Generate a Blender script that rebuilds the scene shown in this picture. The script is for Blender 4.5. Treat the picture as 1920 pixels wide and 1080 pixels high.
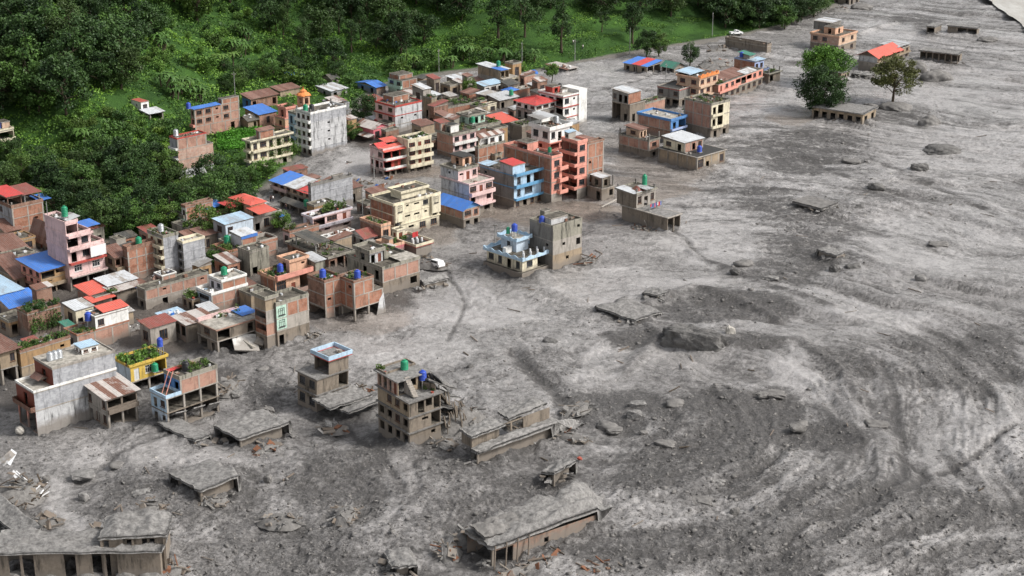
import bpy, bmesh, math, random
import numpy as np
from mathutils import Vector, Matrix

for o in list(bpy.data.objects):
    bpy.data.objects.remove(o)
scene = bpy.context.scene
COL = scene.collection
rnd = random.Random(7)
rng = np.random.default_rng(11)
R = math.radians

# ------------------------------------------------------------------ camera
FPX, PITCH, CAMZ = 3200.0, R(19.8), 113.0
cam_d = bpy.data.cameras.new('camera')
cam_d.sensor_width = 36.0
cam_d.lens = FPX / 1920 * 36
cam_d.clip_start = 1.0
cam_d.clip_end = 20000
cam = bpy.data.objects.new('camera', cam_d)
COL.objects.link(cam)
cam.location = (0, 0, CAMZ)
cam.rotation_euler = (R(90) - PITCH, 0, 0)
scene.camera = cam

# ------------------------------------------------------------------ sky, sun, exposure (overcast)
SUN_EL, SUN_AZ = R(44), R(78)          # veiled sun to the right of the view
world = bpy.data.worlds.new('World')
scene.world = world
world.use_nodes = True
wn, wl = world.node_tree.nodes, world.node_tree.links
wn.clear()
sky = wn.new('ShaderNodeTexSky')
sky.sky_type = 'NISHITA'
sky.sun_disc = False
sky.sun_elevation = SUN_EL
sky.sun_rotation = R(180) - SUN_AZ
sky.dust_density = 6.0
sky.air_density = 1.0
sky.altitude = 600
hs = wn.new('ShaderNodeHueSaturation')
hs.inputs['Saturation'].default_value = 0.22      # cloud deck: near neutral light
bg = wn.new('ShaderNodeBackground')
bg.inputs['Strength'].default_value = 0.125
wo = wn.new('ShaderNodeOutputWorld')
wl.new(sky.outputs[0], hs.inputs['Color'])
wl.new(hs.outputs[0], bg.inputs['Color'])
wl.new(bg.outputs[0], wo.inputs['Surface'])
sun_d = bpy.data.lights.new('sun', 'SUN')
sun_d.energy = 2.1
sun_d.angle = R(10)
sun_d.color = (1.0, 0.965, 0.91)
sun = bpy.data.objects.new('sun', sun_d)
COL.objects.link(sun)
sd = Vector((math.sin(SUN_AZ) * math.cos(SUN_EL), -math.cos(SUN_AZ) * math.cos(SUN_EL), math.sin(SUN_EL)))
sun.rotation_euler = sd.to_track_quat('Z', 'Y').to_euler()
vs = scene.view_settings
vs.view_transform = 'Standard'
vs.look = 'None'
vs.gamma = 1
vs.use_curve_mapping = False
vs.exposure = 0.62

# ------------------------------------------------------------------ survey: photo point -> place on the ground
SP, CP = math.sin(PITCH), math.cos(PITCH)
ZN = {'A': (0, 330, 4.5), 'B': (0, 530, 3.6), 'C': (270, 330, 4.5), 'D': (270, 500, 3.6), 'E': (480, 270, 5.143),
      'F': (640, 380, 4.908), 'G': (320, 110, 4.908), 'H': (640, 110, 4.911), 'I': (800, 100, 5.4), 'J': (780, 220, 5.143),
      'K': (880, 300, 4.5), 'L': (1120, 80, 4.319), 'M': (1460, 0, 4.154), 'N': (520, 620, 3.2), 'O': (0, 790, 3.429),
      'P': (560, 820, 3.0), 'Q': (0, 0, 2.842), 'R': (1080, 500, 4.571), 'S': (1280, 250, 2.919), 'T': (480, 0, 2.667),
      'U': (1180, 0, 4.174), 'V': (380, 560, 6.0), 'W': (560, 480, 6.4), '': (0, 0, 1)}

def px(z, x, y):
    a = ZN[z]
    return a[0] + x / a[2], a[1] + y / a[2]

def ray(x, y):
    u, v = (x - 960) / FPX, (y - 540) / FPX
    return u, CP - v * SP, -SP - v * CP

def at(x, y, z=0.0):
    d = ray(x, y)
    t = (z - CAMZ) / d[2]
    return Vector((d[0] * t, d[1] * t, z))

# foot of the hill (world polyline), hill side is to its left / behind
FOOT_PX = [(-420, 330), (-60, 380), (120, 448), (300, 458), (420, 425), (500, 350), (572, 284), (640, 262), (668, 238), (672, 190),
           (720, 158), (800, 140), (900, 128), (985, 138), (1060, 120), (1180, 98), (1300, 79), (1400, 62), (1480, 45),
           (1555, 14), (1620, -20), (1760, -90)]
FOOT = np.array([at(*p)[:2] for p in FOOT_PX])

def foot_d(x, y):
    x = np.asarray(x, float); y = np.asarray(y, float)
    best = np.full(x.shape, 1e9); sg = np.ones(x.shape)
    for a, b in zip(FOOT[:-1], FOOT[1:]):
        d = b - a; L2 = d @ d
        t = np.clip(((x - a[0]) * d[0] + (y - a[1]) * d[1]) / L2, 0, 1)
        ex, ey = x - a[0] - t * d[0], y - a[1] - t * d[1]
        dist = np.hypot(ex, ey)
        cr = d[0] * (y - a[1]) - d[1] * (x - a[0])
        m = dist < best - 1e-6
        best = np.where(m, dist, best); sg = np.where(m, np.sign(cr), sg)
    return best * sg

def hash2(ix, iy, seed):
    h = (ix.astype(np.int64) * 374761393 + iy.astype(np.int64) * 668265263 + seed * 1442695041) & 0x7fffffff
    h = ((h ^ (h >> 13)) * 1274126177) & 0x7fffffff
    h = ((h ^ (h >> 16)) * 374761393) & 0x7fffffff
    return ((h >> 7) & 0xffff) / 65535.0

def vnoise(x, y, seed=0):
    x = np.asarray(x, float); y = np.asarray(y, float)
    ix, iy = np.floor(x), np.floor(y)
    fx, fy = x - ix, y - iy
    fx = fx * fx * fx * (fx * (fx * 6 - 15) + 10); fy = fy * fy * fy * (fy * (fy * 6 - 15) + 10)
    a, b = hash2(ix, iy, seed), hash2(ix + 1, iy, seed)
    c, d = hash2(ix, iy + 1, seed), hash2(ix + 1, iy + 1, seed)
    return (a * (1 - fx) + b * fx) * (1 - fy) + (c * (1 - fx) + d * fx) * fy

def fbm(x, y, seed=0, octv=4, gain=.5):
    s = 0; a = 1; t = 0
    for k in range(octv):
        s = s + a * vnoise(x * 2 ** k + 13.7 * k, y * 2 ** k - 7.1 * k, seed + k); t += a; a *= gain
    return s / t

def hill_h(x, y):
    x = np.asarray(x, float); y = np.asarray(y, float)
    d = foot_d(x, y)
    k = np.clip((x + 25) / 60, 0, 1)                       # 0 left: steep wooded slope, 1 right: terraced fields
    dp = np.maximum(d, 0)
    flat = np.clip(34 - 10 * k, 0, 99)
    steep = .07 * np.minimum(dp, flat) + .40 * np.maximum(dp - flat, 0)
    terr = .17 * dp
    st = 2.3
    q = terr / st
    fr = q - np.floor(q)
    terr = st * (np.floor(q) + np.clip((fr - .72) / .28, 0, 1)) + .02 * dp
    h = steep * (1 - k) + terr * k
    h = h + np.clip(dp / 25, 0, 1) * (fbm(x / 14, y / 14, 5, 3) - .5) * (3.2 - 2.7 * k)
    return np.where(d > 0, h, np.maximum(d * .5, -4))

def ground(x, y):
    """point of the terrain seen at a photo pixel"""
    d = ray(x, y)
    tt = np.linspace(150, 1200, 301)
    X, Y, Zr = d[0] * tt, d[1] * tt, CAMZ + d[2] * tt
    hh = np.maximum(hill_h(X, Y), 0)
    k = int(np.argmax(Zr <= hh)) if (Zr <= hh).any() else 300
    t0, t1 = tt[max(k - 1, 0)], tt[k]
    tt = np.linspace(t0, t1, 48)
    k = int(np.argmax(CAMZ + d[2] * tt <= np.maximum(hill_h(d[0] * tt, d[1] * tt), 0)))
    t1 = tt[k] if k else t1
    return Vector((d[0] * t1, d[1] * t1, max(float(hill_h(d[0] * t1, d[1] * t1)), 0)))

def gz(x, y):
    return max(float(hill_h(x, y)), 0.0)

# ------------------------------------------------------------------ materials
MATS = {}
STAIN = (0.20, 0.175, 0.15)

class NT:
    def __init__(s, name):
        m = bpy.data.materials.new(name); m.use_nodes = True
        s.m = m; s.n = m.node_tree.nodes; s.l = m.node_tree.links
        s.b = s.n['Principled BSDF']
        s.pos = None
    def P(s):
        if not s.pos: s.pos = s.n.new('ShaderNodeNewGeometry').outputs['Position']
        return s.pos
    def val(s, sock, v):
        if isinstance(v, (int, float)): sock.default_value = v
        elif isinstance(v, tuple): sock.default_value = (*v, 1) if len(v) == 3 and len(sock.default_value) == 4 else v
        else: s.l.new(v, sock)
    def noise(s, scale, detail=4, rough=.6, stretch=None, vec=None):
        n = s.n.new('ShaderNodeTexNoise')
        n.inputs['Scale'].default_value = scale; n.inputs['Detail'].default_value = detail; n.inputs['Roughness'].default_value = rough
        v = vec or s.P()
        if stretch:
            mp = s.n.new('ShaderNodeVectorMath'); mp.operation = 'MULTIPLY'
            s.l.new(v, mp.inputs[0]); mp.inputs[1].default_value = stretch; v = mp.outputs[0]
        s.l.new(v, n.inputs['Vector'])
        return n.outputs['Fac']
    def ramp(s, f, a, b, lo=0.0, hi=1.0):
        r = s.n.new('ShaderNodeMapRange'); r.clamp = True
        s.val(r.inputs[0], f)
        r.inputs[1].default_value = a; r.inputs[2].default_value = b; r.inputs[3].default_value = lo; r.inputs[4].default_value = hi
        return r.outputs[0]
    def mix(s, f, a, b, mode='MIX'):
        x = s.n.new('ShaderNodeMix'); x.data_type = 'RGBA'; x.blend_type = mode
        s.val(x.inputs[0], f); s.val(x.inputs[6], a); s.val(x.inputs[7], b)
        return x.outputs[2]
    def math(s, op, a, b=0.0):
        x = s.n.new('ShaderNodeMath'); x.operation = op
        s.val(x.inputs[0], a); s.val(x.inputs[1], b)
        return x.outputs[0]
    def attr(s, name):
        a = s.n.new('ShaderNodeAttribute'); a.attribute_name = name
        return a.outputs['Fac']
    def orand(s):
        return s.n.new('ShaderNodeObjectInfo').outputs['Random']
    def bump(s, h, strength=.3, dist=.05):
        b = s.n.new('ShaderNodeBump'); b.inputs['Strength'].default_value = strength if isinstance(strength, (int, float)) else 1; b.inputs['Distance'].default_value = dist
        if hasattr(strength, 'is_linked'): s.l.new(strength, b.inputs['Strength'])
        s.l.new(h, b.inputs['Height']); s.l.new(b.outputs[0], s.b.inputs['Normal'])
    def done(s, col, rough=.8, spec=.3):
        s.val(s.b.inputs['Base Color'], col); s.val(s.b.inputs['Roughness'], rough)
        s.b.inputs['Specular IOR Level'].default_value = spec
        return s.m

def wall_mat(key, rgb, grime=.5, gcol=(.07, .065, .055), var=.34, mud=True, rough=.85, patch=None):
    """painted / rendered / brick wall: blotches, rain streaks, flood mud at the foot"""
    t = NT(key)
    c = rgb
    big = t.ramp(t.noise(.35, 4), .41, .6)
    c = t.mix(t.math('MULTIPLY', big, var), c, tuple(v * .55 for v in rgb))
    fine = t.ramp(t.noise(2.2, 5, .7), .42, .6)
    c = t.mix(t.math('MULTIPLY', fine, var * .9), c, tuple(min(1, v * 1.22) for v in rgb))
    if patch:
        c = t.mix(t.ramp(t.noise(1.1, 5, .7, (1, 1, 2.2)), .4, .68, 0, .75), c, patch)
    st = t.ramp(t.noise(1.3, 5, .7, (1, 1, .16)), .5, .68)
    c = t.mix(t.math('MULTIPLY', st, min(1, grime * 1.45)), c, gcol)
    c = t.mix(t.ramp(t.noise(.8, 6, .75), .54, .66, 0, .5), c, tuple(v * .42 + .02 for v in rgb))
    if mud:
        sx = t.n.new('ShaderNodeSeparateXYZ'); t.l.new(t.P(), sx.inputs[0])
        z = t.math('ADD', sx.outputs[2], t.math('MULTIPLY', t.math('SUBTRACT', t.noise(.5, 4), .5), 2.6))
        c = t.mix(t.ramp(z, 1.75, .75, 0, .8), c, STAIN)
    t.bump(t.noise(6, 4), .25, .04)
    MATS[key] = t.done(c, rough, .25)
    return t

def brick_mat(key, rgb, rgb2, grime=.3):
    t = NT(key)
    sx = t.n.new('ShaderNodeSeparateXYZ'); t.l.new(t.P(), sx.inputs[0])
    cb = t.n.new('ShaderNodeCombineXYZ')
    t.l.new(t.math('ADD', sx.outputs[0], sx.outputs[1]), cb.inputs[0]); t.l.new(sx.outputs[2], cb.inputs[1])
    br = t.n.new('ShaderNodeTexBrick')
    t.l.new(cb.outputs[0], br.inputs['Vector'])
    br.inputs['Scale'].default_value = 1.0
    br.inputs['Brick Width'].default_value = .3; br.inputs['Row Height'].default_value = .1; br.inputs['Mortar Size'].default_value = .012
    br.inputs['Color1'].default_value = (*rgb, 1); br.inputs['Color2'].default_value = (*rgb2, 1); br.inputs['Mortar'].default_value = (.3, .26, .22, 1)
    c = br.outputs['Color']
    c = t.mix(t.ramp(t.noise(.5, 5, .65), .46, .62, 0, .55), c, tuple(v * .5 for v in rgb))
    c = t.mix(t.ramp(t.noise(1.1, 5, .7), .5, .62, 0, .5), c, (.36, .24, .18))
    c = t.mix(t.ramp(t.noise(1.5, 4, .65, (1, 1, .15)), .52, .68, 0, grime + .15), c, (.07, .055, .045))
    z = t.math('ADD', sx.outputs[2], t.math('MULTIPLY', t.math('SUBTRACT', t.noise(.5, 4), .5), 2.6))
    c = t.mix(t.ramp(z, 1.75, .75, 0, .8), c, STAIN)
    t.bump(br.outputs['Fac'], .3, -.02)
    MATS[key] = t.done(c, .9, .2)

brick_mat('brick', (.34, .125, .07), (.40, .17, .10))
brick_mat('brickd', (.21, .10, .065), (.27, .13, .085), .5)
brick_mat('brickp', (.40, .20, .145), (.46, .245, .18), .2)
for k, c, g in [('conc', (.34, .31, .275), .45), ('grey', (.36, .365, .38), .6), ('greyd', (.21, .20, .185), .6), ('pink', (.66, .47, .45), .3),
                ('salmon', (.66, .30, .235), .22), ('peach', (.62, .38, .26), .35), ('cream', (.66, .60, .45), .35), ('white', (.74, .73, .70), .28),
                ('mint', (.42, .58, .48), .35), ('blue', (.10, .24, .50), .25), ('sky', (.42, .56, .68), .25), ('band', (.13, .32, .52), .2),
                ('yellow', (.60, .42, .09), .35), ('ochre', (.36, .23, .12), .45), ('tan', (.32, .25, .175), .5), ('lilac', (.62, .58, .62), .3),
                ('redp', (.42, .075, .06), .35), ('rose', (.62, .17, .20), .3), ('sandy', (.56, .40, .29), .35), ('paleblue', (.50, .58, .66), .35),
                ('periwinkle', (.36, .44, .66), .25), ('orange', (.68, .24, .08), .2)]:
    wall_mat(k, c, g)
wall_mat('mudwall', (.225, .188, .150), .65, (.045, .04, .033), .5)
wall_mat('mudbrick', (.235, .195, .16), .5, (.05, .045, .038), .5, patch=(.36, .165, .10))
wall_mat('mosswall', (.27, .255, .21), .95, (.03, .03, .024), .5)
wall_mat('weather', (.40, .405, .42), .55, (.09, .09, .095), .35, patch=(.20, .205, .22))
wall_mat('bleached', (.52, .52, .52), .75, (.06, .06, .06), .3, patch=(.36, .36, .37))
wall_mat('peeling', (.44, .33, .27), .35, patch=(.36, .16, .11))

def simple(key, rgb, rough=.6, var=.25, spec=.3, scale=1.5, dark=.5, metal=0, randv=0.0):
    t = NT(key)
    c = t.mix(t.math('MULTIPLY', t.ramp(t.noise(scale, 6, .72), .40, .62), var), rgb, tuple(v * dark for v in rgb))
    if randv:
        c = t.mix(t.math('MULTIPLY', t.orand(), randv), c, tuple(v * .45 for v in rgb))
    t.b.inputs['Metallic'].default_value = metal
    MATS[key] = t.done(c, rough, spec)
    return t

def sheet_mat(key, rgb, rust=0.0, rustc=(.17, .075, .045), randv=.25):
    t = NT(key)
    c = t.mix(t.math('MULTIPLY', t.orand(), randv), rgb, tuple(v * .55 for v in rgb))
    c = t.mix(t.ramp(t.noise(.8, 4, .6), .4, .75, 0, .35), c, tuple(v * .6 for v in rgb))
    if rust:
        r2 = t.math('ADD', t.noise(.9, 5, .7), t.math('MULTIPLY', t.math('SUBTRACT', t.orand(), .5), .5))
        c = t.mix(t.ramp(r2, .62 - .3 * rust, .8 - .3 * rust), c, rustc)
    c = t.mix(t.ramp(t.noise(1.7, 6, .75), .45, .75, 0, .5), c, (.20, .185, .165))
    MATS[key] = t.done(c, .55, .35)

sheet_mat('s_blue', (.06, .20, .60), 0, randv=.45)
sheet_mat('s_red', (.55, .06, .055), 0)
sheet_mat('s_orange', (.64, .12, .085), 0)
sheet_mat('s_white', (.58, .60, .62), .25, (.3, .27, .24))
sheet_mat('s_palebl', (.40, .55, .68), .1, (.3, .35, .4))
sheet_mat('s_rust', (.24, .13, .10), .75, (.15, .07, .05), .5)
sheet_mat('s_mixrust', (.50, .46, .43), .55, (.17, .08, .055), .3)
sheet_mat('s_maroon', (.26, .075, .06), .2, randv=.3)
sheet_mat('s_green', (.05, .21, .15), .1, (.07, .12, .1))
sheet_mat('s_dark', (.06, .06, .055), .3, (.1, .09, .075))
sheet_mat('s_silver', (.47, .48, .49), .3, (.22, .21, .20))
simple('flatroof', (.15, .135, .112), .85, 1, .2, .8, .22)
simple('blackroof', (.05, .048, .045), .7, .5, .3)
simple('paleroof', (.44, .41, .36), .85, .9, .2, 1.0, .35)
simple('redtile', (.40, .10, .07), .7, .5)
simple('wood', (.14, .075, .045), .6, .4)
simple('woodred', (.20, .055, .035), .6, .4)
simple('timber', (.19, .155, .125), .8, .5)
simple('fr_white', (.6, .6, .58), .5, .2)
simple('fr_dark', (.05, .05, .05), .5, .2)
simple('fr_blue', (.06, .12, .35), .5, .2)
simple('tank_green', (.015, .25, .125), .4, .2, .5)
simple('tank_blue', (.03, .075, .42), .4, .2, .5)
simple('tank_black', (.02, .02, .022), .4, .2, .5)
simple('tank_steel', (.6, .62, .64), .3, .2, .5, metal=.7)
simple('metalpole', (.28, .28, .27), .5, .3, .5)
simple('carpaint', (.78, .78, .78), .25, .08, .5)
simple('rubber', (.02, .02, .02), .8, .2)
simple('tarp_blue', (.05, .17, .52), .55, .3)
simple('cloth_red', (.5, .05, .05), .8); simple('cloth_white', (.7, .7, .7), .8); simple('cloth_blue', (.12, .22, .45), .8)
simple('cloth_dark', (.05, .05, .07), .8); simple('skin', (.28, .15, .095), .6, .1); simple('hair', (.01, .009, .008), .6, .1)
t = simple('mudtop', (.27, .26, .248), .75, 1, .3, 1.6, .45); t.bump(t.noise(2.5, 6, .75), .8, .2)
t = simple('mudcake', (.205, .195, .184), .8, .8, .25, 1.2, .5); t.bump(t.noise(3, 5, .75), .7, .15)
t = simple('rock', (.18, .173, .165), .8, .9, .25, .9, .4); t.bump(t.noise(2.2, 6, .75, (1, 1, 3)), .9, .3)
simple('brightrock', (.5, .47, .42), .8, .4)
simple('bark', (.085, .065, .045), .9, .5)
simple('rust', (.20, .09, .05), .8, .5)
simple('soil', (.16, .10, .07), .9, .5)
t = NT('glass'); t.b.inputs['IOR'].default_value = 1.5
MATS['glass'] = t.done(t.mix(t.ramp(t.noise(.9, 2), .35, .7), (.012, .014, .017), (.05, .055, .065)), .12, .5)

def leaf_mat(key, a, b, randv=.5):
    t = NT(key)
    c = t.mix(t.attr('v'), a, b)
    o_ = t.orand()
    c = t.mix(t.math('MULTIPLY', t.ramp(o_, .0, .5), randv), c, tuple(v * .5 for v in a))
    c = t.mix(t.math('MULTIPLY', t.ramp(o_, .62, 1), randv * .9), c, (b[0] * 1.5, b[1] * 1.12, b[2] * .9))
    c = t.mix(t.ramp(t.noise(.12, 2), .42, .58, 0, .35), c, tuple(v * 1.25 for v in b))
    t.b.inputs['Transmission Weight'].default_value = 0
    MATS[key] = t.done(c, .55, .25)
leaf_mat('leaf_dark', (.010, .028, .009), (.050, .100, .024))
leaf_mat('leaf_mid', (.018, .052, .012), (.085, .165, .030))
leaf_mat('leaf_light', (.045, .105, .018), (.13, .24, .04))
leaf_mat('leaf_olive', (.032, .050, .015), (.10, .125, .038))
leaf_mat('leaf_banana', (.030, .080, .018), (.085, .165, .035))
leaf_mat('leaf_under', (.014, .045, .009), (.13, .245, .03), 0)
leaf_mat('leaf_rice', (.035, .12, .010), (.08, .24, .022), 0)
leaf_mat('leaf_bright', (.030, .085, .014), (.12, .24, .034), 0)
leaf_mat('leaf_pot', (.022, .06, .014), (.10, .16, .035), .3)

# ------------------------------------------------------------------ mesh helpers
class MB:
    def __init__(s): s.v = []; s.f = []
    def quad(s, *p):
        k = len(s.v); s.v += [tuple(q) for q in p]; s.f.append(tuple(range(k, k + len(p)))); return s
    def box(s, x0, x1, y0, y1, z0, z1):
        k = len(s.v)
        s.v += [(x0, y0, z0), (x1, y0, z0), (x1, y1, z0), (x0, y1, z0), (x0, y0, z1), (x1, y0, z1), (x1, y1, z1), (x0, y1, z1)]
        s.f += [tuple(k + i for i in q) for q in ((0, 3, 2, 1), (4, 5, 6, 7), (0, 1, 5, 4), (1, 2, 6, 5), (2, 3, 7, 6), (3, 0, 4, 7))]
        return s
    def bar(s, a, b, w, h=None):
        a, b = Vector(a), Vector(b); d = (b - a).normalized(); h = h or w
        up = Vector((0, 0, 1)) if abs(d.z) < .95 else Vector((1, 0, 0))
        r = d.cross(up).normalized() * w / 2; u = r.cross(d).normalized() * h / 2
        k = len(s.v)
        for p in (a, b): s.v += [tuple(p - r - u), tuple(p + r - u), tuple(p + r + u), tuple(p - r + u)]
        s.f += [tuple(k + i for i in q) for q in ((3, 2, 1, 0), (4, 5, 6, 7), (0, 1, 5, 4), (1, 2, 6, 5), (2, 3, 7, 6), (3, 0, 4, 7))]
        return s
    def lathe(s, prof, n=12, c=(0, 0)):
        k = len(s.v)
        for r, z in prof:
            for i in range(n):
                a = 2 * math.pi * i / n; s.v.append((c[0] + r * math.cos(a), c[1] + r * math.sin(a), z))
        for j in range(len(prof) - 1):
            for i in range(n):
                i2 = (i + 1) % n
                s.f.append((k + j * n + i, k + j * n + i2, k + (j + 1) * n + i2, k + (j + 1) * n + i))
        return s
    def mesh(s, name, mat, smooth=False):
        m = bpy.data.meshes.new(name); m.from_pydata(s.v, [], s.f)
        m.materials.append(MATS[mat])
        if smooth: m.polygons.foreach_set('use_smooth', [True] * len(m.polygons))
        m.update(); return m
    def build(s, name, mat, parent=None, smooth=False):
        o = bpy.data.objects.new(name, s.mesh(name, mat, smooth)); COL.objects.link(o)
        if parent: o.parent = parent
        return o

def np_mesh(name, verts, faces, mat, attrs=None, smooth=False):
    m = bpy.data.meshes.new(name)
    verts = np.asarray(verts, np.float32); faces = np.asarray(faces, np.int32)
    n, k = faces.shape
    m.vertices.add(len(verts)); m.vertices.foreach_set('co', verts.ravel())
    m.loops.add(n * k); m.loops.foreach_set('vertex_index', faces.ravel())
    m.polygons.add(n); m.polygons.foreach_set('loop_start', np.arange(n, dtype=np.int32) * k)
    m.polygons.foreach_set('loop_total', np.full(n, k, np.int32))
    if smooth: m.polygons.foreach_set('use_smooth', np.ones(n, bool))
    m.update(calc_edges=True); m.validate()
    for an, av in (attrs or {}).items():
        a = m.attributes.new(an, 'FLOAT', 'POINT'); a.data.foreach_set('value', np.asarray(av, np.float32))
    m.materials.append(MATS[mat])
    return m

def link(name, mesh, parent=None, loc=None):
    o = bpy.data.objects.new(name, mesh); COL.objects.link(o)
    if parent: o.parent = parent
    if loc is not None: o.location = loc
    return o

def tag(o, label=None, cat=None, group=None, kind=None):
    if label: o['label'] = label
    if cat: o['category'] = cat
    if group: o['group'] = group
    if kind: o['kind'] = kind
    return o

def empty(name, loc, rz=0.0):
    e = bpy.data.objects.new(name, None); COL.objects.link(e)
    e.location = loc; e.rotation_euler = (0, 0, rz); e.empty_display_size = .5
    return e

def leaves(pts, size, r, v=None, up=.35):
    """little leaf quads at pts, mostly facing up/outward; returns verts, faces, v"""
    n = len(pts); pts = np.asarray(pts)
    nrm = r.normal(size=(n, 3)); nrm[:, 2] = np.abs(nrm[:, 2]) + up
    nrm /= np.linalg.norm(nrm, axis=1)[:, None]
    a = np.cross(nrm, r.normal(size=(n, 3))); a /= np.linalg.norm(a, axis=1)[:, None] + 1e-9
    b = np.cross(nrm, a)
    s = (np.asarray(size) * r.uniform(.6, 1.3, n))[:, None]
    V = np.stack([pts - a * s * .5, pts + b * s * .32 - nrm * s * .08, pts + a * s * .6 - nrm * s * .12, pts - b * s * .32 - nrm * s * .08], 1).reshape(-1, 3)
    Fq = np.arange(n * 4).reshape(n, 4)
    vv = np.repeat(r.uniform(0, 1, n) if v is None else np.clip(v + r.normal(0, .16, n), 0, 1), 4)
    return V, Fq, vv
# ------------------------------------------------------------------ mud plain
def ell(X, Y, lst):
    out = np.zeros(X.shape)
    pert = .7 * (fbm(X / 7, Y / 7, 17, 5, .62) - .5) + .4 * (streak - .5)
    for (cx, cy, rx, ry, a) in lst:
        c = at(cx, cy); e1 = at(cx + rx, cy); e2 = at(cx, cy - ry)
        ax, ay = abs(e1.x - c.x), abs(e2.y - c.y)
        sh = (e2.x - c.x) / max(ay, .1)
        dx, dy = X - c.x, Y - c.y
        q = np.hypot((dx - sh * dy) / ax, dy / ay)
        out = np.maximum(out, a * np.clip((1.12 - q - pert) * 3.2, 0, 1))
    return out

def pline(X, Y, pts):
    best = np.full(X.shape, 1e9)
    P = [at(*p) for p in pts]
    for a, b in zip(P[:-1], P[1:]):
        dx, dy = b.x - a.x, b.y - a.y
        tt = np.clip(((X - a.x) * dx + (Y - a.y) * dy) / (dx * dx + dy * dy), 0, 1)
        best = np.minimum(best, np.hypot(X - a.x - tt * dx, Y - a.y - tt * dy))
    return best

DARK = [(1490, 288, 170, 36, 1.1), (1430, 232, 90, 12, .9), (1620, 300, 60, 22, .7), (1420, 372, 80, 26, .9), (1510, 425, 150, 40, .75), (1470, 490, 120, 40, .8), (1350, 800, 170, 60, 1),
        (1240, 880, 190, 60, .9), (1350, 575, 110, 40, .9), (1520, 830, 100, 30, 1), (1770, 690, 130, 55, .8), (1680, 960, 220, 50, .8), (1330, 1020, 220, 50, .8),
        (650, 900, 120, 70, .7), (900, 940, 150, 50, .7), (1720, 42, 60, 18, .9), (330, 930, 160, 60, .6), (1170, 650, 50, 26, 1), (1870, 640, 60, 40, .7),
        (1130, 780, 110, 40, .7), (560, 1010, 200, 50, .7), (1560, 700, 60, 40, .6), (1400, 660, 60, 20, .7), (1780, 1040, 160, 30, .7), (1700, 215, 60, 20, .6),
        (1000, 690, 60, 40, .6), (480, 720, 50, 40, .7), (1800, 110, 80, 20, .5), (1650, 170, 90, 20, .5), (800, 870, 90, 40, .5)]
PALE = [(850, 560, 190, 50, 1), (740, 655, 150, 36, .8), (1330, 440, 130, 50, 1), (1780, 280, 190, 55, .9), (1800, 450, 160, 70, .8), (1670, 780, 60, 120, .35),
        (710, 905, 32, 60, 1), (125, 930, 24, 60, .9), (1440, 215, 100, 36, 1), (1600, 610, 150, 40, .7), (1750, 160, 160, 40, .9), (1120, 140, 110, 24, .8),
        (1860, 810, 80, 50, .35), (1180, 520, 120, 40, .9), (1100, 700, 100, 40, .6), (660, 320, 60, 36, .9), (1480, 150, 60, 30, .8), (1390, 290, 60, 30, 1),
        (1650, 60, 60, 20, .9), (1560, 960, 120, 30, .25), (300, 850, 160, 34, .5), (1480, 720, 60, 40, .6), (1250, 690, 90, 24, .6)]
LANE_SHADE = [(250, 600, 160, 40, 1), (120, 560, 120, 40, .8), (380, 545, 130, 40, 1), (560, 520, 120, 50, 1), (470, 450, 120, 40, .9), (640, 440, 120, 40, .8), (700, 520, 60, 50, .8), (800, 240, 140, 40, .8), (900, 200, 120, 30, .8), (930, 260, 80, 40, .8), (60, 720, 80, 30, .6), (330, 690, 120, 20, .6)]  # brown lane ground, painted dark so gaps between houses read as shadow
POOL = [(1010, 405, 160, 24, 1), (880, 410, 60, 22, .8), (1150, 350, 110, 28, .7), (760, 325, 90, 16, .8), (1210, 305, 110, 26, .6), (650, 590, 90, 36, .5),
        (840, 440, 60, 22, .6), (1150, 270, 60, 26, .5), (1500, 225, 60, 14, .7)]
CHAN = [([(1640, 690), (1682, 760), (1708, 830), (1690, 895), (1600, 950), (1500, 990), (1470, 1040)], .9, .45), ([(1690, 850), (1738, 885), (1700, 915), (1620, 948)], .7, .35),
        ([(950, 660), (985, 700), (1025, 745), (1060, 780)], 1.5, .8), ([(1210, 566), (1290, 536), (1370, 556), (1450, 600)], 1.2, -.9), ([(1240, 430), (1310, 482), (1370, 505)], .6, .3),
        ([(1350, 262), (1480, 285), (1600, 330), (1720, 370)], 1.0, .35), ([(1280, 470), (1390, 512), (1480, 545), (1560, 575)], .9, -.5), ([(1640, 300), (1760, 350), (1900, 420)], 1.1, .4),
        ([(1370, 655), (1500, 650), (1560, 700), (1620, 760)], 1.2, -.6), ([(1770, 880), (1840, 860), (1920, 800)], .7, .35), ([(640, 790), (700, 850), (740, 920)], .6, .2),
        ([(830, 640), (870, 560), (850, 500)], .5, .25), ([(1170, 700), (1230, 640), (1200, 600)], 1.3, -.7), ([(1100, 170), (1190, 150), (1270, 120)], .7, .35),
        ([(1150, 190), (1130, 165), (1220, 145)], .6, .3), ([(1680, 45), (1600, 62), (1580, 80)], .9, -.8), ([(1540, 770), (1620, 830), (1560, 845)], 1.4, -.7),
        ([(1340, 345), (1420, 350), (1500, 362)], .8, -.35), ([(150, 890), (230, 840), (330, 810)], .6, .25), ([(1430, 240), (1600, 275), (1700, 290)], .7, .3)]

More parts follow.
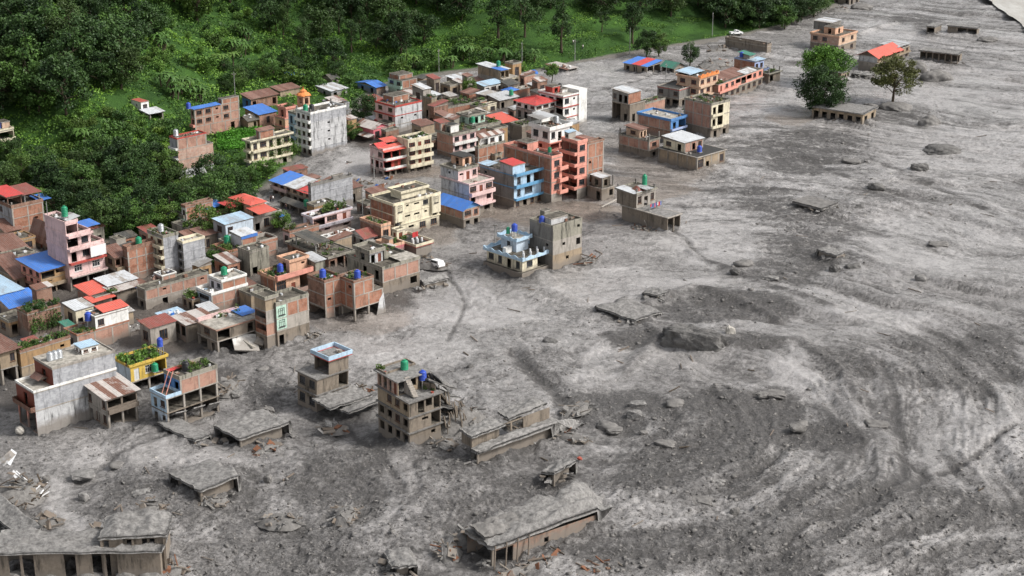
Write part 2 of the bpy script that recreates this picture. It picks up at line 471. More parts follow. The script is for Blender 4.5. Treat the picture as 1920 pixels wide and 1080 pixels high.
NY, NX = 900, 780
ty = np.linspace(0, 1, NY); tx = np.linspace(-1, 1, NX)
gy = 160 * (760 / 160) ** ty
Yg, Xg = np.meshgrid(gy, tx, indexing='ij')
Xg = Xg * (.40 * Yg + 12)
wx = Xg + 9 * (fbm(Xg / 40, Yg / 40, 21, 3) - .5) * 2
wy = Yg + 9 * (fbm(Xg / 40, Yg / 40, 31, 3) - .5) * 2
cc = at(1120, 800)
rr = np.hypot(wx - cc.x, wy - cc.y); th = np.arctan2(wy - cc.y, wx - cc.x)
streak = fbm(rr / 3.2, th * np.minimum(rr, 120) / 22 + rr * .004, 41, 6, .6)            # flow lines round the bend
streak2 = fbm(rr / 1.1, th * np.minimum(rr, 120) / 9, 43, 3, .6)
blob = fbm(wx / 13, wy / 13, 51, 4)
fine = fbm(Xg / 1.3, Yg / 1.3, 61, 4, .62)
grit = fbm(Xg / .55, Yg / .55, 66, 2, .6)
dk, pl, po, la = ell(wx, wy, DARK), ell(wx, wy, PALE), ell(wx, wy, POOL), ell(wx, wy, LANE_SHADE)
right = np.clip((Xg - .02 * Yg + 5) / 40, 0, 1)
fl = right * .75 + .25
tone = .57 + .9 * (streak - .5) * fl + .5 * (blob - .5) + .32 * pl - .46 * dk + .30 * (streak2 - .5) * fl + .18 * (fine - .5)
tone = tone + .10 * np.clip((Yg - 330) / 150, 0, 1) - .9 * la + .75 * (streak - .5) * right * np.clip((Yg - 310) / 90, 0, 1)  # lighter far off; lane shadow painted into the tone
pool = np.clip(np.maximum(po * 1.5, la * .9) - .3 + .5 * (blob - .5), 0, 1)
rough_amt = np.clip(.28 + .9 * dk - .55 * pl + .9 * (blob - .5) - .5 * po + .25 * np.clip((280 - Yg) / 60, 0, 1), .05, 1.2)
ridge = 1 - np.abs(fbm(Xg / 2.4, Yg / 2.4, 63, 5, .62) - .5) * 2
Zg = 1.1 * (blob - .5) + .55 * (streak - .5) * fl + rough_amt * (.62 * (ridge - .8) + .34 * (fine - .5) + .12 * (grit - .5)) + .16 * (streak2 - .5) * fl + .05 * (grit - .5) + .13 * (fine - .5)
Zg = Zg * (1 - .85 * np.clip(po * 1.2, 0, 1)) * (.55 + .45 * np.clip((330 - Yg) / 80, 0, 1)) - .25
lob = fbm(wx / 17, wy / 17, 111, 5, .55); lob2 = fbm(rr / 9, th * np.minimum(rr, 120) / 34, 117, 5, .55)
quiet = np.clip(1.15 - 1.1 * np.maximum(po, la) - .45 * pl, 0, 1)
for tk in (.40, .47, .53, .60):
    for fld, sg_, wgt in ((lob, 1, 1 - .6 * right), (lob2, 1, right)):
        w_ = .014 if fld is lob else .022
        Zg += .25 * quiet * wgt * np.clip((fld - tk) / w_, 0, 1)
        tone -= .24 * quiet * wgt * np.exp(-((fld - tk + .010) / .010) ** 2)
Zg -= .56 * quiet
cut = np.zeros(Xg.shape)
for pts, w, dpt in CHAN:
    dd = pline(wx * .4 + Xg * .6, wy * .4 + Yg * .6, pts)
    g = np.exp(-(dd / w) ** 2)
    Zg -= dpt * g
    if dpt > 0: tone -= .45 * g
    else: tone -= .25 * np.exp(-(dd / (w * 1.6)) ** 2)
dfoot = foot_d(Xg, Yg)
Zg -= np.clip(dfoot + 1, 0, 3) * .8                     # dips below the hill sheet
tone = np.clip(tone, 0, 1)
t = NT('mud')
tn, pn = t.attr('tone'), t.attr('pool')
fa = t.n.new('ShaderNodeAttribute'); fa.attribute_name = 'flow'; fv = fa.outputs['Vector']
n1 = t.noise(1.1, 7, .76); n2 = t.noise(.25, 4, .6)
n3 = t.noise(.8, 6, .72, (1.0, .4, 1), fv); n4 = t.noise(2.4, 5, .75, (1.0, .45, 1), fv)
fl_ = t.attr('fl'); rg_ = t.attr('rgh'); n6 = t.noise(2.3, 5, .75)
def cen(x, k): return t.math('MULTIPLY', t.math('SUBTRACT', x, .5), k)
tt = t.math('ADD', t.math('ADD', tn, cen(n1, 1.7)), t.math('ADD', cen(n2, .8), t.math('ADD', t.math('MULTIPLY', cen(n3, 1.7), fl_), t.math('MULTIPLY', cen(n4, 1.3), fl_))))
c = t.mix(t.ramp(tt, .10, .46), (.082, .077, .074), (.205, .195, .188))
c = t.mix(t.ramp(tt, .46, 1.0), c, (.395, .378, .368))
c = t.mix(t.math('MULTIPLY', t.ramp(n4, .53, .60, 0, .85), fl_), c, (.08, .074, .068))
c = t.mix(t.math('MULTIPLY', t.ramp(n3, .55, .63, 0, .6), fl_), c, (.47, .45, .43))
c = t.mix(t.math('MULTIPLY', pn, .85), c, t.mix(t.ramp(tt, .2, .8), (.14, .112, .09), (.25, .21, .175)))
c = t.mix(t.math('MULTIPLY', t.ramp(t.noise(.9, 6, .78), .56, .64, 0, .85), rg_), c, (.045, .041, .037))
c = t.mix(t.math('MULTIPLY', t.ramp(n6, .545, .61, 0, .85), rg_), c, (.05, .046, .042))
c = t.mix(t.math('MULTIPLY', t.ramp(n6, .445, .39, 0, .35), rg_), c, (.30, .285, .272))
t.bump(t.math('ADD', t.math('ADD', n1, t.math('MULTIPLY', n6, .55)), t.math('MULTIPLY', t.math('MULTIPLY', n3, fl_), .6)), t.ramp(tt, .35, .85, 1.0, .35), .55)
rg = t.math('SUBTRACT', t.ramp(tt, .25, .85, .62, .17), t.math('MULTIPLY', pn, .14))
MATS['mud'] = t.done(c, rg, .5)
idx = np.arange(NY * NX).reshape(NY, NX)
fc = np.stack([idx[:-1, :-1], idx[:-1, 1:], idx[1:, 1:], idx[1:, :-1]], -1).reshape(-1, 4)
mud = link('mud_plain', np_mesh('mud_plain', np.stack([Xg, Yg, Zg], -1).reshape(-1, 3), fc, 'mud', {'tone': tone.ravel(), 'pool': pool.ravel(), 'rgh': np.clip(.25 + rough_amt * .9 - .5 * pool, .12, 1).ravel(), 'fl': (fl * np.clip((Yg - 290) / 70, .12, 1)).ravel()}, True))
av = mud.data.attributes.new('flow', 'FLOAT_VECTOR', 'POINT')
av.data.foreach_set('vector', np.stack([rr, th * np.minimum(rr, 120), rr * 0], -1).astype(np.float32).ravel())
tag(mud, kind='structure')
def mudz(x, y):
    j = np.clip(np.interp(y, gy, np.arange(NY)), 0, NY - 1); i = (x / (.40 * y + 12) + 1) / 2 * (NX - 1)
    return float(Zg[int(round(j)), int(np.clip(round(i), 0, NX - 1))])
# outer ground out to the horizon
ob = MB()
ob.quad((-6000, -3000, -2.2), (6000, -3000, -2.2), (6000, 9000, -2.2), (-6000, 9000, -2.2))
simple('farground', (.16, .15, .14), .8, .6, .3, .05)
tag(ob.build('ground', 'farground'), kind='structure')

# river beyond the mud, top right
t = NT('water')
wc = t.mix(t.ramp(t.noise(.22, 6, .7, (1, .35, 1)), .35, .7), (.36, .335, .295), (.56, .545, .51))
t.bump(t.noise(.5, 6, .7, (1, .4, 1)), .7, .5)
MATS['water'] = t.done(wc, .3, .5)
ra, rb = at(1835, -8), at(1945, 78)
e = np.array([rb.x - ra.x, rb.y - ra.y]); e /= np.hypot(*e)
nrm = np.array([-e[1], e[0]])
us = np.linspace(-120, 420, 180); ws = np.linspace(0, 300, 100)
U, Wv = np.meshgrid(us, ws, indexing='ij')
edge = 4 * (fbm(U / 9, U * 0, 71, 3) - .5)
RX = ra.x - e[0] * U + nrm[0] * (Wv + edge) ; RY = ra.y - e[1] * U + nrm[1] * (Wv + edge)
if nrm[0] < 0:
    RX = ra.x - e[0] * U - nrm[0] * (Wv + edge); RY = ra.y - e[1] * U - nrm[1] * (Wv + edge)
RZ = .9 + .5 * (fbm(RX / 7, RY / 16, 75, 4) - .5)
ii = np.arange(RX.size).reshape(RX.shape)
rf = np.stack([ii[:-1, :-1], ii[:-1, 1:], ii[1:, 1:], ii[1:, :-1]], -1).reshape(-1, 4)
tag(link('river', np_mesh('river', np.stack([RX, RY, RZ], -1).reshape(-1, 3), rf, 'water', None, True)), kind='structure')

# ------------------------------------------------------------------ hillside
hx = np.arange(-330, 330, 1.6); hy = np.arange(270, 900, 1.6)
HX, HY = np.meshgrid(hx, hy, indexing='ij')
HD = foot_d(HX, HY)
HH = hill_h(HX, HY) + np.where(HD > 0, .35 * (fbm(HX / 2.2, HY / 2.2, 81, 3) - .5), 0)
keep = (HD[:-1, :-1] > -3) & (HD[1:, 1:] > -3)
ii = np.arange(HX.size).reshape(HX.shape)
hf = np.stack([ii[:-1, :-1], ii[1:, :-1], ii[1:, 1:], ii[:-1, 1:]], -1)[keep]
t = NT('hill')
g1 = t.ramp(t.noise(.12, 4, .6), .35, .65); g2 = t.ramp(t.noise(1.1, 6, .7), .3, .7)
c = t.mix(g1, (.024, .058, .014), (.055, .125, .022))
c = t.mix(t.math('MULTIPLY', g2, .6), c, (.025, .055, .014))
c = t.mix(t.ramp(t.noise(.3, 5, .7), .66, .78, 0, .7), c, (.10, .085, .055))
kk = t.attr('dfoot')
c = t.mix(t.ramp(kk, 2.2, .3), c, (.15, .14, .125))
t.bump(t.noise(1.5, 6, .7), .8, .5)
MATS['hill'] = t.done(c, .9, .15)
hill = link('hillside', np_mesh('hillside', np.stack([HX, HY, HH], -1).reshape(-1, 3), hf, 'hill', {'dfoot': HD.ravel()}, True))
tag(hill, kind='structure')
# ------------------------------------------------------------------ building kit
FOOTPRINTS = []
WCACHE = {}

def solve_len(N, dirx, diry, xt):
    k = (xt - 960) / FPX
    zc = N.y * CP + (CAMZ - N.z) * SP
    den = dirx - k * diry * CP
    return (k * zc - N.x) / den if abs(den) > 1e-6 else 5.0

def solve_h(N, yt):
    k = (yt - 540) / FPX
    zc = N.y * CP + (CAMZ - N.z) * SP
    yc = (CAMZ - N.z) * CP - N.y * SP
    return (yc - k * zc) / (CP - k * SP)

def window_meshes(w, h, kind, frame):
    key = (round(w, 1), round(h, 1), kind, frame)
    if key in WCACHE: return WCACHE[key]
    w, h = key[0], key[1]
    f = MB(); b = .07
    f.box(-w / 2, w / 2, .06, .14, 0, b).box(-w / 2, w / 2, .06, .14, h - b, h)
    f.box(-w / 2, -w / 2 + b, .06, .14, b, h - b).box(w / 2 - b, w / 2, .06, .14, b, h - b)
    n = 1 if w < 1.2 else (2 if w < 2 else 3)
    for i in range(1, n + 1):
        x = -w / 2 + w * i / (n + 1); f.box(x - .03, x + .03, .07, .13, b, h - b)
    if kind == 'c': f.box(-w / 2 + b, w / 2 - b, .075, .125, h * .62, h * .62 + .06)
    if kind != 'd': f.box(-w / 2 - .1, w / 2 + .1, -.10, .05, -.09, -.01)
    p = MB()
    if kind == 'd': p.box(-w / 2 + b, w / 2 - b, .09, .12, b, h - b)
    else: p.quad((-w / 2, .12, 0), (w / 2, .12, 0), (w / 2, .12, h), (-w / 2, .12, h))
    WCACHE[key] = (f.mesh('window', frame), p.mesh('pane', 'glass' if kind != 'd' else ('woodred' if frame == 'wood' else frame)))
    return WCACHE[key]

class House:
    def __init__(s, name, label, zone, N, L, Rr, top, n=2, al=44, cat='house', z0=None, onhill=False, sink=2.0, D=None):
        nx, ny = px(zone, *N)
        P = ground(nx, ny) if onhill else at(nx, ny, z0 or 0.0)
        a = R(al); s.al = a
        s.u = (math.cos(a), math.sin(a)); s.vv = (-math.sin(a), math.cos(a))
        s.W = max(1.0, solve_len(P, *s.u, px(zone, Rr, 0)[0]))
        s.D = max(1.0, solve_len(P, *s.vv, px(zone, L, 0)[0]))
        s.W = min(s.W, 60); s.D = D or min(s.D, 40)
        s.H = max(1.0, solve_h(P, px(zone, 0, top)[1]))
        s.P = P; s.unit = s.H / n; s.z = 0.0; s.first = True; s.sink = sink
        s.e = empty(name, P, a)
        tag(s.e, label, cat)
        s.win = 'wood'; s.ext = (0, s.W, 0, s.D)
        FOOTPRINTS.append((P.x, P.y, a, s.W, s.D))
    def w(s, x, y, z):                       # local -> world
        return Vector((s.P.x + s.u[0] * x + s.vv[0] * y, s.P.y + s.u[1] * x + s.vv[1] * y, s.P.z + z))
    # one wall with openings. side 'R' (y=y0, faces -y) or 'L' (x=x0, faces -x)
    def wall(s, side, a0, a1, c, z0, z1, spec, frame=None):
        mat, _, pat = spec.partition('|')
        L, h = a1 - a0, z1 - z0
        pat = pat or '.'
        n = len(pat); bay = L / n; ops = []
        for i, ch in enumerate(pat):
            m = a0 + bay * (i + .5)
            if ch in 'wcov': ww = min(1.7, bay * .58); ops.append((m - ww / 2, m + ww / 2, z0 + h * .3, z0 + h * .82, ch))
            elif ch == 'W': ww = min(3.2, bay * .8); ops.append((m - ww / 2, m + ww / 2, z0 + h * .28, z0 + h * .84, 'c'))
            elif ch == 't': ww = min(1.1, bay * .5); ops.append((m - ww / 2, m + ww / 2, z0 + h * .2, z0 + h * .82, 'w'))
            elif ch == 's': ww = min(.8, bay * .4); ops.append((m - ww / 2, m + ww / 2, z0 + h * .55, z0 + h * .78, 'o'))
            elif ch == 'e': ww = min(1.5, bay * .6); ops.append((m - ww / 2, m + ww / 2, z0 + h * .55, z0 + h * .75, 'o'))
            elif ch == 'd': ww = min(1.0, bay * .5); ops.append((m - ww / 2, m + ww / 2, z0 + .02, z0 + min(2.2, h * .8), 'd'))
            elif ch == 'x': ww = min(1.2, bay * .6); ops.append((m - ww / 2, m + ww / 2, z0 + .02, z0 + min(2.2, h * .8), 'o'))
            elif ch == 'O': ops.append((a0 + bay * i + .16, a0 + bay * (i + 1) - .16, z0 + .02, z1 - .28, 'o'))
            elif ch == 'p': ops.append((a0 + bay * i + .16, a0 + bay * (i + 1) - .16, z0 + h * .34, z1 - .28, 'o'))
        xs = sorted({a0, a1, *[o[0] for o in ops], *[o[1] for o in ops]}); zs = sorted({z0, z1, *[o[2] for o in ops], *[o[3] for o in ops]})
        def pt(a, d, z): return (a, c + d, z) if side == 'R' else (c + d, a, z)
        mb = MB()
        for i in range(len(xs) - 1):
            for j in range(len(zs) - 1):
                xm, zm = (xs[i] + xs[i + 1]) / 2, (zs[j] + zs[j + 1]) / 2
                if any(o[0] < xm < o[1] and o[2] < zm < o[3] for o in ops): continue
                mb.quad(pt(xs[i], 0, zs[j]), pt(xs[i + 1], 0, zs[j]), pt(xs[i + 1], 0, zs[j + 1]), pt(xs[i], 0, zs[j + 1]))
        for o in ops:
            for p, q in (((o[0], o[2]), (o[1], o[2])), ((o[1], o[2]), (o[1], o[3])), ((o[1], o[3]), (o[0], o[3])), ((o[0], o[3]), (o[0], o[2]))):
                mb.quad(pt(p[0], 0, p[1]), pt(q[0], 0, q[1]), pt(q[0], .22, q[1]), pt(p[0], .22, p[1]))
        mb.build('wall', mat, s.e)
        for o in ops:
            if o[4] in 'wcd':
                fm, pm = window_meshes(o[1] - o[0], o[3] - o[2], o[4], s.win)
                w = link('door' if o[4] == 'd' else 'window', fm, s.e)
                w.location = pt((o[0] + o[1]) / 2, 0, o[2])
                if side == 'L': w.rotation_euler = (0, 0, -math.pi / 2)
                link('pane' if o[4] != 'd' else 'leaf_panel', pm, w)
        if frame is None: frame = mat.startswith('brick') and mat != 'brickd'
        if frame:
            nb = max(1, round(L / 3.2)) if n == 1 else n
            for i in range(nb + 1):
                m = a0 + L * i / nb; q = .14
                cb = MB()
                x0_, x1_ = (m - q, m + q) if 0 < i < nb else ((m - .035, m + 2 * q) if i == 0 else (m - 2 * q, m + .033))
                if side == 'R': cb.box(x0_, x1_, c - .035, c + .12, z0, z1 - .005)
                else: cb.box(c - .033, c + .12, x0_ + (.16 if i == 0 else 0), x1_ + (.16 if i == 0 else 0), z0, z1 - .005)
                cb.build('column', 'conc', s.e)
    def st(s, hh=1.0, Rw='conc|.', Lw=None, e=(0, 1, 0, 1), par=None, edge='conc', ov=.07, bal=(), back=None, win=None, topmat='flatroof', frame=None, th=.18, keep=False):
        if win: s.win = win
        Lw = Lw or Rw
        x0, x1, y0, y1 = e[0] * s.W, e[1] * s.W, e[2] * s.D, e[3] * s.D
        z0 = s.z - (s.sink if s.first else 0); zw = s.z; z1 = s.z + hh * s.unit
        if s.first:
            MB().box(x0 + .01, x1 - .01, y0 + .01, y1 - .01, z0, zw - .3).build('plinth', Rw.split('|')[0] if Rw.split('|')[0] != 'none' else 'mudwall', s.e)
            zw -= .3
        if not Rw.startswith('none'): s.wall('R', x0, x1, y0, zw, z1 - th, Rw, frame)
        if not Lw.startswith('none'): s.wall('L', y0, y1, x0, zw, z1 - th, Lw, frame)
        bm_ = (back or Rw.split('|')[0])
        if bm_ != 'none':
            b = MB(); b.quad((x1, y0, zw), (x1, y1, zw), (x1, y1, z1 - th), (x1, y0, z1 - th)); b.quad((x1, y1, zw), (x0, y1, zw), (x0, y1, z1 - th), (x1, y1, z1 - th))
            b.build('rear_wall', bm_, s.e)
        if Rw.startswith('none') or Lw.startswith('none'):        # open storey on columns
            nx_, ny_ = max(2, round((x1 - x0) / 3.5) + 1), max(2, round((y1 - y0) / 4) + 1)
            for i in range(nx_):
                for j in range(ny_):
                    if i and j and (i < nx_ - 1): continue
                    cx, cy = x0 + .2 + (x1 - x0 - .4) * i / (nx_ - 1), y0 + .2 + (y1 - y0 - .4) * j / (ny_ - 1)
                    MB().box(cx - .17, cx + .17, cy - .17, cy + .17, zw - 1, z1 - th).build('column', 'conc', s.e)
        MB().box(x0 - ov, x1 + ov, y0 - ov, y1 + ov, z1 - th, z1).build('floor_slab', edge, s.e)
        MB().quad((x0, y0, z1 + .006), (x1, y0, z1 + .006), (x1, y1, z1 + .006), (x0, y1, z1 + .006)).build('roof_deck', topmat, s.e)
        for bl in bal: s.balcony(*bl, z=s.z if not s.first else z1, h=hh * s.unit, x0=x0, x1=x1, y0=y0, y1=y1)
        if par: s.parapet(par[0], par[1], (x0, x1, y0, y1), z1, ov)
        s.ext = (x0, x1, y0, y1); s.z = z1; s.first = False
        if par and (x1 - x0) * (y1 - y0) > 14: s.clutter(3)
        return s
    def balcony(s, side, f0, f1, dep, mat, ph=.95, slabmat=None, z=0, h=3, x0=0, x1=1, y0=0, y1=1):
        sm = slabmat or mat
        if side == 'R': a0, a1 = x0 + (x1 - x0) * f0, x0 + (x1 - x0) * f1
        else: a0, a1 = y0 + (y1 - y0) * f0, y0 + (y1 - y0) * f1
        def bx(mb, p0, p1, d0, d1, za, zb):
            return mb.box(p0, p1, y0 - d1, y0 - d0, za, zb) if side == 'R' else mb.box(x0 - d1, x0 - d0, p0, p1, za, zb)
        b = bx(MB(), a0, a1, .0, dep, z - .20, z + .015).build('balcony', sm, s.e)
        m = MB(); bx(m, a0, a1, dep - .12, dep + .02, z + .015, z + ph); bx(m, a0 - .02, a0 + .1, 0.01, dep - .12, z + .015, z + ph - .02); bx(m, a1 - .1, a1 + .02, 0.01, dep - .12, z + .015, z + ph - .02)
        m.build('railing', mat, b)
    def parapet(s, mat, h, ext, z, ov=.07):
        x0, x1, y0, y1 = ext; t = .16; o = ov + .02
        m = MB(); m.box(x0 - o, x1 + o, y0 - o, y0 - o + t, z, z + h); m.box(x0 - o, x1 + o, y1 + o - t, y1 + o, z, z + h)
        m.box(x0 - o, x0 - o + t, y0 - o + t, y1 + o - t, z, z + h - .01); m.box(x1 + o - t, x1 + o, y0 - o + t, y1 + o - t, z, z + h - .01)
        return m.build('parapet', mat, s.e)
    def sheets(s, parent, A, B, C, D_, mat, sw=1.1):
        """corrugated sheets over the quad A-B (eave) .. D_-C (ridge); C above B, D_ above A"""
        A, B, C, D_ = map(Vector, (A, B, C, D_))
        L = (B - A).length; n = max(2, int(L / sw)); nr = (B - A).cross(D_ - A).normalized()
        if nr.z < 0: nr = -nr
        for i in range(n):
            f0, f1 = i / n, (i + 1.06) / n
            if i == n - 1: f1 = 1
            k = 6; mb = MB(); off = nr * (.012 * (i % 2) + rnd.uniform(0, .01))
            lo = rnd.uniform(-.05, .08)
            rows = [[], []]
            for j in range(k + 1):
                f = f0 + (f1 - f0) * j / k; z = off + nr * (.045 if j % 2 else 0)
                p, q = A.lerp(B, f), D_.lerp(C, f)
                rows[0].append(p + (p - q).normalized() * lo + z); rows[1].append(q + z)
            for j in range(k): mb.quad(rows[0][j], rows[0][j + 1], rows[1][j + 1], rows[1][j])
            mb.build('roof_sheet', mat, parent)
    def roof(s, kind, mat, rise=1.0, low='R', e=None, ov=.45, z=None, gable='', mats=None, posts=0):
        x0, x1, y0, y1 = s.ext if e is None else (e[0] * s.W, e[1] * s.W, e[2] * s.D, e[3] * s.D)
        z = s.z if z is None else z
        X0, X1, Y0, Y1 = x0 - ov, x1 + ov, y0 - ov, y1 + ov
        r = MB()
        zb = z + .06
        if kind == 'mono':
            zz = {'R': (zb, zb, zb + rise, zb + rise), 'L': (zb, zb + rise, zb + rise, zb), 'B': (zb + rise, zb + rise, zb, zb)}[low]
            p = [(x0, y0, zz[0] - .08), (x1, y0, zz[1] - .08), (x1, y1, zz[2] - .08), (x0, y1, zz[3] - .08)]
            for i in range(4):
                a, b = p[i], p[(i + 1) % 4]; r.quad((a[0], a[1], z), (b[0], b[1], z), b, a)
            rf = r.build('roof', gable or 'timber', s.e)
            q = [Vector((X0, Y0, zz[0])), Vector((X1, Y0, zz[1])), Vector((X1, Y1, zz[2])), Vector((X0, Y1, zz[3]))]
            if low in 'RB': s.sheets(rf, q[0], q[1], q[2], q[3], mat)
            else: s.sheets(rf, q[3], q[0], q[1], q[2], mat)
        elif kind in ('gx', 'gy'):                       # gable, ridge along x or y
            if kind == 'gx':
                ym = (y0 + y1) / 2
                for xx in (x0, x1): r.quad((xx, y0, z), (xx, y1, z), (xx, ym, zb + rise - .08))
                rf = r.build('roof', gable or 'timber', s.e)
                k = ov * rise / ((y1 - y0) / 2)
                s.sheets(rf, (X0, Y0, zb - k), (X1, Y0, zb - k), (X1, ym, zb + rise), (X0, ym, zb + rise), mat)
                s.sheets(rf, (X1, Y1, zb - k), (X0, Y1, zb - k), (X0, ym, zb + rise + .01), (X1, ym, zb + rise + .01), (mats or mat))
            else:
                xm = (x0 + x1) / 2
                for yy in (y0, y1): r.quad((x0, yy, z), (x1, yy, z), (xm, yy, zb + rise - .08))
                rf = r.build('roof', gable or 'timber', s.e)
                k = ov * rise / ((x1 - x0) / 2)
                s.sheets(rf, (X0, Y1, zb - k), (X0, Y0, zb - k), (xm, Y0, zb + rise), (xm, Y1, zb + rise), mat)
                s.sheets(rf, (X1, Y0, zb - k), (X1, Y1, zb - k), (xm, Y1, zb + rise + .01), (xm, Y0, zb + rise + .01), (mats or mat))
        elif kind == 'hip':
            w, d = X1 - X0, Y1 - Y0
            if w > d: m = d / 2; ra, rb = (X0 + m, (Y0 + Y1) / 2, zb + rise), (X1 - m, (Y0 + Y1) / 2, zb + rise)
            else: m = w / 2; ra, rb = ((X0 + X1) / 2, Y0 + m, zb + rise), ((X0 + X1) / 2, Y1 - m, zb + rise)
            r.box(x0, x1, y0, y1, z, zb - .02); rf = r.build('roof', 'timber', s.e)
            c = [(X0, Y0, zb), (X1, Y0, zb), (X1, Y1, zb), (X0, Y1, zb)]
            if w > d:
                s.sheets(rf, c[0], c[1], rb, ra, mat); s.sheets(rf, c[2], c[3], ra, rb, mat); s.sheets(rf, c[1], c[2], rb, rb, mat); s.sheets(rf, c[3], c[0], ra, ra, mat)
            else:
                s.sheets(rf, c[3], c[0], ra, rb, mat); s.sheets(rf, c[1], c[2], rb, ra, mat); s.sheets(rf, c[0], c[1], ra, ra, mat); s.sheets(rf, c[2], c[3], rb, rb, mat)
        if posts:
            for (cx, cy) in ((x0 + .15, y0 + .15), (x1 - .15, y0 + .15), (x1 - .15, y1 - .15), (x0 + .15, y1 - .15)):
                MB().box(cx - .09, cx + .09, cy - .09, cy + .09, z - posts, z + .05).build('post', 'metalpole', s.e)
        return s
    def hut(s, e, h, Rw, Lw=None, par=None, roof=None, z=None, ov=.1, topmat='flatroof', edge=None):
        """stair head or rooftop room standing on the roof (part of the house)"""
        zs, fs, un, ex, en = s.z, s.first, s.unit, s.ext, s.e
        s.z = zs if z is None else z; s.first = False; s.unit = h
        s.st(1, Rw, Lw, e, par, edge or 'conc', ov, topmat=topmat)
        if roof: s.roof(*roof[0], **roof[1])
        s.z, s.first, s.unit, s.ext = zs, fs, un, ex
        return s
    def clutter(s, n=6, z=None, e=None, mats=('conc', 'timber', 'cloth_white', 'brickd', 's_white')):
        x0, x1, y0, y1 = s.ext if e is None else (e[0] * s.W, e[1] * s.W, e[2] * s.D, e[3] * s.D)
        z = s.z if z is None else z
        for i in range(n):
            a, b, c = rnd.uniform(.2, .8), rnd.uniform(.2, .6), rnd.uniform(.12, .6)
            if x1 - x0 < 1.6 or y1 - y0 < 1.6: return s
            x, y = rnd.uniform(x0 + .6, x1 - .6), rnd.uniform(y0 + .6, y1 - .6)
            MB().box(x - a / 2, x + a / 2, y - b / 2, y + b / 2, z + .01, z + c).build('roof_clutter', rnd.choice(mats), s.e).rotation_euler = (0, 0, 0)
        return s
    def rods(s, n=4, z=None, h=.9):
        z = s.z if z is None else z
        x0, x1, y0, y1 = s.ext
        for i in range(n):
            x = x0 + .2 if i % 2 == 0 else x1 - .2; y = y0 + .2 + (y1 - y0 - .4) * (i // 2) / max(1, (n // 2 - 1) or 1)
            m = MB(); m.box(x - .15, x + .15, y - .15, y + .15, z, z + h)
            m.build('column_stub', 'greyd', s.e)
        return s

TANKS = {}
def tank(h, fx, fy, mat, label, z=None, r=.62, ht=1.5, stand=.9):
    """water tank standing on a roof of house h"""
    key = (mat, r, ht, stand)
    if key not in TANKS:
        b = MB(); prof = [(.01, stand), (r, stand)]
        nn = 5
        for i in range(nn):
            za = stand + ht * .82 * i / nn; zb_ = stand + ht * .82 * (i + 1) / nn
            prof += [(r, za + .02), (r, zb_ - .07), (r * .95, zb_ - .05), (r * .95, zb_ - .01)]
        prof += [(r, stand + ht * .82), (r * .8, stand + ht * .93), (r * .42, stand + ht * .98)]
        b.lathe(prof, 14)
        l = MB().lathe([(r * .42, stand + ht * .96), (r * .42, stand + ht * 1.05), (.01, stand + ht * 1.07)], 12)
        sdm = MB()
        if stand > .2:
            for sx in (-1, 1):
                for sy in (-1, 1): sdm.box(sx * r * .7 - .05, sx * r * .7 + .05, sy * r * .7 - .05, sy * r * .7 + .05, 0, stand - .06)
            sdm.box(-r * .85, r * .85, -r * .85, r * .85, stand - .06, stand)
        else: sdm.box(-r * .9, r * .9, -r * .9, r * .9, 0, stand)
        TANKS[key] = (b.mesh('tank_body', mat, True), l.mesh('lid', mat), sdm.mesh('stand', 'metalpole'))
    z = h.z if z is None else z
    e = empty('water_tank', h.w(fx * h.W, fy * h.D, z + .01), h.al)
    tag(e, label, 'water tank')
    for nme, m in zip(('tank_body', 'lid', 'stand'), TANKS[key]): link(nme, m, e)
    return e

def plants(h, e, n, label, z=None, hgt=.9, size=.33, mat='leaf_pot', name='rooftop_garden', cat='plants', clump=10, beds=True):
    """bed of pot plants and creepers on a roof of house h, extents in fractions"""
    z = h.z if z is None else z
    x0, x1, y0, y1 = e[0] * h.W, e[1] * h.W, e[2] * h.D, e[3] * h.D
    r = np.random.default_rng(abs(hash(label)) % 9999 if False else len(label) * 37 + int(h.P.x * 10) % 977)
    pts, vv = [], []
    for k in range(clump):
        cx, cy = r.uniform(x0, x1), r.uniform(y0, y1); hh = hgt * r.uniform(.45, 1.25); rr_ = r.uniform(.35, .85); cv = r.uniform(.1, .9)
        m = max(8, n // clump)
        p = r.normal(size=(m, 3)); p /= np.linalg.norm(p, axis=1)[:, None]; p *= r.uniform(.5, 1, (m, 1))
        p[:, 0] = cx + p[:, 0] * rr_; p[:, 1] = cy + p[:, 1] * rr_; p[:, 2] = hh * .55 + p[:, 2] * hh * .5
        pts.append(p); vv.append(np.full(m, cv))
    V, Fq, v = leaves(np.concatenate(pts), size, r, np.concatenate(vv))
    root = empty(name, h.w(0, 0, z + .01), h.al)
    tag(root, label, cat)
    link('foliage', np_mesh('foliage', V, Fq, mat, {'v': v}), root)
    if beds:
        for k in range(max(2, clump // 3)):
            x, y = r.uniform(x0, x1), r.uniform(y0, y1)
            MB().lathe([(.01, 0), (.18, 0), (.25, .35), (.21, .35), (.2, .3), (.01, .3)], 8, (x, y)).build('pot', rnd.choice(('redtile', 'soil', 'tank_black')), root)
    return root

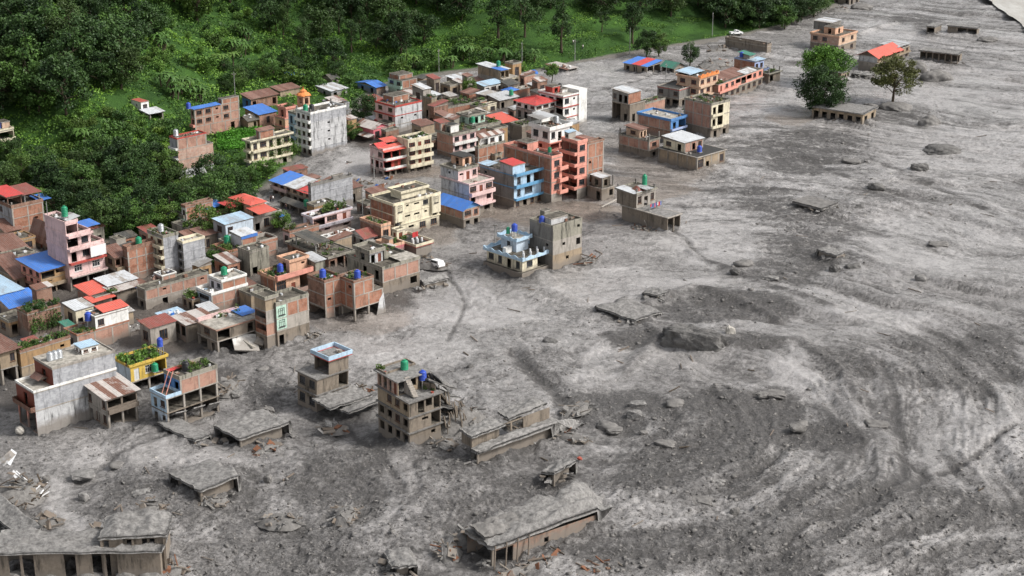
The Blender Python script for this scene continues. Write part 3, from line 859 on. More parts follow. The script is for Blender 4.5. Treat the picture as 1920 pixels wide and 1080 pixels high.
def mud_slab(h, W, D, z, dr, dl, t=.35, mat='mudtop', amp=.22, seed=1, x0=0, y0=0, name='roof_slab', nx=22, ny=18, parent=None, mound=.35, merge=False):
    """broken roof slab carrying a lumpy cap of mud; merge: its rear runs out into the mud"""
    m = 1.45 if merge else 1.0
    if merge: nx, ny = 30, 24
    gx, gy_ = np.meshgrid(np.linspace(0, m, nx), np.linspace(0, m, ny), indexing='ij')
    wob = .28
    ew = np.clip(1 - np.minimum(gx, gy_) * 6, .35, 1); ein = np.clip(np.minimum(gx, gy_) * 9, .12, 1)
    jx = (fbm(gx * 9 + seed, gy_ * 9, seed, 2) - .5) * wob * 2 * ew; jy = (fbm(gx * 9, gy_ * 9 + seed, seed + 5, 2) - .5) * wob * 2 * ew
    X = x0 + gx * W + jx; Y = y0 + gy_ * D + jy
    base = z + dr * gx + dl * gy_
    bx = np.clip(np.minimum(np.minimum(gx, m - gx), np.minimum(gy_, m - gy_)) * 7, 0, 1)
    Zt = base + ein * amp * (fbm(X / 1.1 + seed, Y / 1.1, seed, 4, .62) - .5) * 4.2 + mound * bx * (fbm(X / 3 + seed, Y / 3, seed + 3, 2))
    tb = base - t - .05 * vnoise(gx * 9, gy_ * 9, seed + 8)
    if merge:
        q = np.clip(np.maximum(gx, gy_) + .25 * (fbm(X / 2.5, Y / 2.5, seed + 4, 3) - .5) - .92, 0, .5) / .5
        q = q * q * (3 - 2 * q)
        Zt = Zt * (1 - q) + (-.9) * q; tb = np.where(q > .03, -1.4, tb)
        fx_, fy_ = np.clip(gx - 1, 0, 1) / .45, np.clip(gy_ - 1, 0, 1) / .45
        Y = Y + fx_ * D * .75 * (1 - gy_ / m); X = X + fy_ * W * .5 * (1 - gx / m)
    vt = np.stack([X, Y, Zt], -1).reshape(-1, 3); vb = np.stack([X, Y, tb], -1).reshape(-1, 3)
    n = nx * ny; ii = np.arange(n).reshape(nx, ny)
    f = [np.stack([ii[:-1, :-1], ii[1:, :-1], ii[1:, 1:], ii[:-1, 1:]], -1).reshape(-1, 4), n + np.stack([ii[:-1, :-1], ii[:-1, 1:], ii[1:, 1:], ii[1:, :-1]], -1).reshape(-1, 4)]
    for loop in (ii[:, 0], ii[-1, :], ii[::-1, -1], ii[0, ::-1]):
        f.append(np.stack([loop[:-1], n + loop[:-1], n + loop[1:], loop[1:]], -1)[:, ::-1])
    return link(name, np_mesh(name, np.concatenate([vt, vb]), np.concatenate(f), mat, None, False), parent or h.e)

def ruin(name, label, zone, N, L, Rr, top, al=44, dr=0, dl=0, wall='mudwall', walls='RL', mat='mudtop', seed=1, t=.35, amp=.22, cols=True, mound=.35, cat='ruin', Rpat='.', Lpat='.', z0=0.0, inset=.9, merge=None, D=None):
    h = House(name, label, zone, N, L, Rr, top, 1, al, cat, z0=z0, D=D)
    merge = (cat == 'ruin') if merge is None else merge
    mud_slab(h, h.W, h.D, h.H - .1, dr, dl, t, mat, amp, seed, mound=mound, merge=merge)
    zt = h.H - t - .15
    k = inset
    if 'R' in walls: h.wall('R', k, h.W - k, k, -1.5, zt + min(dr, 0), wall + '|' + Rpat, False)
    if 'L' in walls: h.wall('L', k, h.D - k, k, -1.5, zt + min(dl, 0), wall + '|' + Lpat, False)
    b = MB(); b.quad((h.W - k, k, -1.5), (h.W - k, h.D - k, -1.5), (h.W - k, h.D - k, zt + min(dr + dl, 0)), (h.W - k, k, zt + min(dr, 0)))
    b.quad((h.W - k, h.D - k, -1.5), (k, h.D - k, -1.5), (k, h.D - k, zt + min(dl, 0)), (h.W - k, h.D - k, zt + min(dr + dl, 0)))
    b.build('rear_wall', wall, h.e)
    rr_ = random.Random(seed)
    if merge: h.e.rotation_euler = (rr_.uniform(-.03, .05), rr_.uniform(-.05, .05), h.al)
    for i in range(9):
        a_, f_ = rr_.uniform(.3, 1.3), rr_.random()
        p_ = (f_ * h.W, -rr_.uniform(-.3, 1.3)) if i % 2 else (-rr_.uniform(-.3, 1.1), f_ * h.D * .7)
        b_ = MB().box(-a_ / 2, a_ / 2, -a_ * .35, a_ * .35, -.12, .12); b_.v = [(x + rr_.uniform(-.15, .15), y + rr_.uniform(-.15, .15), z + rr_.uniform(-.06, .06)) for x, y, z in b_.v]
        o_ = b_.build('broken_chunk', rr_.choice(('mudtop', 'mudcake', 'mudwall')), h.e); o_.location = (*p_, rr_.uniform(0, .35)); o_.rotation_euler = (rr_.uniform(-.6, .6), rr_.uniform(-.6, .6), rr_.uniform(0, 3))
    if cols:
        for fx, fy in (((0, 0),) if merge else ((0, 0), (.5, 0), (1, 0), (0, .5), (0, 1))):
            x, y = .4 + fx * (h.W - .8), .4 + fy * (h.D - .8)
            MB().box(x - .15, x + .15, y - .15, y + .15, -1.5, zt + dr * fx + dl * fy + .1).build('column', 'mudwall', h.e)
    return h

def lump(name, label, zone, c, w, hgt, mat='rock', seed=1, aspect=.8, cat='boulder', sharp=0.0, sub=4, group=None, zup=0.0):
    """boulder / mound of mud: centre-bottom pixel, width in pixels and height in metres"""
    x, y = px(zone, *c); P = at(x, y); sc = w / ZN[zone][2] / FPX * math.dist(P, (0, 0, CAMZ)) / 2
    bm = bmesh.new(); bmesh.ops.create_icosphere(bm, subdivisions=sub, radius=1)
    co = np.array([v.co[:] for v in bm.verts])
    n1 = fbm(co[:, 0] * 1.3 + seed * 3.1 + co[:, 2], co[:, 1] * 1.3 + co[:, 2] * .7, seed, 3)
    n2 = fbm(co[:, 0] * 4 + seed, co[:, 1] * 4 + co[:, 2] * 3, seed + 9, 3)
    f = 1 + .55 * (n1 - .5) * 2 * .6 + .22 * (n2 - .5)
    if sharp:
        q = np.max(np.abs(co), axis=1); f = f * ((1 - sharp) + sharp / q * .85)
    co = co * f[:, None] * np.array([sc, sc * aspect, hgt])
    for v, q in zip(bm.verts, co): v.co = q
    m = bpy.data.meshes.new(name); bm.to_mesh(m); bm.free()
    m.polygons.foreach_set('use_smooth', [sharp < .3] * len(m.polygons)); m.materials.append(MATS[mat])
    o = link(name, m, None, (P.x, P.y + sc * aspect * .6, zup)); o.rotation_euler = (0, 0, seed * .7 % 1 - .5)
    tag(o, label, cat, group)
    return o

def rubble(name, label, zone, c, rx, ry, n, hgt=1.2, mats=('timber', 'mudwall', 'mudtop', 'rust', 'conc'), seed=1, cat='debris', long=(1.2, 4.5), al=.7, z0=0.0):
    x, y = px(zone, *c); P = at(x, y, z0); r = random.Random(seed)
    e = empty(name, P, al); tag(e, label, cat)
    for i in range(n):
        a, q = r.uniform(0, 6.28), math.sqrt(r.random())
        p = Vector((math.cos(a) * q * rx, math.sin(a) * q * ry, r.uniform(-.1, hgt * (1.05 - q))))
        k = r.random()
        if k < .55:
            d = Vector((r.uniform(-1, 1), r.uniform(-1, 1), r.uniform(-.15, .55))).normalized() * r.uniform(*long) / 2
            MB().bar(p - d, p + d, r.uniform(.1, .24), r.uniform(.08, .2)).build('plank', r.choice(mats), e)
        else:
            w, dd, t_ = r.uniform(.5, 1.8), r.uniform(.4, 1.2), r.uniform(.08, .3)
            b = MB().box(-w / 2, w / 2, -dd / 2, dd / 2, -t_ / 2, t_ / 2)
            b.v = [(vx + r.uniform(-.15, .15), vy + r.uniform(-.15, .15), vz) for vx, vy, vz in b.v]
            o = b.build('broken_panel', r.choice(mats), e); o.location = p; o.rotation_euler = (r.uniform(-.7, .7), r.uniform(-.7, .7), r.uniform(0, 3))
    # mud heaped under the wreckage
    g = MB().lathe([(max(rx, ry) * 1.1, -.6), (max(rx, ry) * .75, hgt * .25), (max(rx, ry) * .4, hgt * .45), (.05, hgt * .5)], 14)
    g.v = [(vx * rx / max(rx, ry) + r.uniform(-.3, .3), vy * ry / max(rx, ry) + r.uniform(-.3, .3), vz + r.uniform(-.1, .15)) for vx, vy, vz in g.v]
    g.build('mud_heap', 'mudcake', e, True)
    return e
# ================================================================== houses, left edge of the village
h = House('brick_house', 'brick house with red metal roof canopies at the left edge below the wood', 'A', (125, 530), -70, 385, 275, 3)
h.st(1, 'brick|..', 'grey|.'); h.st(1, 'brick|.s', 'grey|.', edge='conc'); h.st(1, 'brick|..', 'grey|w', par=('brickd', .7))
h.hut((0, .45, .15, .8), 2.2, 'brickd|O', roof=(('mono', 's_red', .5), dict(low='R', ov=.4)))
h.roof('mono', 's_maroon', .5, 'R', e=(.5, 1, .1, .7), z=h.z + 2.0, posts=2.0)
h.roof('mono', 's_blue', .2, 'R', e=(.95, 1.25, .05, .4), z=h.z + .2)

h = House('cottage', 'low plastered cottage with brown sheet roof at the left edge below the brick house', 'A', (60, 560), -130, 185, 470, 1)
h.st(1, 'tan|wd', 'tan|w'); h.roof('gx', 's_rust', 1.3)
h = House('hut', 'small ochre mud hut among rusty roofs beside the pink tower', 'A', (190, 640), 95, 305, 540, 1)
h.st(1, 'ochre|w', 'ochre|.', par=('ochre', .3))
h = House('row_house', 'brown tiled row house tucked behind the pink tower', 'A', (440, 640), 262, 540, 565, 1)
h.st(1, 'tan|w', 'conc|wdw'); h.roof('gy', 's_rust', 3.2)
h = House('shed', 'long rusty corrugated shed left of the blue roofed salmon house', 'A', (140, 960), -180, 262, 860, 1)
h.st(1, 'tan|w.w', 'tan|.'); h.roof('gx', 's_rust', 2.6, ov=.6)
h = House('shed', 'low rust brown shed roof at the left edge above the long rusty shed', 'A', (60, 760), -200, 240, 650, 1)
h.st(1, 'ochre|.w', 'ochre|.'); h.roof('gx', 's_rust', 1.6, ov=.6)

h = House('pink_tower_house', 'tall pale pink house with stepped terraces and columns at the ground floor', 'A', (600, 965), 427, 900, 405, 5, al=46)
h.st(1.0, 'none', 'pink|.', back='conc', edge='pink')
h.st(1.0, 'pink|cc', 'pink|.', bal=[('R', 0, 1, .9, 'pink', .25, 'conc')], win='fr_white', edge='pink')
h.st(1.0, 'pink|xwW', 'pink|.', e=(0, 1, 0, 1), bal=[('R', 0, 1, .9, 'redp', .16)], win='fr_dark', edge='pink', par=('pink', .5))
MB().box(h.W * .55, h.W * .98, -1.02, -.95, h.z - 2.2, h.z - .1).build('white_banner', 'cloth_white', h.e)
h.st(1.0, 'pink|Ow', 'pink|.', e=(0, .66, 0, 1), bal=[('R', 0, 1.45, .9, 'pink', .3, 'pink')], edge='pink', par=('pink', .6))
h.st(1.0, 'pink|O', 'pink|.', e=(0, .34, 0, 1), bal=[('R', 0, 2.0, .9, 'pink', .3, 'pink')], edge='pink', par=('pink', .45))
h.clutter(5)
h.roof('mono', 's_silver', .5, 'L', e=(.15, .4, .1, .5), z=h.z + .2)
tank(h, .15, .25, 'tank_green', 'tall green water tank on top of the pale pink stepped tower', ht=2.0)
MB().bar(h.w(.3, h.D * .9, h.z) - Vector(h.P), h.w(.3, h.D * .9, h.z + 3) - Vector(h.P), .12).build('mast', 'metalpole', h.e).rotation_euler = (0, 0, -h.al)
h.roof('mono', 's_blue', .3, 'R', e=(.8, 1.1, .4, .8), z=h.unit * 4.0)

h = House('blue_roofed_house', 'salmon house under a bright blue sheet roof beside the pink tower', 'A', (360, 1005), 193, 600, 805, 3, al=46)
h.st(1, 'ochre|OO', 'salmon|xw', edge='tan'); h.st(.9, 'ochre|e.', 'salmon|ttt', bal=[('R', 0, 1, .6, 'tan', .5)], edge='tan'); h.st(1.1, 'ochre|Op', 'salmon|ttt', edge='ochre')
h.roof('mono', 's_blue', .8, 'R', ov=.7, gable='ochre')

h = House('shop', 'low brick shop with grey and white roof sheets at the left edge', 'B', (-30, 200), -200, 168, 95, 1)
h.st(1, 'brickp|...', 'brick|.'); h.roof('mono', 's_palebl', .5, 'R', ov=.3)
h = House('cottage', 'small cottage under a blue tarpaulin roof at the left edge', 'B', (75, 230), -80, 265, 168, 1)
h.st(1, 'sandy|.d', 'sandy|d', win='fr_blue'); h.roof('gx', 's_blue', 1.2, ov=.5, gable='sandy')
h = House('long_house', 'long weathered ochre house with a planted terrace at the left edge above the mud', 'B', (155, 665), 105, 490, 475, 2, al=46)
h.st(1, 'tan|...', 'tan|x'); h.st(1, 'ochre|..s', 'ochre|.', par=('brickd', .5))
plants(h, (.0, 1, .05, .9), 1500, 'dense potted garden along the terrace of the long ochre house', clump=26, hgt=1.3)
h = House('overgrown_house', 'house smothered in dark green creepers behind the planted terrace', 'B', (200, 370), 130, 420, 215, 1)
h.st(1, 'brickd|..', 'brickd|.', par=('brickd', .4))
plants(h, (0, 1, -.1, .9), 1500, 'thick dark green creeper mat hanging over the overgrown house', clump=22, hgt=1.2, mat='leaf_mid', name='creeper', cat='creeper', beds=False)
plants(h, (0, 1, -.18, .0), 1300, 'curtain of creeper covering the front wall of the overgrown house', z=.4, clump=20, hgt=3.6, mat='leaf_mid', name='creeper', cat='creeper', beds=False)
h = House('stilt_house', 'tan house with rusty eave and concrete posts cut by the left edge of the picture', 'B', (20, 700), -180, 130, 470, 2)
h.st(1, 'none', 'mudwall|.', back='mudwall'); h.st(1, 'tan|.w', 'tan|.'); h.roof('mono', 's_rust', .6, 'R', ov=.9)
h = House('terrace_house', 'brick terrace house with white panel upper storey, red sheet roof and frame columns', 'B', (530, 470), 440, 880, 362, 1)
h.st(1, 'brickp|...', 'conc|w', par=('brick', .35)); h.st(.85, 'white|w..', 'conc|.', e=(.36, 1, 0, .7), par=('white', .2))
h.roof('mono', 's_orange', .5, 'R', e=(.55, 1, .05, .6), z=h.z + .3, ov=.3)
tank(h, .33, .4, 'tank_blue', 'blue water tank on the brick terrace house with red sheet roof', z=h.unit, stand=1.6)
plants(h, (0, .33, 0, .5), 400, 'bushy pot plants on the terrace beside the blue tank', z=h.unit, clump=8)
h = House('hut', 'cream open fronted hut with white roof behind the blue tank', 'B', (520, 310), 440, 640, 190, 1)
h.st(1, 'cream|xO', 'cream|w'); h.roof('mono', 's_white', .4, 'R', ov=.25)
h = House('kiosk', 'tiny kiosk with dark green sheet roof by the potted garden', 'B', (465, 370), 415, 512, 305, 1)
h.st(1, 'conc|x', 'conc|.'); h.roof('mono', 's_green', .4, 'R', ov=.3)
h = House('long_house', 'low house with half red, half white sheet roof below the pink tower', 'B', (650, 185), 525, 985, 98, 1, al=46)
h.st(1, 'mudwall|.x.s', 'brickp|w'); h.roof('mono', 's_orange', .7, 'R', e=(0, .5, .25, 1)); h.roof('mono', 's_white', .5, 'R', e=(.4, .95, .35, 1), z=h.z + .5)
h.roof('mono', 's_orange', .4, 'R', e=(-.1, .3, -.15, .2), z=h.z - .5); h.roof('mono', 's_mixrust', .3, 'R', e=(.35, 1, -.05, .4))
plants(h, (.28, .42, -.05, .3), 200, 'small bush between red and rusty roof sheets', clump=5)
h = House('rusty_house', 'open sided timber house with rusty roof between pink tower and tall brick block', 'A', (985, 895), 898, 1085, 690, 2)
h.st(1, 'none', 'mudwall|O', back='brickd'); h.st(1, 'brickd|pO', 'tan|w', bal=[('R', 0, 1, .6, 'tan', .6)]); h.roof('mono', 's_rust', 1.3, 'R', ov=.4)
h = House('brick_block', 'tall narrow brick block with a green water tank beside the grey twin blocks', 'A', (1095, 895), 1055, 1322, 632, 4)
for i in range(4): h.st(1, 'brick|...' if i else 'brick|...', 'brickd|.', par=('brickd', .8) if i == 3 else None, edge='brick' if i % 2 else 'conc')
h.clutter(4)
tank(h, .5, .4, 'tank_green', 'green dome tank on the tall narrow brick block', stand=.5)
h = House('grey_block', 'grey cement block with curved cream balconies on its left face', 'A', (1400, 860), 1270, 1525, 525, 4)
for i in range(4): h.st(1, 'weather|.', 'cream|cd', bal=[('L', .0, .95, .8, 'cream', .5)] if i else [], par=('mosswall', .6) if i == 3 else None, edge='weather')
h.clutter(6); plants(h, (0, 1, 0, 1), 350, 'green rooftop pots on the grey block with cream balconies', clump=9)
tank(h, .5, .6, 'tank_steel', 'grey square-standing tank at the back of the planted grey block', stand=.3)
h = House('grey_block', 'grey cement block with dark stains and yellowish roof terrace, right twin', 'A', (1562, 850), 1500, 1742, 572, 4)
for i in range(4): h.st(1, 'weather|..' if i < 2 else 'weather|..', 'greyd|x', par=('cream', .5) if i == 3 else None, edge='weather', topmat='paleroof')
h.clutter(4)
h = House('stained_row', 'long mud stained brick wall house below the grey twin blocks', 'A', (1235, 1125), 1165, 1765, 965, 2)
h.st(1, 'conc|.x..x', 'mudwall|x'); h.st(1, 'brickp|.s..s', 'mudwall|.', par=('mosswall', .25), frame=True)
h = House('small_house', 'small brick house with white junk on its roof below the grey twin blocks', 'A', (1260, 1075), 1180, 1500, 880, 2)
h.st(1, 'mudwall|.s.x', 'mudwall|x'); h.st(1, 'brickp|..', 'brickd|w', e=(.5, 1, 0, .8), par=('white', .2)); h.clutter(12, mats=('cloth_white', 's_white', 'timber', 'cloth_dark'))
h.roof('mono', 's_blue', .2, 'R', e=(-.1, .3, .2, .7), z=h.unit + .2)
h = House('green_house', 'narrow mint green house with ragged roof left of the tall brick house', 'C', (345, 490), 195, 372, 355, 2)
h.st(1, 'conc|.', 'white|wd'); h.st(1, 'mint|.', 'mint|wd', par=('mosswall', .6)); h.clutter(5)
h = House('brick_house', 'tall brick house with concrete frame and messy roof below the wood edge', 'C', (365, 490), 330, 592, 268, 2)
h.st(1, 'brick|..', 'mint|w'); h.st(1, 'brick|..', 'white|w', par=('brickd', .5)); h.clutter(12)
h = House('brick_house', 'lower brick wing with weedy roof right of the tall brick house', 'C', (592, 455), 540, 716, 318, 2)
h.st(1, 'brick|.', 'brick|.'); h.st(1, 'brick|.', 'brick|.', par=('brickd', .4))
plants(h, (0, 1, 0, 1), 260, 'weeds along the roof of the lower brick wing', clump=8)
h.roof('mono', 's_blue', .4, 'R', e=(-.25, .95, .6, 1.8), z=h.z + .9, posts=.9)
h = House('red_roofed_house', 'grey house with arched windows and two tier red sheet roof', 'C', (925, 480), 715, 1148, 352, 1)
h.st(1, 'conc|xwd', 'conc|w', par=('conc', .35), ov=.35)
h.st(.75, 'peach|xx', 'peach|w', e=(.05, .55, .1, .9)); h.roof('hip', 's_orange', .9, ov=.5)
h.roof('mono', 's_orange', .45, 'R', e=(-.08, .55, -.35, .12), z=h.z - 1.0, ov=.2); h.roof('mono', 's_red', .3, 'R', e=(-.35, .0, .5, .9), z=h.z - .8)
h.clutter(6, z=h.unit, e=(.55, 1, 0, 1), mats=('cloth_white', 'conc'))
h = House('tarp_shelter', 'blue grey tarpaulin hung over the end of the grey arched house', 'C', (1150, 440), 1128, 1205, 345, 1, cat='tarpaulin')
h.st(1, 'none', 'none', back='none', th=.06, topmat='tarp_blue', edge='tarp_blue')
h.roof('mono', 's_palebl', -1.4, 'L', ov=.1)
h = House('grey_house', 'pale grey house with light blue sheet roof in the middle of the left cluster', 'C', (700, 640), 597, 930, 412, 2)
h.st(1, 'paleblue|..', 'grey|.'); h.st(1, 'paleblue|w..', 'grey|w'); h.roof('mono', 's_palebl', .35, 'R', ov=.25)
h = House('storage_house', 'small dark house with rust brown flat roof between grey block and pale grey house', 'C', (520, 640), 410, 622, 505, 1)
h.st(1, 'mudwall|w.', 'mudwall|x'); h.roof('mono', 's_rust', .3, 'R')
h = House('brick_terrace', 'two storey brick house with white frame, blue panelled penthouse and green terrace plants', 'C', (725, 795), 588, 1130, 650, 2)
h.st(1, 'brickp|...', 'pink|w.', bal=[('L', 0, 1, .7, 'pink', .5)]); h.st(1, 'brickp|...', 'pink|d', bal=[('L', 0, 1, .7, 'pink', .5)], par=('brick', .5))
h.hut((.3, .62, .1, .75), 2.5, 'brick|.', 'lilac|.', roof=(('mono', 's_white', .3), dict(low='R', ov=.2)))
MB().box(h.W * .3 - .1, h.W * .62 + .1, h.D * .1 - .14, h.D * .1 - .06, h.z + 1.9, h.z + 2.55).build('blue_fascia', 's_blue', h.e)
h.parapet('conc', .8, (h.W * .64, h.W, .1, h.D * .7), h.z + .02)
plants(h, (0, .28, 0, .8), 700, 'lush green pots on the terrace left of the blue panelled penthouse', clump=14, hgt=1.2)
tank(h, .22, .75, 'tank_green', 'green tank at the penthouse of the two storey brick house', stand=.6, r=.7)
h = House('white_brick_house', 'brick house with white lower balcony room, white roof terrace and green tank', 'D', (462, 318), 362, 705, 195, 2)
h.st(1, 'brickp|...', 'paleblue|W', win='fr_dark'); h.st(1, 'brickp|...', 'paleblue|W', par=('white', .5), topmat='paleroof')
h.hut((.32, 1, .05, .9), h.unit * 1.05, 'brick|..', 'lilac|cd', par=('white', .45), topmat='paleroof')
h.clutter(5, e=(0, .3, 0, 1), mats=('cloth_white', 's_palebl'))
tank(h, .62, .6, 'tank_green', 'green water tank on the white roof terrace of the brick and white house', z=h.z + h.unit * 1.05, stand=.3)
h = House('low_house', 'low house with tangled greenery on its roof against the white and brick house', 'D', (330, 300), 262, 382, 222, 1)
h.st(1, 'tan|x', 'tan|xw'); plants(h, (0, 1, 0, 1), 420, 'tangled greenery on the low house by the mud street', clump=10)
h = House('peach_house', 'peach house with roof garden, balcony and dark openings', 'C', (1112, 1020), 985, 1412, 872, 1)
h.st(1, 'peach|WdO', 'brick|.', bal=[('R', 0, 1, .9, 'salmon', .8)], par=('peach', .55), ov=.3, edge='peach')
h.balcony('R', 0, 1, .9, 'salmon', .7, z=.05, h=3, x0=0, x1=h.W, y0=0, y1=h.D)
h.hut((.5, 1, .2, .9), 2.3, 'peach|.s', 'peach|x', par=('peach', .4), ov=.3, edge='peach')
plants(h, (0, .5, .0, 1), 800, 'roof garden covering the peach house terrace', clump=15)
tank(h, .3, .35, 'tank_blue', 'dark blue tank on the peach house roof garden', stand=.6)
h = House('stair_tower', 'slim brick stair tower with slanting openings and boxed roof tank room at the mud edge', 'D', (835, 550), 760, 905, 218, 4)
h.st(1, 'mudwall|.', 'mudwall|x'); h.st(1, 'brickp|.', 'brick|p', frame=False); h.st(1, 'conc|.', 'brickd|p'); h.st(1, 'tan|.', 'tan|.', par=('mosswall', .5), ov=.35)
h = House('brick_mint_house', 'brick house with pale mint corner bay joined to the slim stair tower', 'D', (905, 535), 800, 1120, 262, 3)
h.st(1.1, 'mudwall|x...', 'mudwall|.'); h.st(.9, 'conc|w...', 'conc|.', win='fr_dark'); h.st(1, 'brick|...', 'conc|.', par=('mosswall', .55))
wl_ = MB().box(-.05, h.W * .3, -.06, -.005, h.unit * 1.15, h.unit * 2.9); wl_.build('mint_panel', 'mint', h.e)
for zz in (1.35, 2.2):
    fm, pm = window_meshes(1.3, 1.3, 'c', 'fr_dark'); w_ = link('window', fm, h.e); w_.location = (h.W * .15, -.17, h.unit * zz); link('pane', pm, w_)
h = House('brick_row', 'brick row house with concrete frame and an arched gateway at mud level', 'D', (1228, 362), 1115, 1345, 110, 3)
h.st(1, 'brickp|.O', 'mudwall|O'); h.st(1, 'brick|s.', 'brickd|.'); h.st(1, 'brick|..', 'brickd|.', par=('brickd', .5))
plants(h, (.2, 1, .1, .7), 300, 'pots on the brick row house by the arched gateway', clump=8)
tank(h, .2, .3, 'tank_blue', 'blue tank on the brick row house with arched gateway', stand=.6)
h = House('brick_corner_house', 'brick corner house with pale frame standing on a bare column above the mud', 'F', (125, 1085), -25, 388, 742, 3)
h.st(.95, 'none', 'mudwall|O', back='mudwall'); h.st(1.0, 'brick|..', 'brick|..'); h.st(1.05, 'brick|..', 'brick|s.', e=(0, .68, 0, 1), par=('brickd', .45))
plants(h, (0, .65, .1, 1), 320, 'pots and bushes on the brick corner house', clump=8)
tank(h, .3, .3, 'tank_blue', 'blue tank at the front of the brick corner house roof', stand=.2)
pk = MB(); pk.quad((h.W * .72, -.3, -.3), (h.W + .2, -.5, -.3), (h.W + .1, -.08, h.unit * 1.6), (h.W * .86, -.08, h.unit * 1.1)); pk.build('torn_plaster', 'bleached', h.e)
h.clutter(6, z=h.unit * 1.95, e=(.7, 1, 0, 1))
h = House('flat_brick_house', 'wide flat roofed brick house with dark parapet beside the stranded white car', 'F', (385, 850), 60, 722, 612, 2)
h.st(1, 'mudwall|..o', 'mudwall|x.x'); h.st(1, 'brickp|...', 'mosswall|xx.', par=('mosswall', .5), ov=.15)
h.hut((.0, .35, .35, .75), 2.4, 'bleached|xd', 'mosswall|x', par=('mosswall', .6), ov=.4)
MB().quad((h.W * .5, 0, h.z + .5), (h.W, 0, h.z + .5), (h.W, h.D * .35, h.z + .62), (h.W * .5, h.D * .35, h.z + .62)).build('cement_deck', 'paleroof', h.e)
for i in range(8): MB().box(h.W * .37 + i * .28, h.W * .37 + i * .28 + .27, h.D * .33, h.D * .33 + .9, h.z + .3, h.z + 2.4 - i * .27).build('stair_step', 'mosswall', h.e)
plants(h, (0, 1, .6, 1), 600, 'creepers and pots at the back of the wide flat roofed brick house', clump=14)
h = House('open_deck', 'dark flat roofed workshop with weedy deck behind the wide brick house', 'C', (1560, 800), 1215, 1760, 690, 1, cat='workshop')
h.st(1, 'brickd|xOO', 'brickd|x.x', par=('mosswall', .3), ov=.4); plants(h, (0, 1, 0, 1), 400, 'weeds across the deck of the dark workshop', clump=14, hgt=.7)
h.roof('mono', 's_dark', .5, 'R', e=(0, .5, .3, .8), z=h.z + 2, posts=2); h.clutter(10)
h = House('brick_house', 'low brick house with dark lean-to between terrace plants and white house', 'E', (330, 990), 265, 610, 860, 1)
h.st(1, 'brick|..', 'pink|w', frame=False, par=('brickd', .4)); h.roof('mono', 's_dark', -.9, 'B', e=(0, 1, -.5, 0), z=h.z - 1.0, ov=.2)
plants(h, (0, .5, .6, 1), 260, 'bushes along the garden wall above the low brick house', clump=6, hgt=1.4)
h = House('white_house', 'small white house with junk strewn flat roof', 'E', (680, 1020), 632, 952, 905, 1)
h.st(1, 'white|.e', 'white|dd', par=('white', .2)); h.clutter(24, mats=('brickd', 'cloth_white', 's_rust', 'timber', 'conc'))
h = House('white_cottage', 'white cottage under a maroon sheet roof', 'E', (1050, 985), 905, 1192, 905, 1)
h.st(1, 'white|.e', 'white|xw'); h.roof('gx', 's_maroon', 1.1, ov=.5, gable='white')
h = House('pink_house', 'pale pink house with long white balcony and leafy roof garden', 'E', (555, 905), 462, 918, 715, 2)
h.st(1, 'pink|xe.e', 'lilac|x', bal=[('R', 0, 1, .9, 'lilac', .45)]); h.st(1, 'pink|OWd', 'lilac|x', par=('lilac', .35), ov=.3, edge='pink')
h.balcony('R', 0, 1, .9, 'lilac', .5, z=h.unit, h=3, x0=0, x1=h.W, y0=0, y1=h.D)
plants(h, (.25, .95, .15, .7), 1100, 'big leafy roof garden on the pale pink house', clump=16, hgt=1.9, size=.4)
h.clutter(5, e=(0, .25, 0, 1), mats=('cloth_white', 'tank_black'))
h = House('grey_slab_house', 'plain grey windowless tall block beside the red and white roofed long house', 'E', (540, 690), 520, 938, 412, 4)
for i in range(4): h.st(1, 'weather|.', 'greyd|.', edge='weather', par=('greyd', .4) if i == 3 else None)
h.hut((.55, .8, .3, .8), 1.2, 'greyd|.'); h.rods(4)
h = House('long_house', 'long house with blue, white and red roof sections along the mud lane', 'E', (535, 600), 165, 700, 480, 2)
h.st(1, 'tan|..', 'tan|OOxwww'); h.st(1, 'tan|..', 'sandy|wwwwcw', bal=[('L', .6, 1, .7, 'pink', .6)])
h.roof('mono', 's_blue', 1.1, 'L', e=(0, 1.05, .72, 1.02), ov=.6); h.roof('mono', 's_white', 1.0, 'L', e=(0, 1.1, .36, .72), ov=.5, gable='tan'); h.roof('mono', 's_red', .9, 'L', e=(0, 1.1, .0, .36), ov=.5, z=h.z - .2)
h = House('market_shed', 'long low black roofed shed in front of the three coloured long house', 'E', (500, 690), 232, 545, 640, 1, cat='shed')
h.st(1, 'none', 'none', back='mudwall'); h.roof('mono', 's_dark', .6, 'L', ov=.3)
tank(h, .4, .1, 'tank_green', 'green drum at the end of the long black shed', z=h.H + .4, stand=.3)
h = House('cream_house', 'large cream three storey house with brick side wall and roof terrace', 'E', (1335, 897), 1108, 1768, 590, 3, al=43)
h.st(1.05, 'cream|xeww', 'conc|..', ov=.2, edge='cream'); h.st(1, 'cream|xeesx', 'brick|..', ov=.1, edge='cream'); h.st(.95, 'cream|wseww', 'brick|..', par=('cream', .45), ov=.3, edge='cream', win='fr_dark')
h.hut((.3, .85, .25, .7), 1.6, 'cream|.', par=('cream', .35), ov=.5, edge='cream')
h.clutter(10, e=(0, 1, 0, .25)); h.rods(4, h=.6)
for q in (.0, .8): MB().box(h.W * q, h.W * (q + .2), -.55, .0, h.unit * 1.35, h.unit * 3).build('bay', 'cream', h.e)
for q in (.1, .9):
    fm, pm = window_meshes(1.2, 1.4, 'c', 'fr_dark'); w_ = link('window', fm, h.e); w_.location = (h.W * q, -.66, h.unit * 2.3); link('pane', pm, w_)
tank(h, .02, -.12, 'tank_black', 'black tank at the foot corner of the cream house', z=h.unit * .7, stand=.1)
h = House('peach_cottage', 'small peach house with planted roof next to the maroon roofed cottage', 'E', (1210, 960), 1010, 1300, 800, 1)
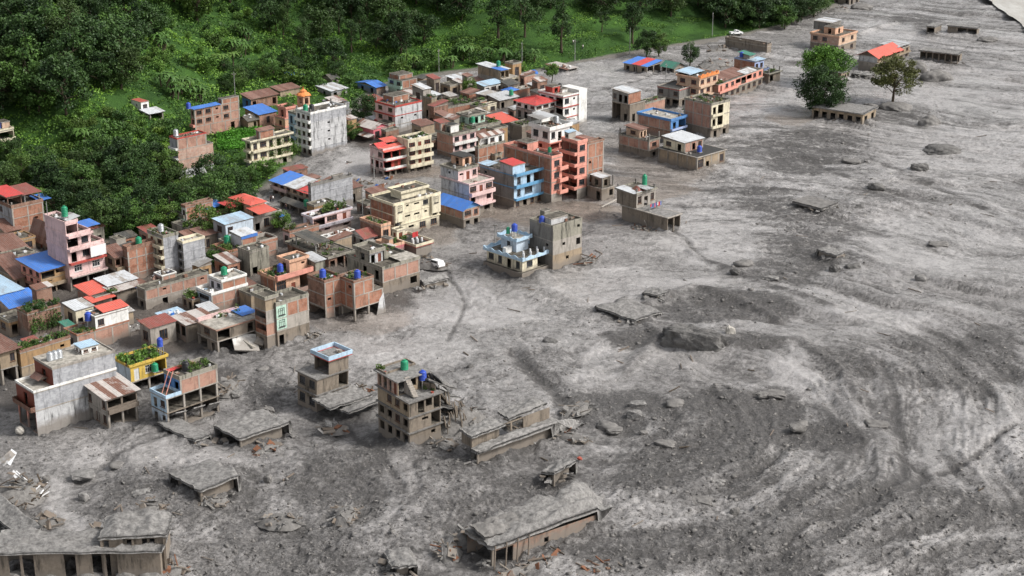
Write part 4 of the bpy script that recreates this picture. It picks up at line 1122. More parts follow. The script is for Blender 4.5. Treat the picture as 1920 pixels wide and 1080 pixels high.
h.st(1, 'peach|w', 'brickd|.', par=('peach', .55)); plants(h, (.1, .9, .1, .9), 350, 'pots on the small peach house', clump=8); h.clutter(4)
h = House('pink_annex', 'peach annex with red parapet and planted roof beside the stair', 'E', (1300, 1090), 1160, 1430, 1000, 1)
h.st(1, 'rose|e.', 'peach|.', par=('peach', .6), edge='rose'); plants(h, (.3, 1, .2, .8), 320, 'green bed on the peach annex', clump=7)
h.hut((.0, .3, .1, .6), 1.8, 'peach|.', par=None)
h = House('terrace_house', 'black decked roof terrace with white wall, red fascia and laundry, next to the cream house', 'F', (690, 480), 470, 832, 405, 1)
h.st(1, 'conc|..', 'brickd|.', par=('cream', .55), topmat='blackroof', edge='redp', ov=.35)
h.hut((0, .5, .8, 1.0), 2.0, 'cream|d', par=('cream', .3))
for i in range(5): MB().lathe([(.01, 0), (.22, 0), (.22, .8), (.01, .82)], 8, (h.W * (.2 + .14 * i), h.D * (.25 + .12 * (i % 2)))).build('white_drum', 'cloth_white', h.e).location.z = h.z + .02
for i in range(3): MB().box(h.W * (.55 + .1 * i), h.W * (.55 + .1 * i) + .7, h.D * .5, h.D * .5 + .04, h.z + .5, h.z + 1.6).build('laundry', 'cloth_red', h.e)
plants(h, (.2, .5, .7, .8), 160, 'potted shrubs on the black decked terrace', clump=4)
# ------ front row standing in the mud, lower left
h = House('grey_walled_house', 'long house with tall weathered grey side wall and white roof strip, front left', 'B', (255, 1010), 133, 805, 745, 2, al=42)
h.st(1.1, 'bleached|.', 'salmon|OO', edge='conc', bal=[('L', 0, 1, .8, 'brickp', .7)], frame=False)
h.st(.9, 'weather|..', 'woodred|x', edge='conc', par=('white', .35), topmat='paleroof', bal=[('L', 0, 1, .8, 'brickp', .7)])
h.st(.92, 'weather|....', 'woodred|x', e=(.24, 1, .0, 1), edge='conc', topmat='paleroof', par=('conc', .25))
h.hut((.68, .88, .35, .7), 1.1, 'white|cw', par=None, roof=(('mono', 's_palebl', .2), dict(low='R', ov=.2)))
for i in range(3): tank(h, .34 + .055 * i, .55, 'tank_steel', ['left', 'middle', 'right'][i] + ' of three steel drums on the white roof strip, front left', stand=.15, r=.55, ht=1.3)
h.roof('gy', 's_rust', .5, e=(.13, .24, .3, .7), z=h.unit * 2.3, ov=.2)
h = House('yellow_house', 'yellow house with a green creeper roof behind the rusty roofed house', 'B', (895, 780), 795, 1135, 565, 2)
h.st(1.0, 'none', 'grey|.', back='mudwall'); h.st(1.0, 'yellow|dcO', 'paleblue|.', par=('yellow', .3), edge='yellow', ov=.3, win='fr_white')
plants(h, (-.05, .98, .0, .9), 2400, 'thick bright green vegetable creeper covering the yellow house roof', clump=34, hgt=1.1, mat='leaf_light')
tank(h, .92, .15, 'tank_blue', 'blue tank on a pole stand above the yellow house', stand=1.6, r=.5)
tank(h, .62, -.12, 'tank_green', 'bright green round tank in front of the yellow wall', z=h.unit * 1.3, stand=.1, r=.6, ht=1.4)
h = House('timber_house', 'two storey house with patched rusty and silver sheet roof, front left', 'B', (735, 975), 597, 935, 788, 2)
h.st(1, 'none', 'conc|ttx', back='mudwall'); h.st(1, 'timber|pp', 'conc|t.t', bal=[('R', 0, 1, .5, 'timber', .6)]); h.roof('mono', 's_mixrust', .9, 'R', ov=.6, gable='timber')
h = House('blue_terrace_house', 'half collapsed house with blue painted terrace and bare column storeys, front left', 'B', (1135, 975), 1030, 1482, 785, 2, al=45)
h.st(1, 'none', 'paleblue|xx', back='mudwall', edge='mudwall'); h.st(1, 'none', 'sky|wx', back='mudwall', edge='conc', par=None)
h.st(1.0, 'brickp|..', 'blue|xw', e=(.28, 1, 0, 1), par=('mosswall', .6), edge='conc', win='fr_blue')
h.parapet('sky', .55, (0, h.W * .28, 0, h.D), h.unit * 2)
for k, (x_, t_) in enumerate(((.1, .5), (.45, .3), (.75, .45))):
    o_ = MB().box(0, 2.4, 0, 1.6, 0, .16).build('sagging_slab', 'mudtop', h.e); o_.location = (h.W * x_, -.9, h.unit * (.95 - .1 * k)); o_.rotation_euler = (-.5 - .2 * k, t_ * .3, .1)
for i in range(2): MB().bar((h.W * .05, h.D * (.2 + .25 * i), h.unit * 2), (h.W * .28, h.D * (.4 + .25 * i), h.z + 1.0), .1).build('stair_rail', 'salmon', h.e)
h.roof('mono', 's_red', .15, 'R', e=(.3, .8, .82, 1.0), z=h.z + .2, ov=.1)
plants(h, (.55, 1, .1, .9), 650, 'shrubs growing on the roof of the blue terrace house', clump=12, hgt=1.2)
tank(h, .55, .5, 'tank_black', 'black tank among shrubs on the blue terrace house', stand=.2)
h = House('tarp_shack', 'shack under blue and white tarpaulins in the mud lane', 'D', (200, 425), 100, 325, 375, 1, cat='shack')
h.st(1, 'brickd|xx', 'mudwall|x'); h.roof('mono', 's_palebl', .4, 'R', ov=.5); h.clutter(10, z=h.z + .3, mats=('tarp_blue', 'cloth_white', 's_palebl', 'cloth_white'))
h = House('shack', 'shack with patched white and maroon roof sheets next to the tarpaulin shack', 'D', (295, 510), 205, 480, 395, 1)
h.st(1, 'mudwall|.x', 'brickp|pp'); h.roof('mono', 's_mixrust', .5, 'R', ov=.35)
h = House('cream_roofed_house', 'house with cream flat roof and open undercroft, front row by the fallen slab', 'D', (500, 585), 367, 770, 425, 2)
h.st(1, 'none', 'mudwall|xO', back='mudwall'); h.st(1, 'mudwall|O.x', 'mudwall|w', topmat='paleroof', edge='brickp', ov=.3)
h.parapet('pink', .5, (0, h.W, h.D * .9, h.D), h.z); h.clutter(6, e=(.3, 1, .5, 1)); plants(h, (.4, 1, .75, 1), 250, 'weeds along the rear edge of the cream flat roof', clump=8)
h.roof('mono', 's_blue', .2, 'R', e=(.85, 1.15, .4, .9), z=h.z + .1)
f = House('fallen_slab', 'big pale slab fallen against the cream roofed house', 'V', (470, 585), 225, 640, 470, 1, cat='slab')
o_ = MB().box(0, 4.6, 0, 4.0, 0, .3).build('slab_panel', 'white', f.e); o_.location = (-1.8, .5, .3); o_.rotation_euler = (.5, .2, -.35)
o_ = MB().box(0, 4.4, 0, 3.0, 0, .3).build('slab_panel', 'paleroof', f.e); o_.location = (1.2, -.6, .3); o_.rotation_euler = (.35, .35, .3)
o_ = MB().box(0, 2.6, 0, 1.6, 0, .3).build('slab_panel', 'conc', f.e); o_.location = (3.4, -.8, .1); o_.rotation_euler = (.3, -.5, .5)
# ================================================================== houses, middle and back of the village
h = House('blue_roofed_brick_house', 'brick house under a sagging bright blue gable roof standing in brown water', 'J', (460, 1055), 195, 618, 892, 2)
h.st(.9, 'mudwall|xx', 'mudwall|..'); h.st(1.1, 'brickp|Wt', 'brickp|...'); h.roof('gy', 's_blue', 1.3, ov=.5, gable='blue')
h = House('stepped_pink_house', 'white walled house with pink balconied front and stepped upper storey', 'J', (515, 950), 243, 742, 655, 3)
h.st(.9, 'mudwall|oo', 'bleached|.'); h.st(1.05, 'pink|o.o', 'bleached|.', bal=[('R', 0, 1, .9, 'pink', .3)]); h.st(1.05, 'pink|WdW', 'bleached|.', bal=[('R', 0, 1, .9, 'pink', .7)], par=('pink', .35), ov=.2, topmat='paleroof')
h.st(1.1, 'pink|edw', 'bleached|s', e=(0, .82, .38, 1), par=('mosswall', .35), ov=.15); h.clutter(5, mats=('s_silver', 'blackroof', 'cloth_white'))
h.hut((.45, .82, .6, 1), 2.2, 'peach|x', topmat='blackroof', edge='blackroof', ov=.4)
h = House('blue_banded_house', 'grey sided house with light blue front and three bright blue bands', 'J', (945, 880), 618, 1222, 562, 3)
h.st(.8, 'tan|txtt', 'mudwall|.'); h.st(1.1, 'sky|tW.', 'greyd|..', bal=[('R', 0, 1, .8, 'band', .35)], win='fr_dark', edge='band', ov=.1); h.st(1.1, 'sky|txO', 'greyd|..s', bal=[('R', 0, 1, .8, 'band', .55)], edge='band', ov=.1, par=('band', .0001))
h.balcony('R', 0, 1, .8, 'band', .45, z=h.z, x0=0, x1=h.W, y0=0, y1=h.D)
h.hut((.0, .42, .04, .4), 2.1, 'sky|.', 'grey|.', roof=(('mono', 's_red', .35), dict(low='R', ov=.15)))
h.parapet('grey', .4, (0, h.W, h.D * .35, h.D), h.z)
h.roof('mono', 's_palebl', .2, 'L', e=(0, .25, .75, 1.0), z=h.z + .6)
h = House('salmon_front_block', 'brick sided apartment block with narrow salmon front and corner balconies', 'J', (1305, 835), 848, 1405, 400, 4)
h.st(.85, 'conc|.', 'mudwall|...')
for i in range(3): h.st(1.05, 'salmon|c', 'brick|....', bal=[('R', .55, 1.35, .9, 'salmon', .7)], win='fr_dark', frame=False if i == 9 else None, par=('salmon', .6) if i == 2 else None, edge='conc')
tank(h, .5, .15, 'tank_green', 'small green tank on the salmon fronted block', stand=.8, r=.45, ht=1.1)
h.clutter(6, e=(0, 1, .4, 1))
h.hut((0, 1, .5, .72), 2.2, 'salmon|.', 'salmon|O')
h = House('salmon_tower', 'salmon apartment tower with stacked balconies and white penthouse', 'J', (1552, 775), 1400, 1642, 250, 5, al=42)
h.st(.8, 'conc|.', 'mudwall|O', back='mudwall')
for i in range(4): h.st(1.05, 'salmon|c', 'brickd|OO', bal=[('L', 0, 1, .9, 'salmon', .6)], win='fr_dark', edge='salmon', par=('salmon', .55) if i == 3 else None, topmat='paleroof')
h = House('white_penthouse', 'white penthouse with terrace walls and grey canopy on the salmon block roof', 'J', (1290, 330), 1110, 1480, 195, 1, z0=9.5, cat='penthouse', sink=.1)
h.st(.6, 'salmon|OO', 'salmon|x', edge='salmon', ov=.3); h.st(.95, 'white|wxx', 'white|cc', par=('white', .7), ov=.45, edge='white', win='fr_dark')
h.clutter(8); h.roof('mono', 's_silver', .3, 'R', e=(0, .7, .5, 1.1), z=h.z + 1.9, posts=1.9); tank(h, .8, .5, 'tank_steel', 'steel drum on the white penthouse', stand=.3)
h = House('kiosk', 'little grey roof room with light blue sheet on the salmon tower', 'J', (1470, 195), 1435, 1540, 150, 1, z0=15, sink=.1)
h.st(1, 'conc|.', 'conc|x'); h.roof('mono', 's_palebl', .2, 'R', ov=.25)
h = House('brick_back_block', 'brick block with pale frame and broken foot right behind the salmon tower', 'J', (1648, 745), 1600, 1802, 262, 4)
h.st(.9, 'mudwall|xx', 'mudwall|.'); h.st(1, 'brick|x.o', 'brickd|.'); h.st(1, 'brick|s..', 'brickd|.'); h.st(1.1, 'brick|..', 'brickd|.', par=('brickd', .5)); h.clutter(6)
h = House('ruined_annex', 'mud caked annex walls with white roofed hut between salmon tower and stranded house', 'J', (1790, 800), 1650, 1910, 690, 1)
h.st(1, 'mudwall|.o', 'mudwall|x.'); h.hut((.2, .9, .2, .9), 2.2, 'mudwall|x', roof=(('mono', 's_white', .2), dict(low='R', ov=.3))); h.rods(4, h=2.5)
h = House('brown_brick_house', 'brown brick house with pale pink balconied front and dark planted roof', 'I', (268, 1085), 108, 502, 832, 3, al=43)
h.st(.8, 'mudwall|OO', 'brickd|..'); h.st(1.1, 'pink|cwc', 'brickp|..', bal=[('R', 0, 1, .8, 'white', .6)], win='fr_dark', frame=False); h.st(1.1, 'pink|cwc', 'brickp|..', bal=[('R', 0, 1, .8, 'white', .6)], par=('mosswall', .4), ov=.3, frame=False)
h.hut((.15, .5, .35, .7), 1.9, 'white|.', 'mosswall|x', topmat='blackroof'); h.hut((0, .35, .75, 1.15), 2.2, 'brickp|.', roof=(('mono', 's_maroon', .4), dict(low='R', ov=.3)))
plants(h, (.5, 1, .2, .9), 240, 'sparse pots on the brown brick house roof', clump=6)
h = House('mint_house', 'mint green house with lower planted terrace behind the brown brick house', 'I', (505, 885), 300, 745, 752, 2)
h.st(1, 'mint|xO', 'mint|.'); h.st(1, 'mint|wx', 'mint|.', par=('mosswall', .4), ov=.2); h.hut((.0, .7, .4, .9), 2.4, 'mint|xxw', 'mint|x', par=('mosswall', .3), ov=.4)
plants(h, (.4, 1, 0, .4), 320, 'pots along the mint house terrace', clump=8); tank(h, .1, .3, 'tank_green', 'green tank on the mint house terrace', stand=.8)
h = House('brick_shed_house', 'brick house carrying a white hut with patched rusty roof', 'J', (600, 480), 570, 858, 300, 2)
h.st(1, 'brick|...', 'brickd|.'); h.st(1, 'brick|...', 'brickd|.', par=('mosswall', .4)); h.hut((.12, 1, .25, 1.1), 2.3, 'white|Owx', 'tan|x', roof=(('mono', 's_mixrust', .7), dict(low='R', ov=.4)))
h = House('canopy', 'big red sheet canopy on posts behind the salmon block', 'I', (775, 820), 625, 910, 715, 1)
h.st(1, 'none', 'none', back='none', th=.05, topmat='flatroof'); h.roof('mono', 's_orange', 1.0, 'R', ov=.5, z=h.z + .2)
h = House('red_hip_house', 'grey and white house with large red hip roof', 'I', (1112, 790), 905, 1388, 590, 2)
h.st(1, 'conc|OwO', 'conc|xO', ov=.3, bal=[('R', 0, 1, .8, 'conc', .6)]); h.st(.95, 'conc|wxw', 'conc|wxx', bal=[('R', 0, 1, .8, 'mosswall', .6)], e=(0, .72, .05, 1)); h.z = h.unit * 2.0
h.ext = (0, h.W, 0, h.D); h.st(.62, 'white|WWw', 'white|wxw', e=(0, .75, .05, 1)); h.roof('hip', 's_red', 1.1, ov=.7)
h = House('white_modern_house', 'white three storey house with dark red bands beside the red hip roof', 'I', (1380, 760), 1140, 1598, 442, 3)
for i in range(3): h.st(1, 'white|ws.', 'white|Oww' if i else 'conc|xx', edge='redp', ov=.3 if i else .15, win='fr_dark', par=('white', .4) if i == 2 else None, topmat='paleroof')
MB().box(h.W * .68, h.W + .4, -.4, h.D * .7, 0, h.z + 1.0).build('stair_shaft', 'white', h.e)
h.hut((.05, .4, .5, .8), 1.9, 'redp|x', 'redp|.'); h.hut((.4, .68, .4, .9), .9, 'white|.'); h.clutter(6)
tank(h, .5, .6, 'tank_black', 'black tank on the white house with dark red bands', z=h.z + .9, stand=.2, r=.5, ht=1)
h = House('tarp_brick_house', 'low brick house half covered by a bright blue roof near the back field', 'I', (838, 475), 768, 1045, 388, 1)
h.st(1, 'brick|...', 'brickd|x', frame=False, topmat='paleroof'); h.roof('hip', 's_blue', .8, e=(-.05, .42, -.05, 1), ov=.3); h.clutter(3, e=(.5, 1, 0, 1))
h = House('canopy_house', 'house with wide white canopy roof, blue patch and green tank near the field', 'I', (775, 352), 520, 930, 262, 1)
h.st(1, 'cream|wwx', 'conc|x.', topmat='paleroof'); h.st(.9, 'tan|OO', 'tan|..', e=(0, .55, .1, 1)); h.roof('mono', 's_white', .5, 'R', ov=.5)
h.roof('mono', 's_blue', .15, 'R', e=(.0, .3, .05, .4), z=h.z + .1, ov=.5); tank(h, .35, .4, 'tank_green', 'green tank on the white canopy roof', z=h.z + .35, stand=.2)
h = House('white_cottage', 'white cottage with pale sheet roof below the white canopy house', 'I', (585, 410), 500, 772, 335, 1)
h.st(1, 'white|wWx', 'conc|.'); h.roof('mono', 's_palebl', .5, 'R', ov=.35)
h = House('rust_cottage', 'cottage with rust striped roof behind the white cottage', 'I', (560, 335), 440, 690, 305, 1); h.st(1, 'tan|..'); h.roof('mono', 's_rust', .5, 'R')
h = House('shed', 'long shed with dull white sheet roof near the banana plants', 'I', (350, 330), 205, 495, 285, 1); h.st(1, 'tan|x.x', 'tan|.'); h.roof('mono', 's_white', .6, 'R', ov=.4)
h = House('hut', 'small hut with flat dark roof and white front below the banana plants', 'H', (885, 320), 712, 968, 255, 1); h.st(1, 'white|W', 'conc|.x', topmat='blackroof', ov=.5, edge='greyd')
h = House('planted_brick_house', 'brick house with overgrown roof and white balcony side', 'H', (980, 560), 838, 1242, 455, 1, al=40)
h.st(1, 'brick|...', 'white|ww', frame=False, par=('mosswall', .3), bal=[('L', 0, 1, .7, 'white', .5)]); plants(h, (0, 1, 0, .9), 1300, 'mass of creepers over the brick house with white balcony side', clump=24, hgt=1.1)
h = House('yellow_cottage', 'pale yellow cottage left of the red sheet canopy', 'I', (550, 625), 500, 708, 540, 1); h.st(1, 'cream|ww', 'conc|x', par=('cream', .2)); h.clutter(4)
h = House('silver_shed', 'shed with patched silver and dark roof sheets behind the yellow cottage', 'I', (740, 560), 625, 925, 480, 1); h.st(1, 'mudwall|x.x', 'mudwall|.'); h.roof('mono', 's_silver', .9, 'R', ov=.4)
tank(h, .75, .2, 'tank_green', 'green tank in front of the silver patched shed', z=h.H + .3, stand=.3)
h = House('shed', 'white sheet roofed shed in the back lane, left of two', 'H', (845, 395), 770, 915, 345, 1); h.st(1, 'conc|x'); h.roof('mono', 's_white', .4, 'R')
h = House('shed', 'white sheet roofed shed in the back lane, right of two', 'H', (1000, 400), 935, 1062, 350, 1); h.st(1, 'cream|x'); h.roof('mono', 's_white', .4, 'R')
h = House('lean_to', 'low lean-to with grey broken sheets behind the white pink tall house', 'H', (640, 400), 560, 790, 335, 1); h.st(1, 'tan|x.'); h.roof('mono', 's_mixrust', .5, 'R')
h = House('mint_brick_house', 'two storey house with mint front and bare brick side under the banana plants', 'H', (562, 345), 433, 698, 205, 2)
h.st(1, 'brickd|..', 'mint|w.', ov=.1); h.st(1, 'brick|..', 'mint|ww', bal=[('L', 0, 1, .6, 'mint', .6)]); h.hut((.1, 1, .3, 1), 1.2, 'brick|.')
h = House('blue_hut', 'low brick hut with two blue roof sheets at the edge of the wood', 'H', (325, 325), 150, 408, 262, 1); h.st(1, 'brick|.', 'blue|xx', frame=False); h.roof('gx', 's_blue', .7, ov=.6)
h = House('pink_white_tall_house', 'tall house with pink red banded face and stained white windowless side', 'H', (500, 690), 318, 745, 445, 3)
for i in range(3): h.st(1, 'bleached|ss' if i == 1 else 'bleached|.', 'pink|wc', edge='redp' if i else 'conc', bal=[('L', 0, 1, .5, 'redp', .12)] if i else [], par=('redp', .3) if i == 2 else None)
h.clutter(14, mats=('timber', 'tarp_blue', 'cloth_white', 'brickd', 'conc')); h.hut((.3, .9, .5, 1), 1.6, 'brick|.'); h.rods(4, h=1.4)
h = House('rose_hut', 'bright pink hut with striped white gable roof', 'H', (298, 760), 140, 438, 648, 1); h.st(1, 'rose|ww', 'rose|..'); h.roof('gy', 's_mixrust', 1.0, ov=.4, gable='rose')
h.roof('mono', 's_mixrust', .5, 'L', e=(-.4, 0, -.05, 1.05), z=h.z - 1.9, ov=.1)
h = House('red_balcony_house', 'house with red and white balconies and red roof canopy standing in brown water', 'H', (392, 1085), 270, 618, 850, 3, al=40)
h.st(.75, 'tan|OxOO', 'pink|ww', edge='conc'); h.st(1.1, 'redp|OdO', 'pink|wOw', bal=[('R', 0, 1, .9, 'white', .6, 'redp')]); h.st(1.15, 'redp|OOO', 'pink|w.', bal=[('R', 0, 1, .9, 'white', .6, 'redp')], par=('pink', .5))
h.roof('mono', 's_orange', .8, 'R', e=(.0, .95, -.12, .35), z=h.z - .25, ov=.3); h.roof('gx', 's_red', .8, e=(.0, .3, .3, .9), z=h.z + .4); h.roof('mono', 's_orange', .4, 'R', e=(.45, .9, .55, 1), z=h.z + .9, posts=.9)
plants(h, (0, .4, .6, 1), 200, 'pots behind the red canopy', clump=6)
h = House('cream_balcony_house', 'cream house with three tiers of balconies next to the red balcony house', 'H', (620, 1055), 522, 832, 762, 4, al=40)
h.st(.75, 'tan|xOO', 'cream|.', edge='cream')
for i in range(3): h.st(1.08, 'cream|WdW', 'cream|.', bal=[('R', 0, 1, .9, 'cream', .75)], win='woodred', edge='cream', par=('cream', .5) if i == 2 else None)
plants(h, (.1, 1, .1, .7), 420, 'roof garden of the cream balconied house', clump=9); h.clutter(6)
h = House('grey_white_tower', 'five storey grey cement tower with white balconied side at the foot of the hill', 'G', (1302, 900), 1168, 1625, 512, 5)
for i in range(5): h.st(1, 'bleached|.s.' if i in (1, 2, 3) else 'weather|...', 'white|wcx', bal=[('L', 0, 1, .7, 'white', .55)] if i else [], par=('white', .5) if i == 4 else None, edge='bleached')
h.clutter(7, mats=('cloth_white', 'conc', 's_white')); h.rods(4, h=1.2)
tank(h, .05, .45, 'tank_green', 'green tank on the five storey grey tower', stand=.4); tank(h, .18, .35, 'tank_black', 'black tank on the five storey grey tower', stand=.3)
h = House('pale_blue_house', 'narrow pale blue house squeezed left of the five storey grey tower', 'G', (1195, 820), 1095, 1300, 520, 3)
for i in range(3): h.st(1, 'sky|.', 'sky|wx', par=('mosswall', .4) if i == 2 else None)
h = House('orange_house', 'orange pink house with stepped terraces beside the pale blue house', 'G', (1060, 720), 968, 1180, 560, 2); h.st(1, 'salmon|.x', 'peach|w', par=('salmon', .5)); h.st(1, 'peach|.', 'peach|x', par=('salmon', .4))
h.st(1.1, 'salmon|x', 'salmon|x', e=(.25, 1, .2, 1), par=('salmon', .4), ov=.25, edge='salmon'); plants(h, (.3, 1, .3, 1), 260, 'pots on the orange pink stepped house', clump=7)
h = House('shrine_tower', 'orange pagoda capped roof shrine showing behind the grey tower', 'G', (1232, 660), 1176, 1292, 345, 4, cat='shrine')
for i in range(4): h.st(1, 'peach|.' if i < 3 else 'peach|x', 'peach|.' if i < 3 else 'peach|x', edge='peach' if i < 3 else 'orange', ov=.05 if i < 3 else .3)
MB().lathe([(1.9, h.H), (1.6, h.H + .4), (.9, h.H + .7), (.75, h.H + 1.0), (.95, h.H + 1.05), (.5, h.H + 1.4), (.12, h.H + 1.6), (.05, h.H + 2.1), (.01, h.H + 2.2)], 10, (h.W / 2, h.D / 2)).build('pagoda_cap', 'orange', h.e)
h = House('vine_house', 'cream house with curved balconies draped in green vines at the field', 'G', (752, 1030), 700, 1112, 765, 3)
h.st(.9, 'cream|xwx', 'grey|.', ov=.1); h.st(1, 'cream|tWtxW', 'cream|w', bal=[('R', 0, 1, .7, 'cream', .35), ('L', 0, 1, .7, 'cream', .35)]); h.st(1.1, 'cream|tWtxW', 'cream|w', bal=[('R', 0, 1, .7, 'cream', .35), ('L', 0, 1, .7, 'cream', .35)], par=('cream', .35), ov=.6, edge='mosswall')
h.hut((.25, .62, .2, .8), 1.9, 'brick|.', 'brickp|.', roof=(('mono', 's_rust', .4), dict(low='R', ov=.3)))
plants(h, (.45, 1.2, -.22, .0), 1500, 'green vine curtain hanging down the cream balconied house', z=.8, clump=22, hgt=6.5, mat='leaf_mid', name='creeper', cat='creeper', beds=False)
h = House('field_brick_house', 'brick house with blue roof sheet and square windows beside the rice field', 'G', (232, 705), 196, 640, 468, 3, onhill=True)
h.st(1, 'brickp|..x', 'brickp|.', ov=.03); h.st(1, 'brickp|wwsw.', 'salmon|w', bal=[('L', 0, 1, .6, 'salmon', .5)]); h.st(1, 'brickp|wwsw.', 'brickp|w'); h.roof('mono', 's_blue', .25, 'R', e=(0, .55, 0, .8))
h.hut((.6, 1, 0, .9), 1.5, 'brick|.', frame=False) if False else h.hut((.62, 1, 0, .9), 1.3, 'brick|.')
h.clutter(9, z=h.z + 1.35, e=(.62, 1, 0, .9), mats=('cloth_white', 's_silver', 'conc')); tank(h, -.08, .5, 'tank_blue', 'blue tank by the field brick house', stand=.3)
h = House('peeling_tower', 'tall peeling brick and plaster house rising from the trees below the rice field', 'G', (85, 1120), 15, 405, 745, 4, onhill=True)
for i in range(4): h.st(1, ['bleached|..', 'peeling|..', 'peeling|...', 'brickp|...'][i], 'grey|.', edge='conc', bal=[('L', 0, 1, .6, 'white', .4)] if i else [], par=('redp', .3) if i == 3 else None, e=(0, 1 if i < 3 else .82, 0, 1))
h.clutter(9); tank(h, .1, .6, 'tank_steel', 'steel tank on the peeling tower', stand=.4)
h = House('mud_brick_house', 'mud brick house with mono pitch blue sheet roof above the rice field', 'G', (822, 632), 690, 978, 518, 1, onhill=True); h.st(1, 'brickp|.w.', 'ochre|.', frame=False); h.roof('mono', 's_blue', .9, 'R', ov=.4, gable='ochre')
h = House('thatch_hut', 'brown thatched hut with junk pile next to the mud brick house', 'G', (715, 640), 640, 800, 570, 1, onhill=True); h.st(1, 'tan|.x', 'tan|.'); h.roof('gx', 's_dark', .8, ov=.5); h.clutter(8, z=h.z + .4, mats=('cloth_white', 's_silver'))
h = House('rust_shed', 'long shed with rust striped roof and blue door at the wood edge', 'G', (742, 450), 662, 985, 375, 1, onhill=True); h.st(1, 'brickd|x..x', 'blue|x'); h.roof('mono', 's_rust', .9, 'R', ov=.5)
h = House('shed', 'brown roofed shed farther along the wood edge, behind the orange shrine', 'G', (1010, 350), 930, 1190, 300, 1, onhill=True); h.st(1, 'tan|..'); h.roof('mono', 's_rust', .6, 'R')
h = House('grey_shack', 'grey tin shack with white roof behind the grey tower', 'G', (1480, 350), 1350, 1625, 300, 1, onhill=True); h.st(1, 'grey|xx', 'grey|x'); h.roof('mono', 's_white', .5, 'R')
h = House('grey_shack', 'grey concrete shack with slumped rust roof, right behind the grey tower', 'G', (1545, 545), 1400, 1672, 430, 2, onhill=True); h.st(1, 'grey|..', 'grey|x'); h.st(1, 'grey|x', 'grey|w', e=(0, .8, 0, 1), par=('grey', .3)); h.roof('mono', 's_mixrust', .7, 'R', e=(.3, 1, .4, 1)); h.clutter(6)
h = House('white_hut', 'white cube hut alone on the green slope', 'Q', (755, 602), 703, 796, 545, 1, onhill=True); h.st(1, 'white|w', 'white|s', topmat='redtile')
h = House('slope_shelter', 'white sheet shelter beside the white cube hut', 'Q', (800, 640), 760, 872, 608, 1, onhill=True); h.st(1, 'none', 'mudwall|.', back='mudwall'); h.roof('mono', 's_white', .5, 'R', ov=.5)
h = House('edge_house', 'cream house with blue drum cut by the left edge on the slope', 'Q', (2, 800), -60, 82, 700, 2, onhill=True); h.st(1, 'cream|x', 'cream|.'); h.st(1, 'cream|O', 'cream|.', par=('cream', .4), bal=[('R', 0, 1, .8, 'cream', .5)]); h.hut((.5, 1, .3, .8), 1.6, 'sandy|.')
tank(h, .3, .4, 'tank_blue', 'blue tank on the cream house at the left edge of the slope', stand=.2)
h = House('forest_shelter', 'blue sheet shelter half hidden among trees', 'G', (1150, 195), 1050, 1235, 165, 1, onhill=True); h.st(1, 'none', 'none', back='mudwall'); h.roof('mono', 's_blue', .3, 'R')
h = House('forest_hut', 'dark roofed hut among the trees above the grey shacks', 'G', (1480, 235), 1400, 1545, 185, 1, onhill=True); h.st(1, 'conc|x', 'mudwall|.'); h.roof('gx', 's_dark', .9)
h = House('stick_shed', 'collapsed tin shed on the mud near the field edge', 'I', (1420, 205), 1215, 1520, 165, 1, cat='shed'); h.st(1, 'none', 'none', back='mudwall'); h.roof('mono', 's_mixrust', .3, 'R', ov=.5); h.clutter(8, z=h.z + .2)
tp = lump('tarpaulin', 'blue tarpaulin heap on the pale mud by the field', 'I', (1080, 205), 95, 1.2, 'tarp_blue', 3, .7, 'tarpaulin')
# ================================================================== lean-tos and yard sheds wedged into the gaps of the village
VILL = [(-10, 410), (120, 455), (300, 465), (430, 430), (520, 352), (600, 300), (650, 262), (690, 205), (740, 168), (860, 150), (960, 145), (1000, 170), (1050, 215), (1110, 290), (1100, 345), (1010, 375), (930, 395), (830, 425), (800, 470), (790, 540), (660, 590), (480, 640), (420, 660), (330, 640), (210, 700), (0, 720)]
VP = [at(*p) for p in VILL]
KEEP = [(672, 318, 70, 46), (765, 345, 120, 46), (602, 290, 40, 22), (890, 412, 90, 36), (515, 395, 34, 60), (660, 590, 90, 30), (270, 612, 60, 22), (820, 480, 50, 60)]
def inside(x, y, m=.5):
    for (hx_, hy_, a, W, D) in FOOTPRINTS:
        dx, dy = x - hx_, y - hy_; u = dx * math.cos(a) + dy * math.sin(a); v = -dx * math.sin(a) + dy * math.cos(a)
        if -m < u < W + m and -m < v < D + m: return True
    return False
def pip(x, y, P):
    c = False
    for i in range(len(P)):
        a, b = P[i], P[i - 1]
        if (a.y > y) != (b.y > y) and x < (b.x - a.x) * (y - a.y) / (b.y - a.y) + a.x: c = not c
    return c
NEAR = [(o.location.x, o.location.y, o.name.split('.')[0].replace('_', ' '), o['label']) for o in bpy.data.objects if o.type == 'EMPTY' and o.parent is None and o.get('category') in ('house', 'shed', 'workshop')]
xs = [p.x for p in VP]; ys = [p.y for p in VP]
fr_ = random.Random(5); got = 0; seen = set()
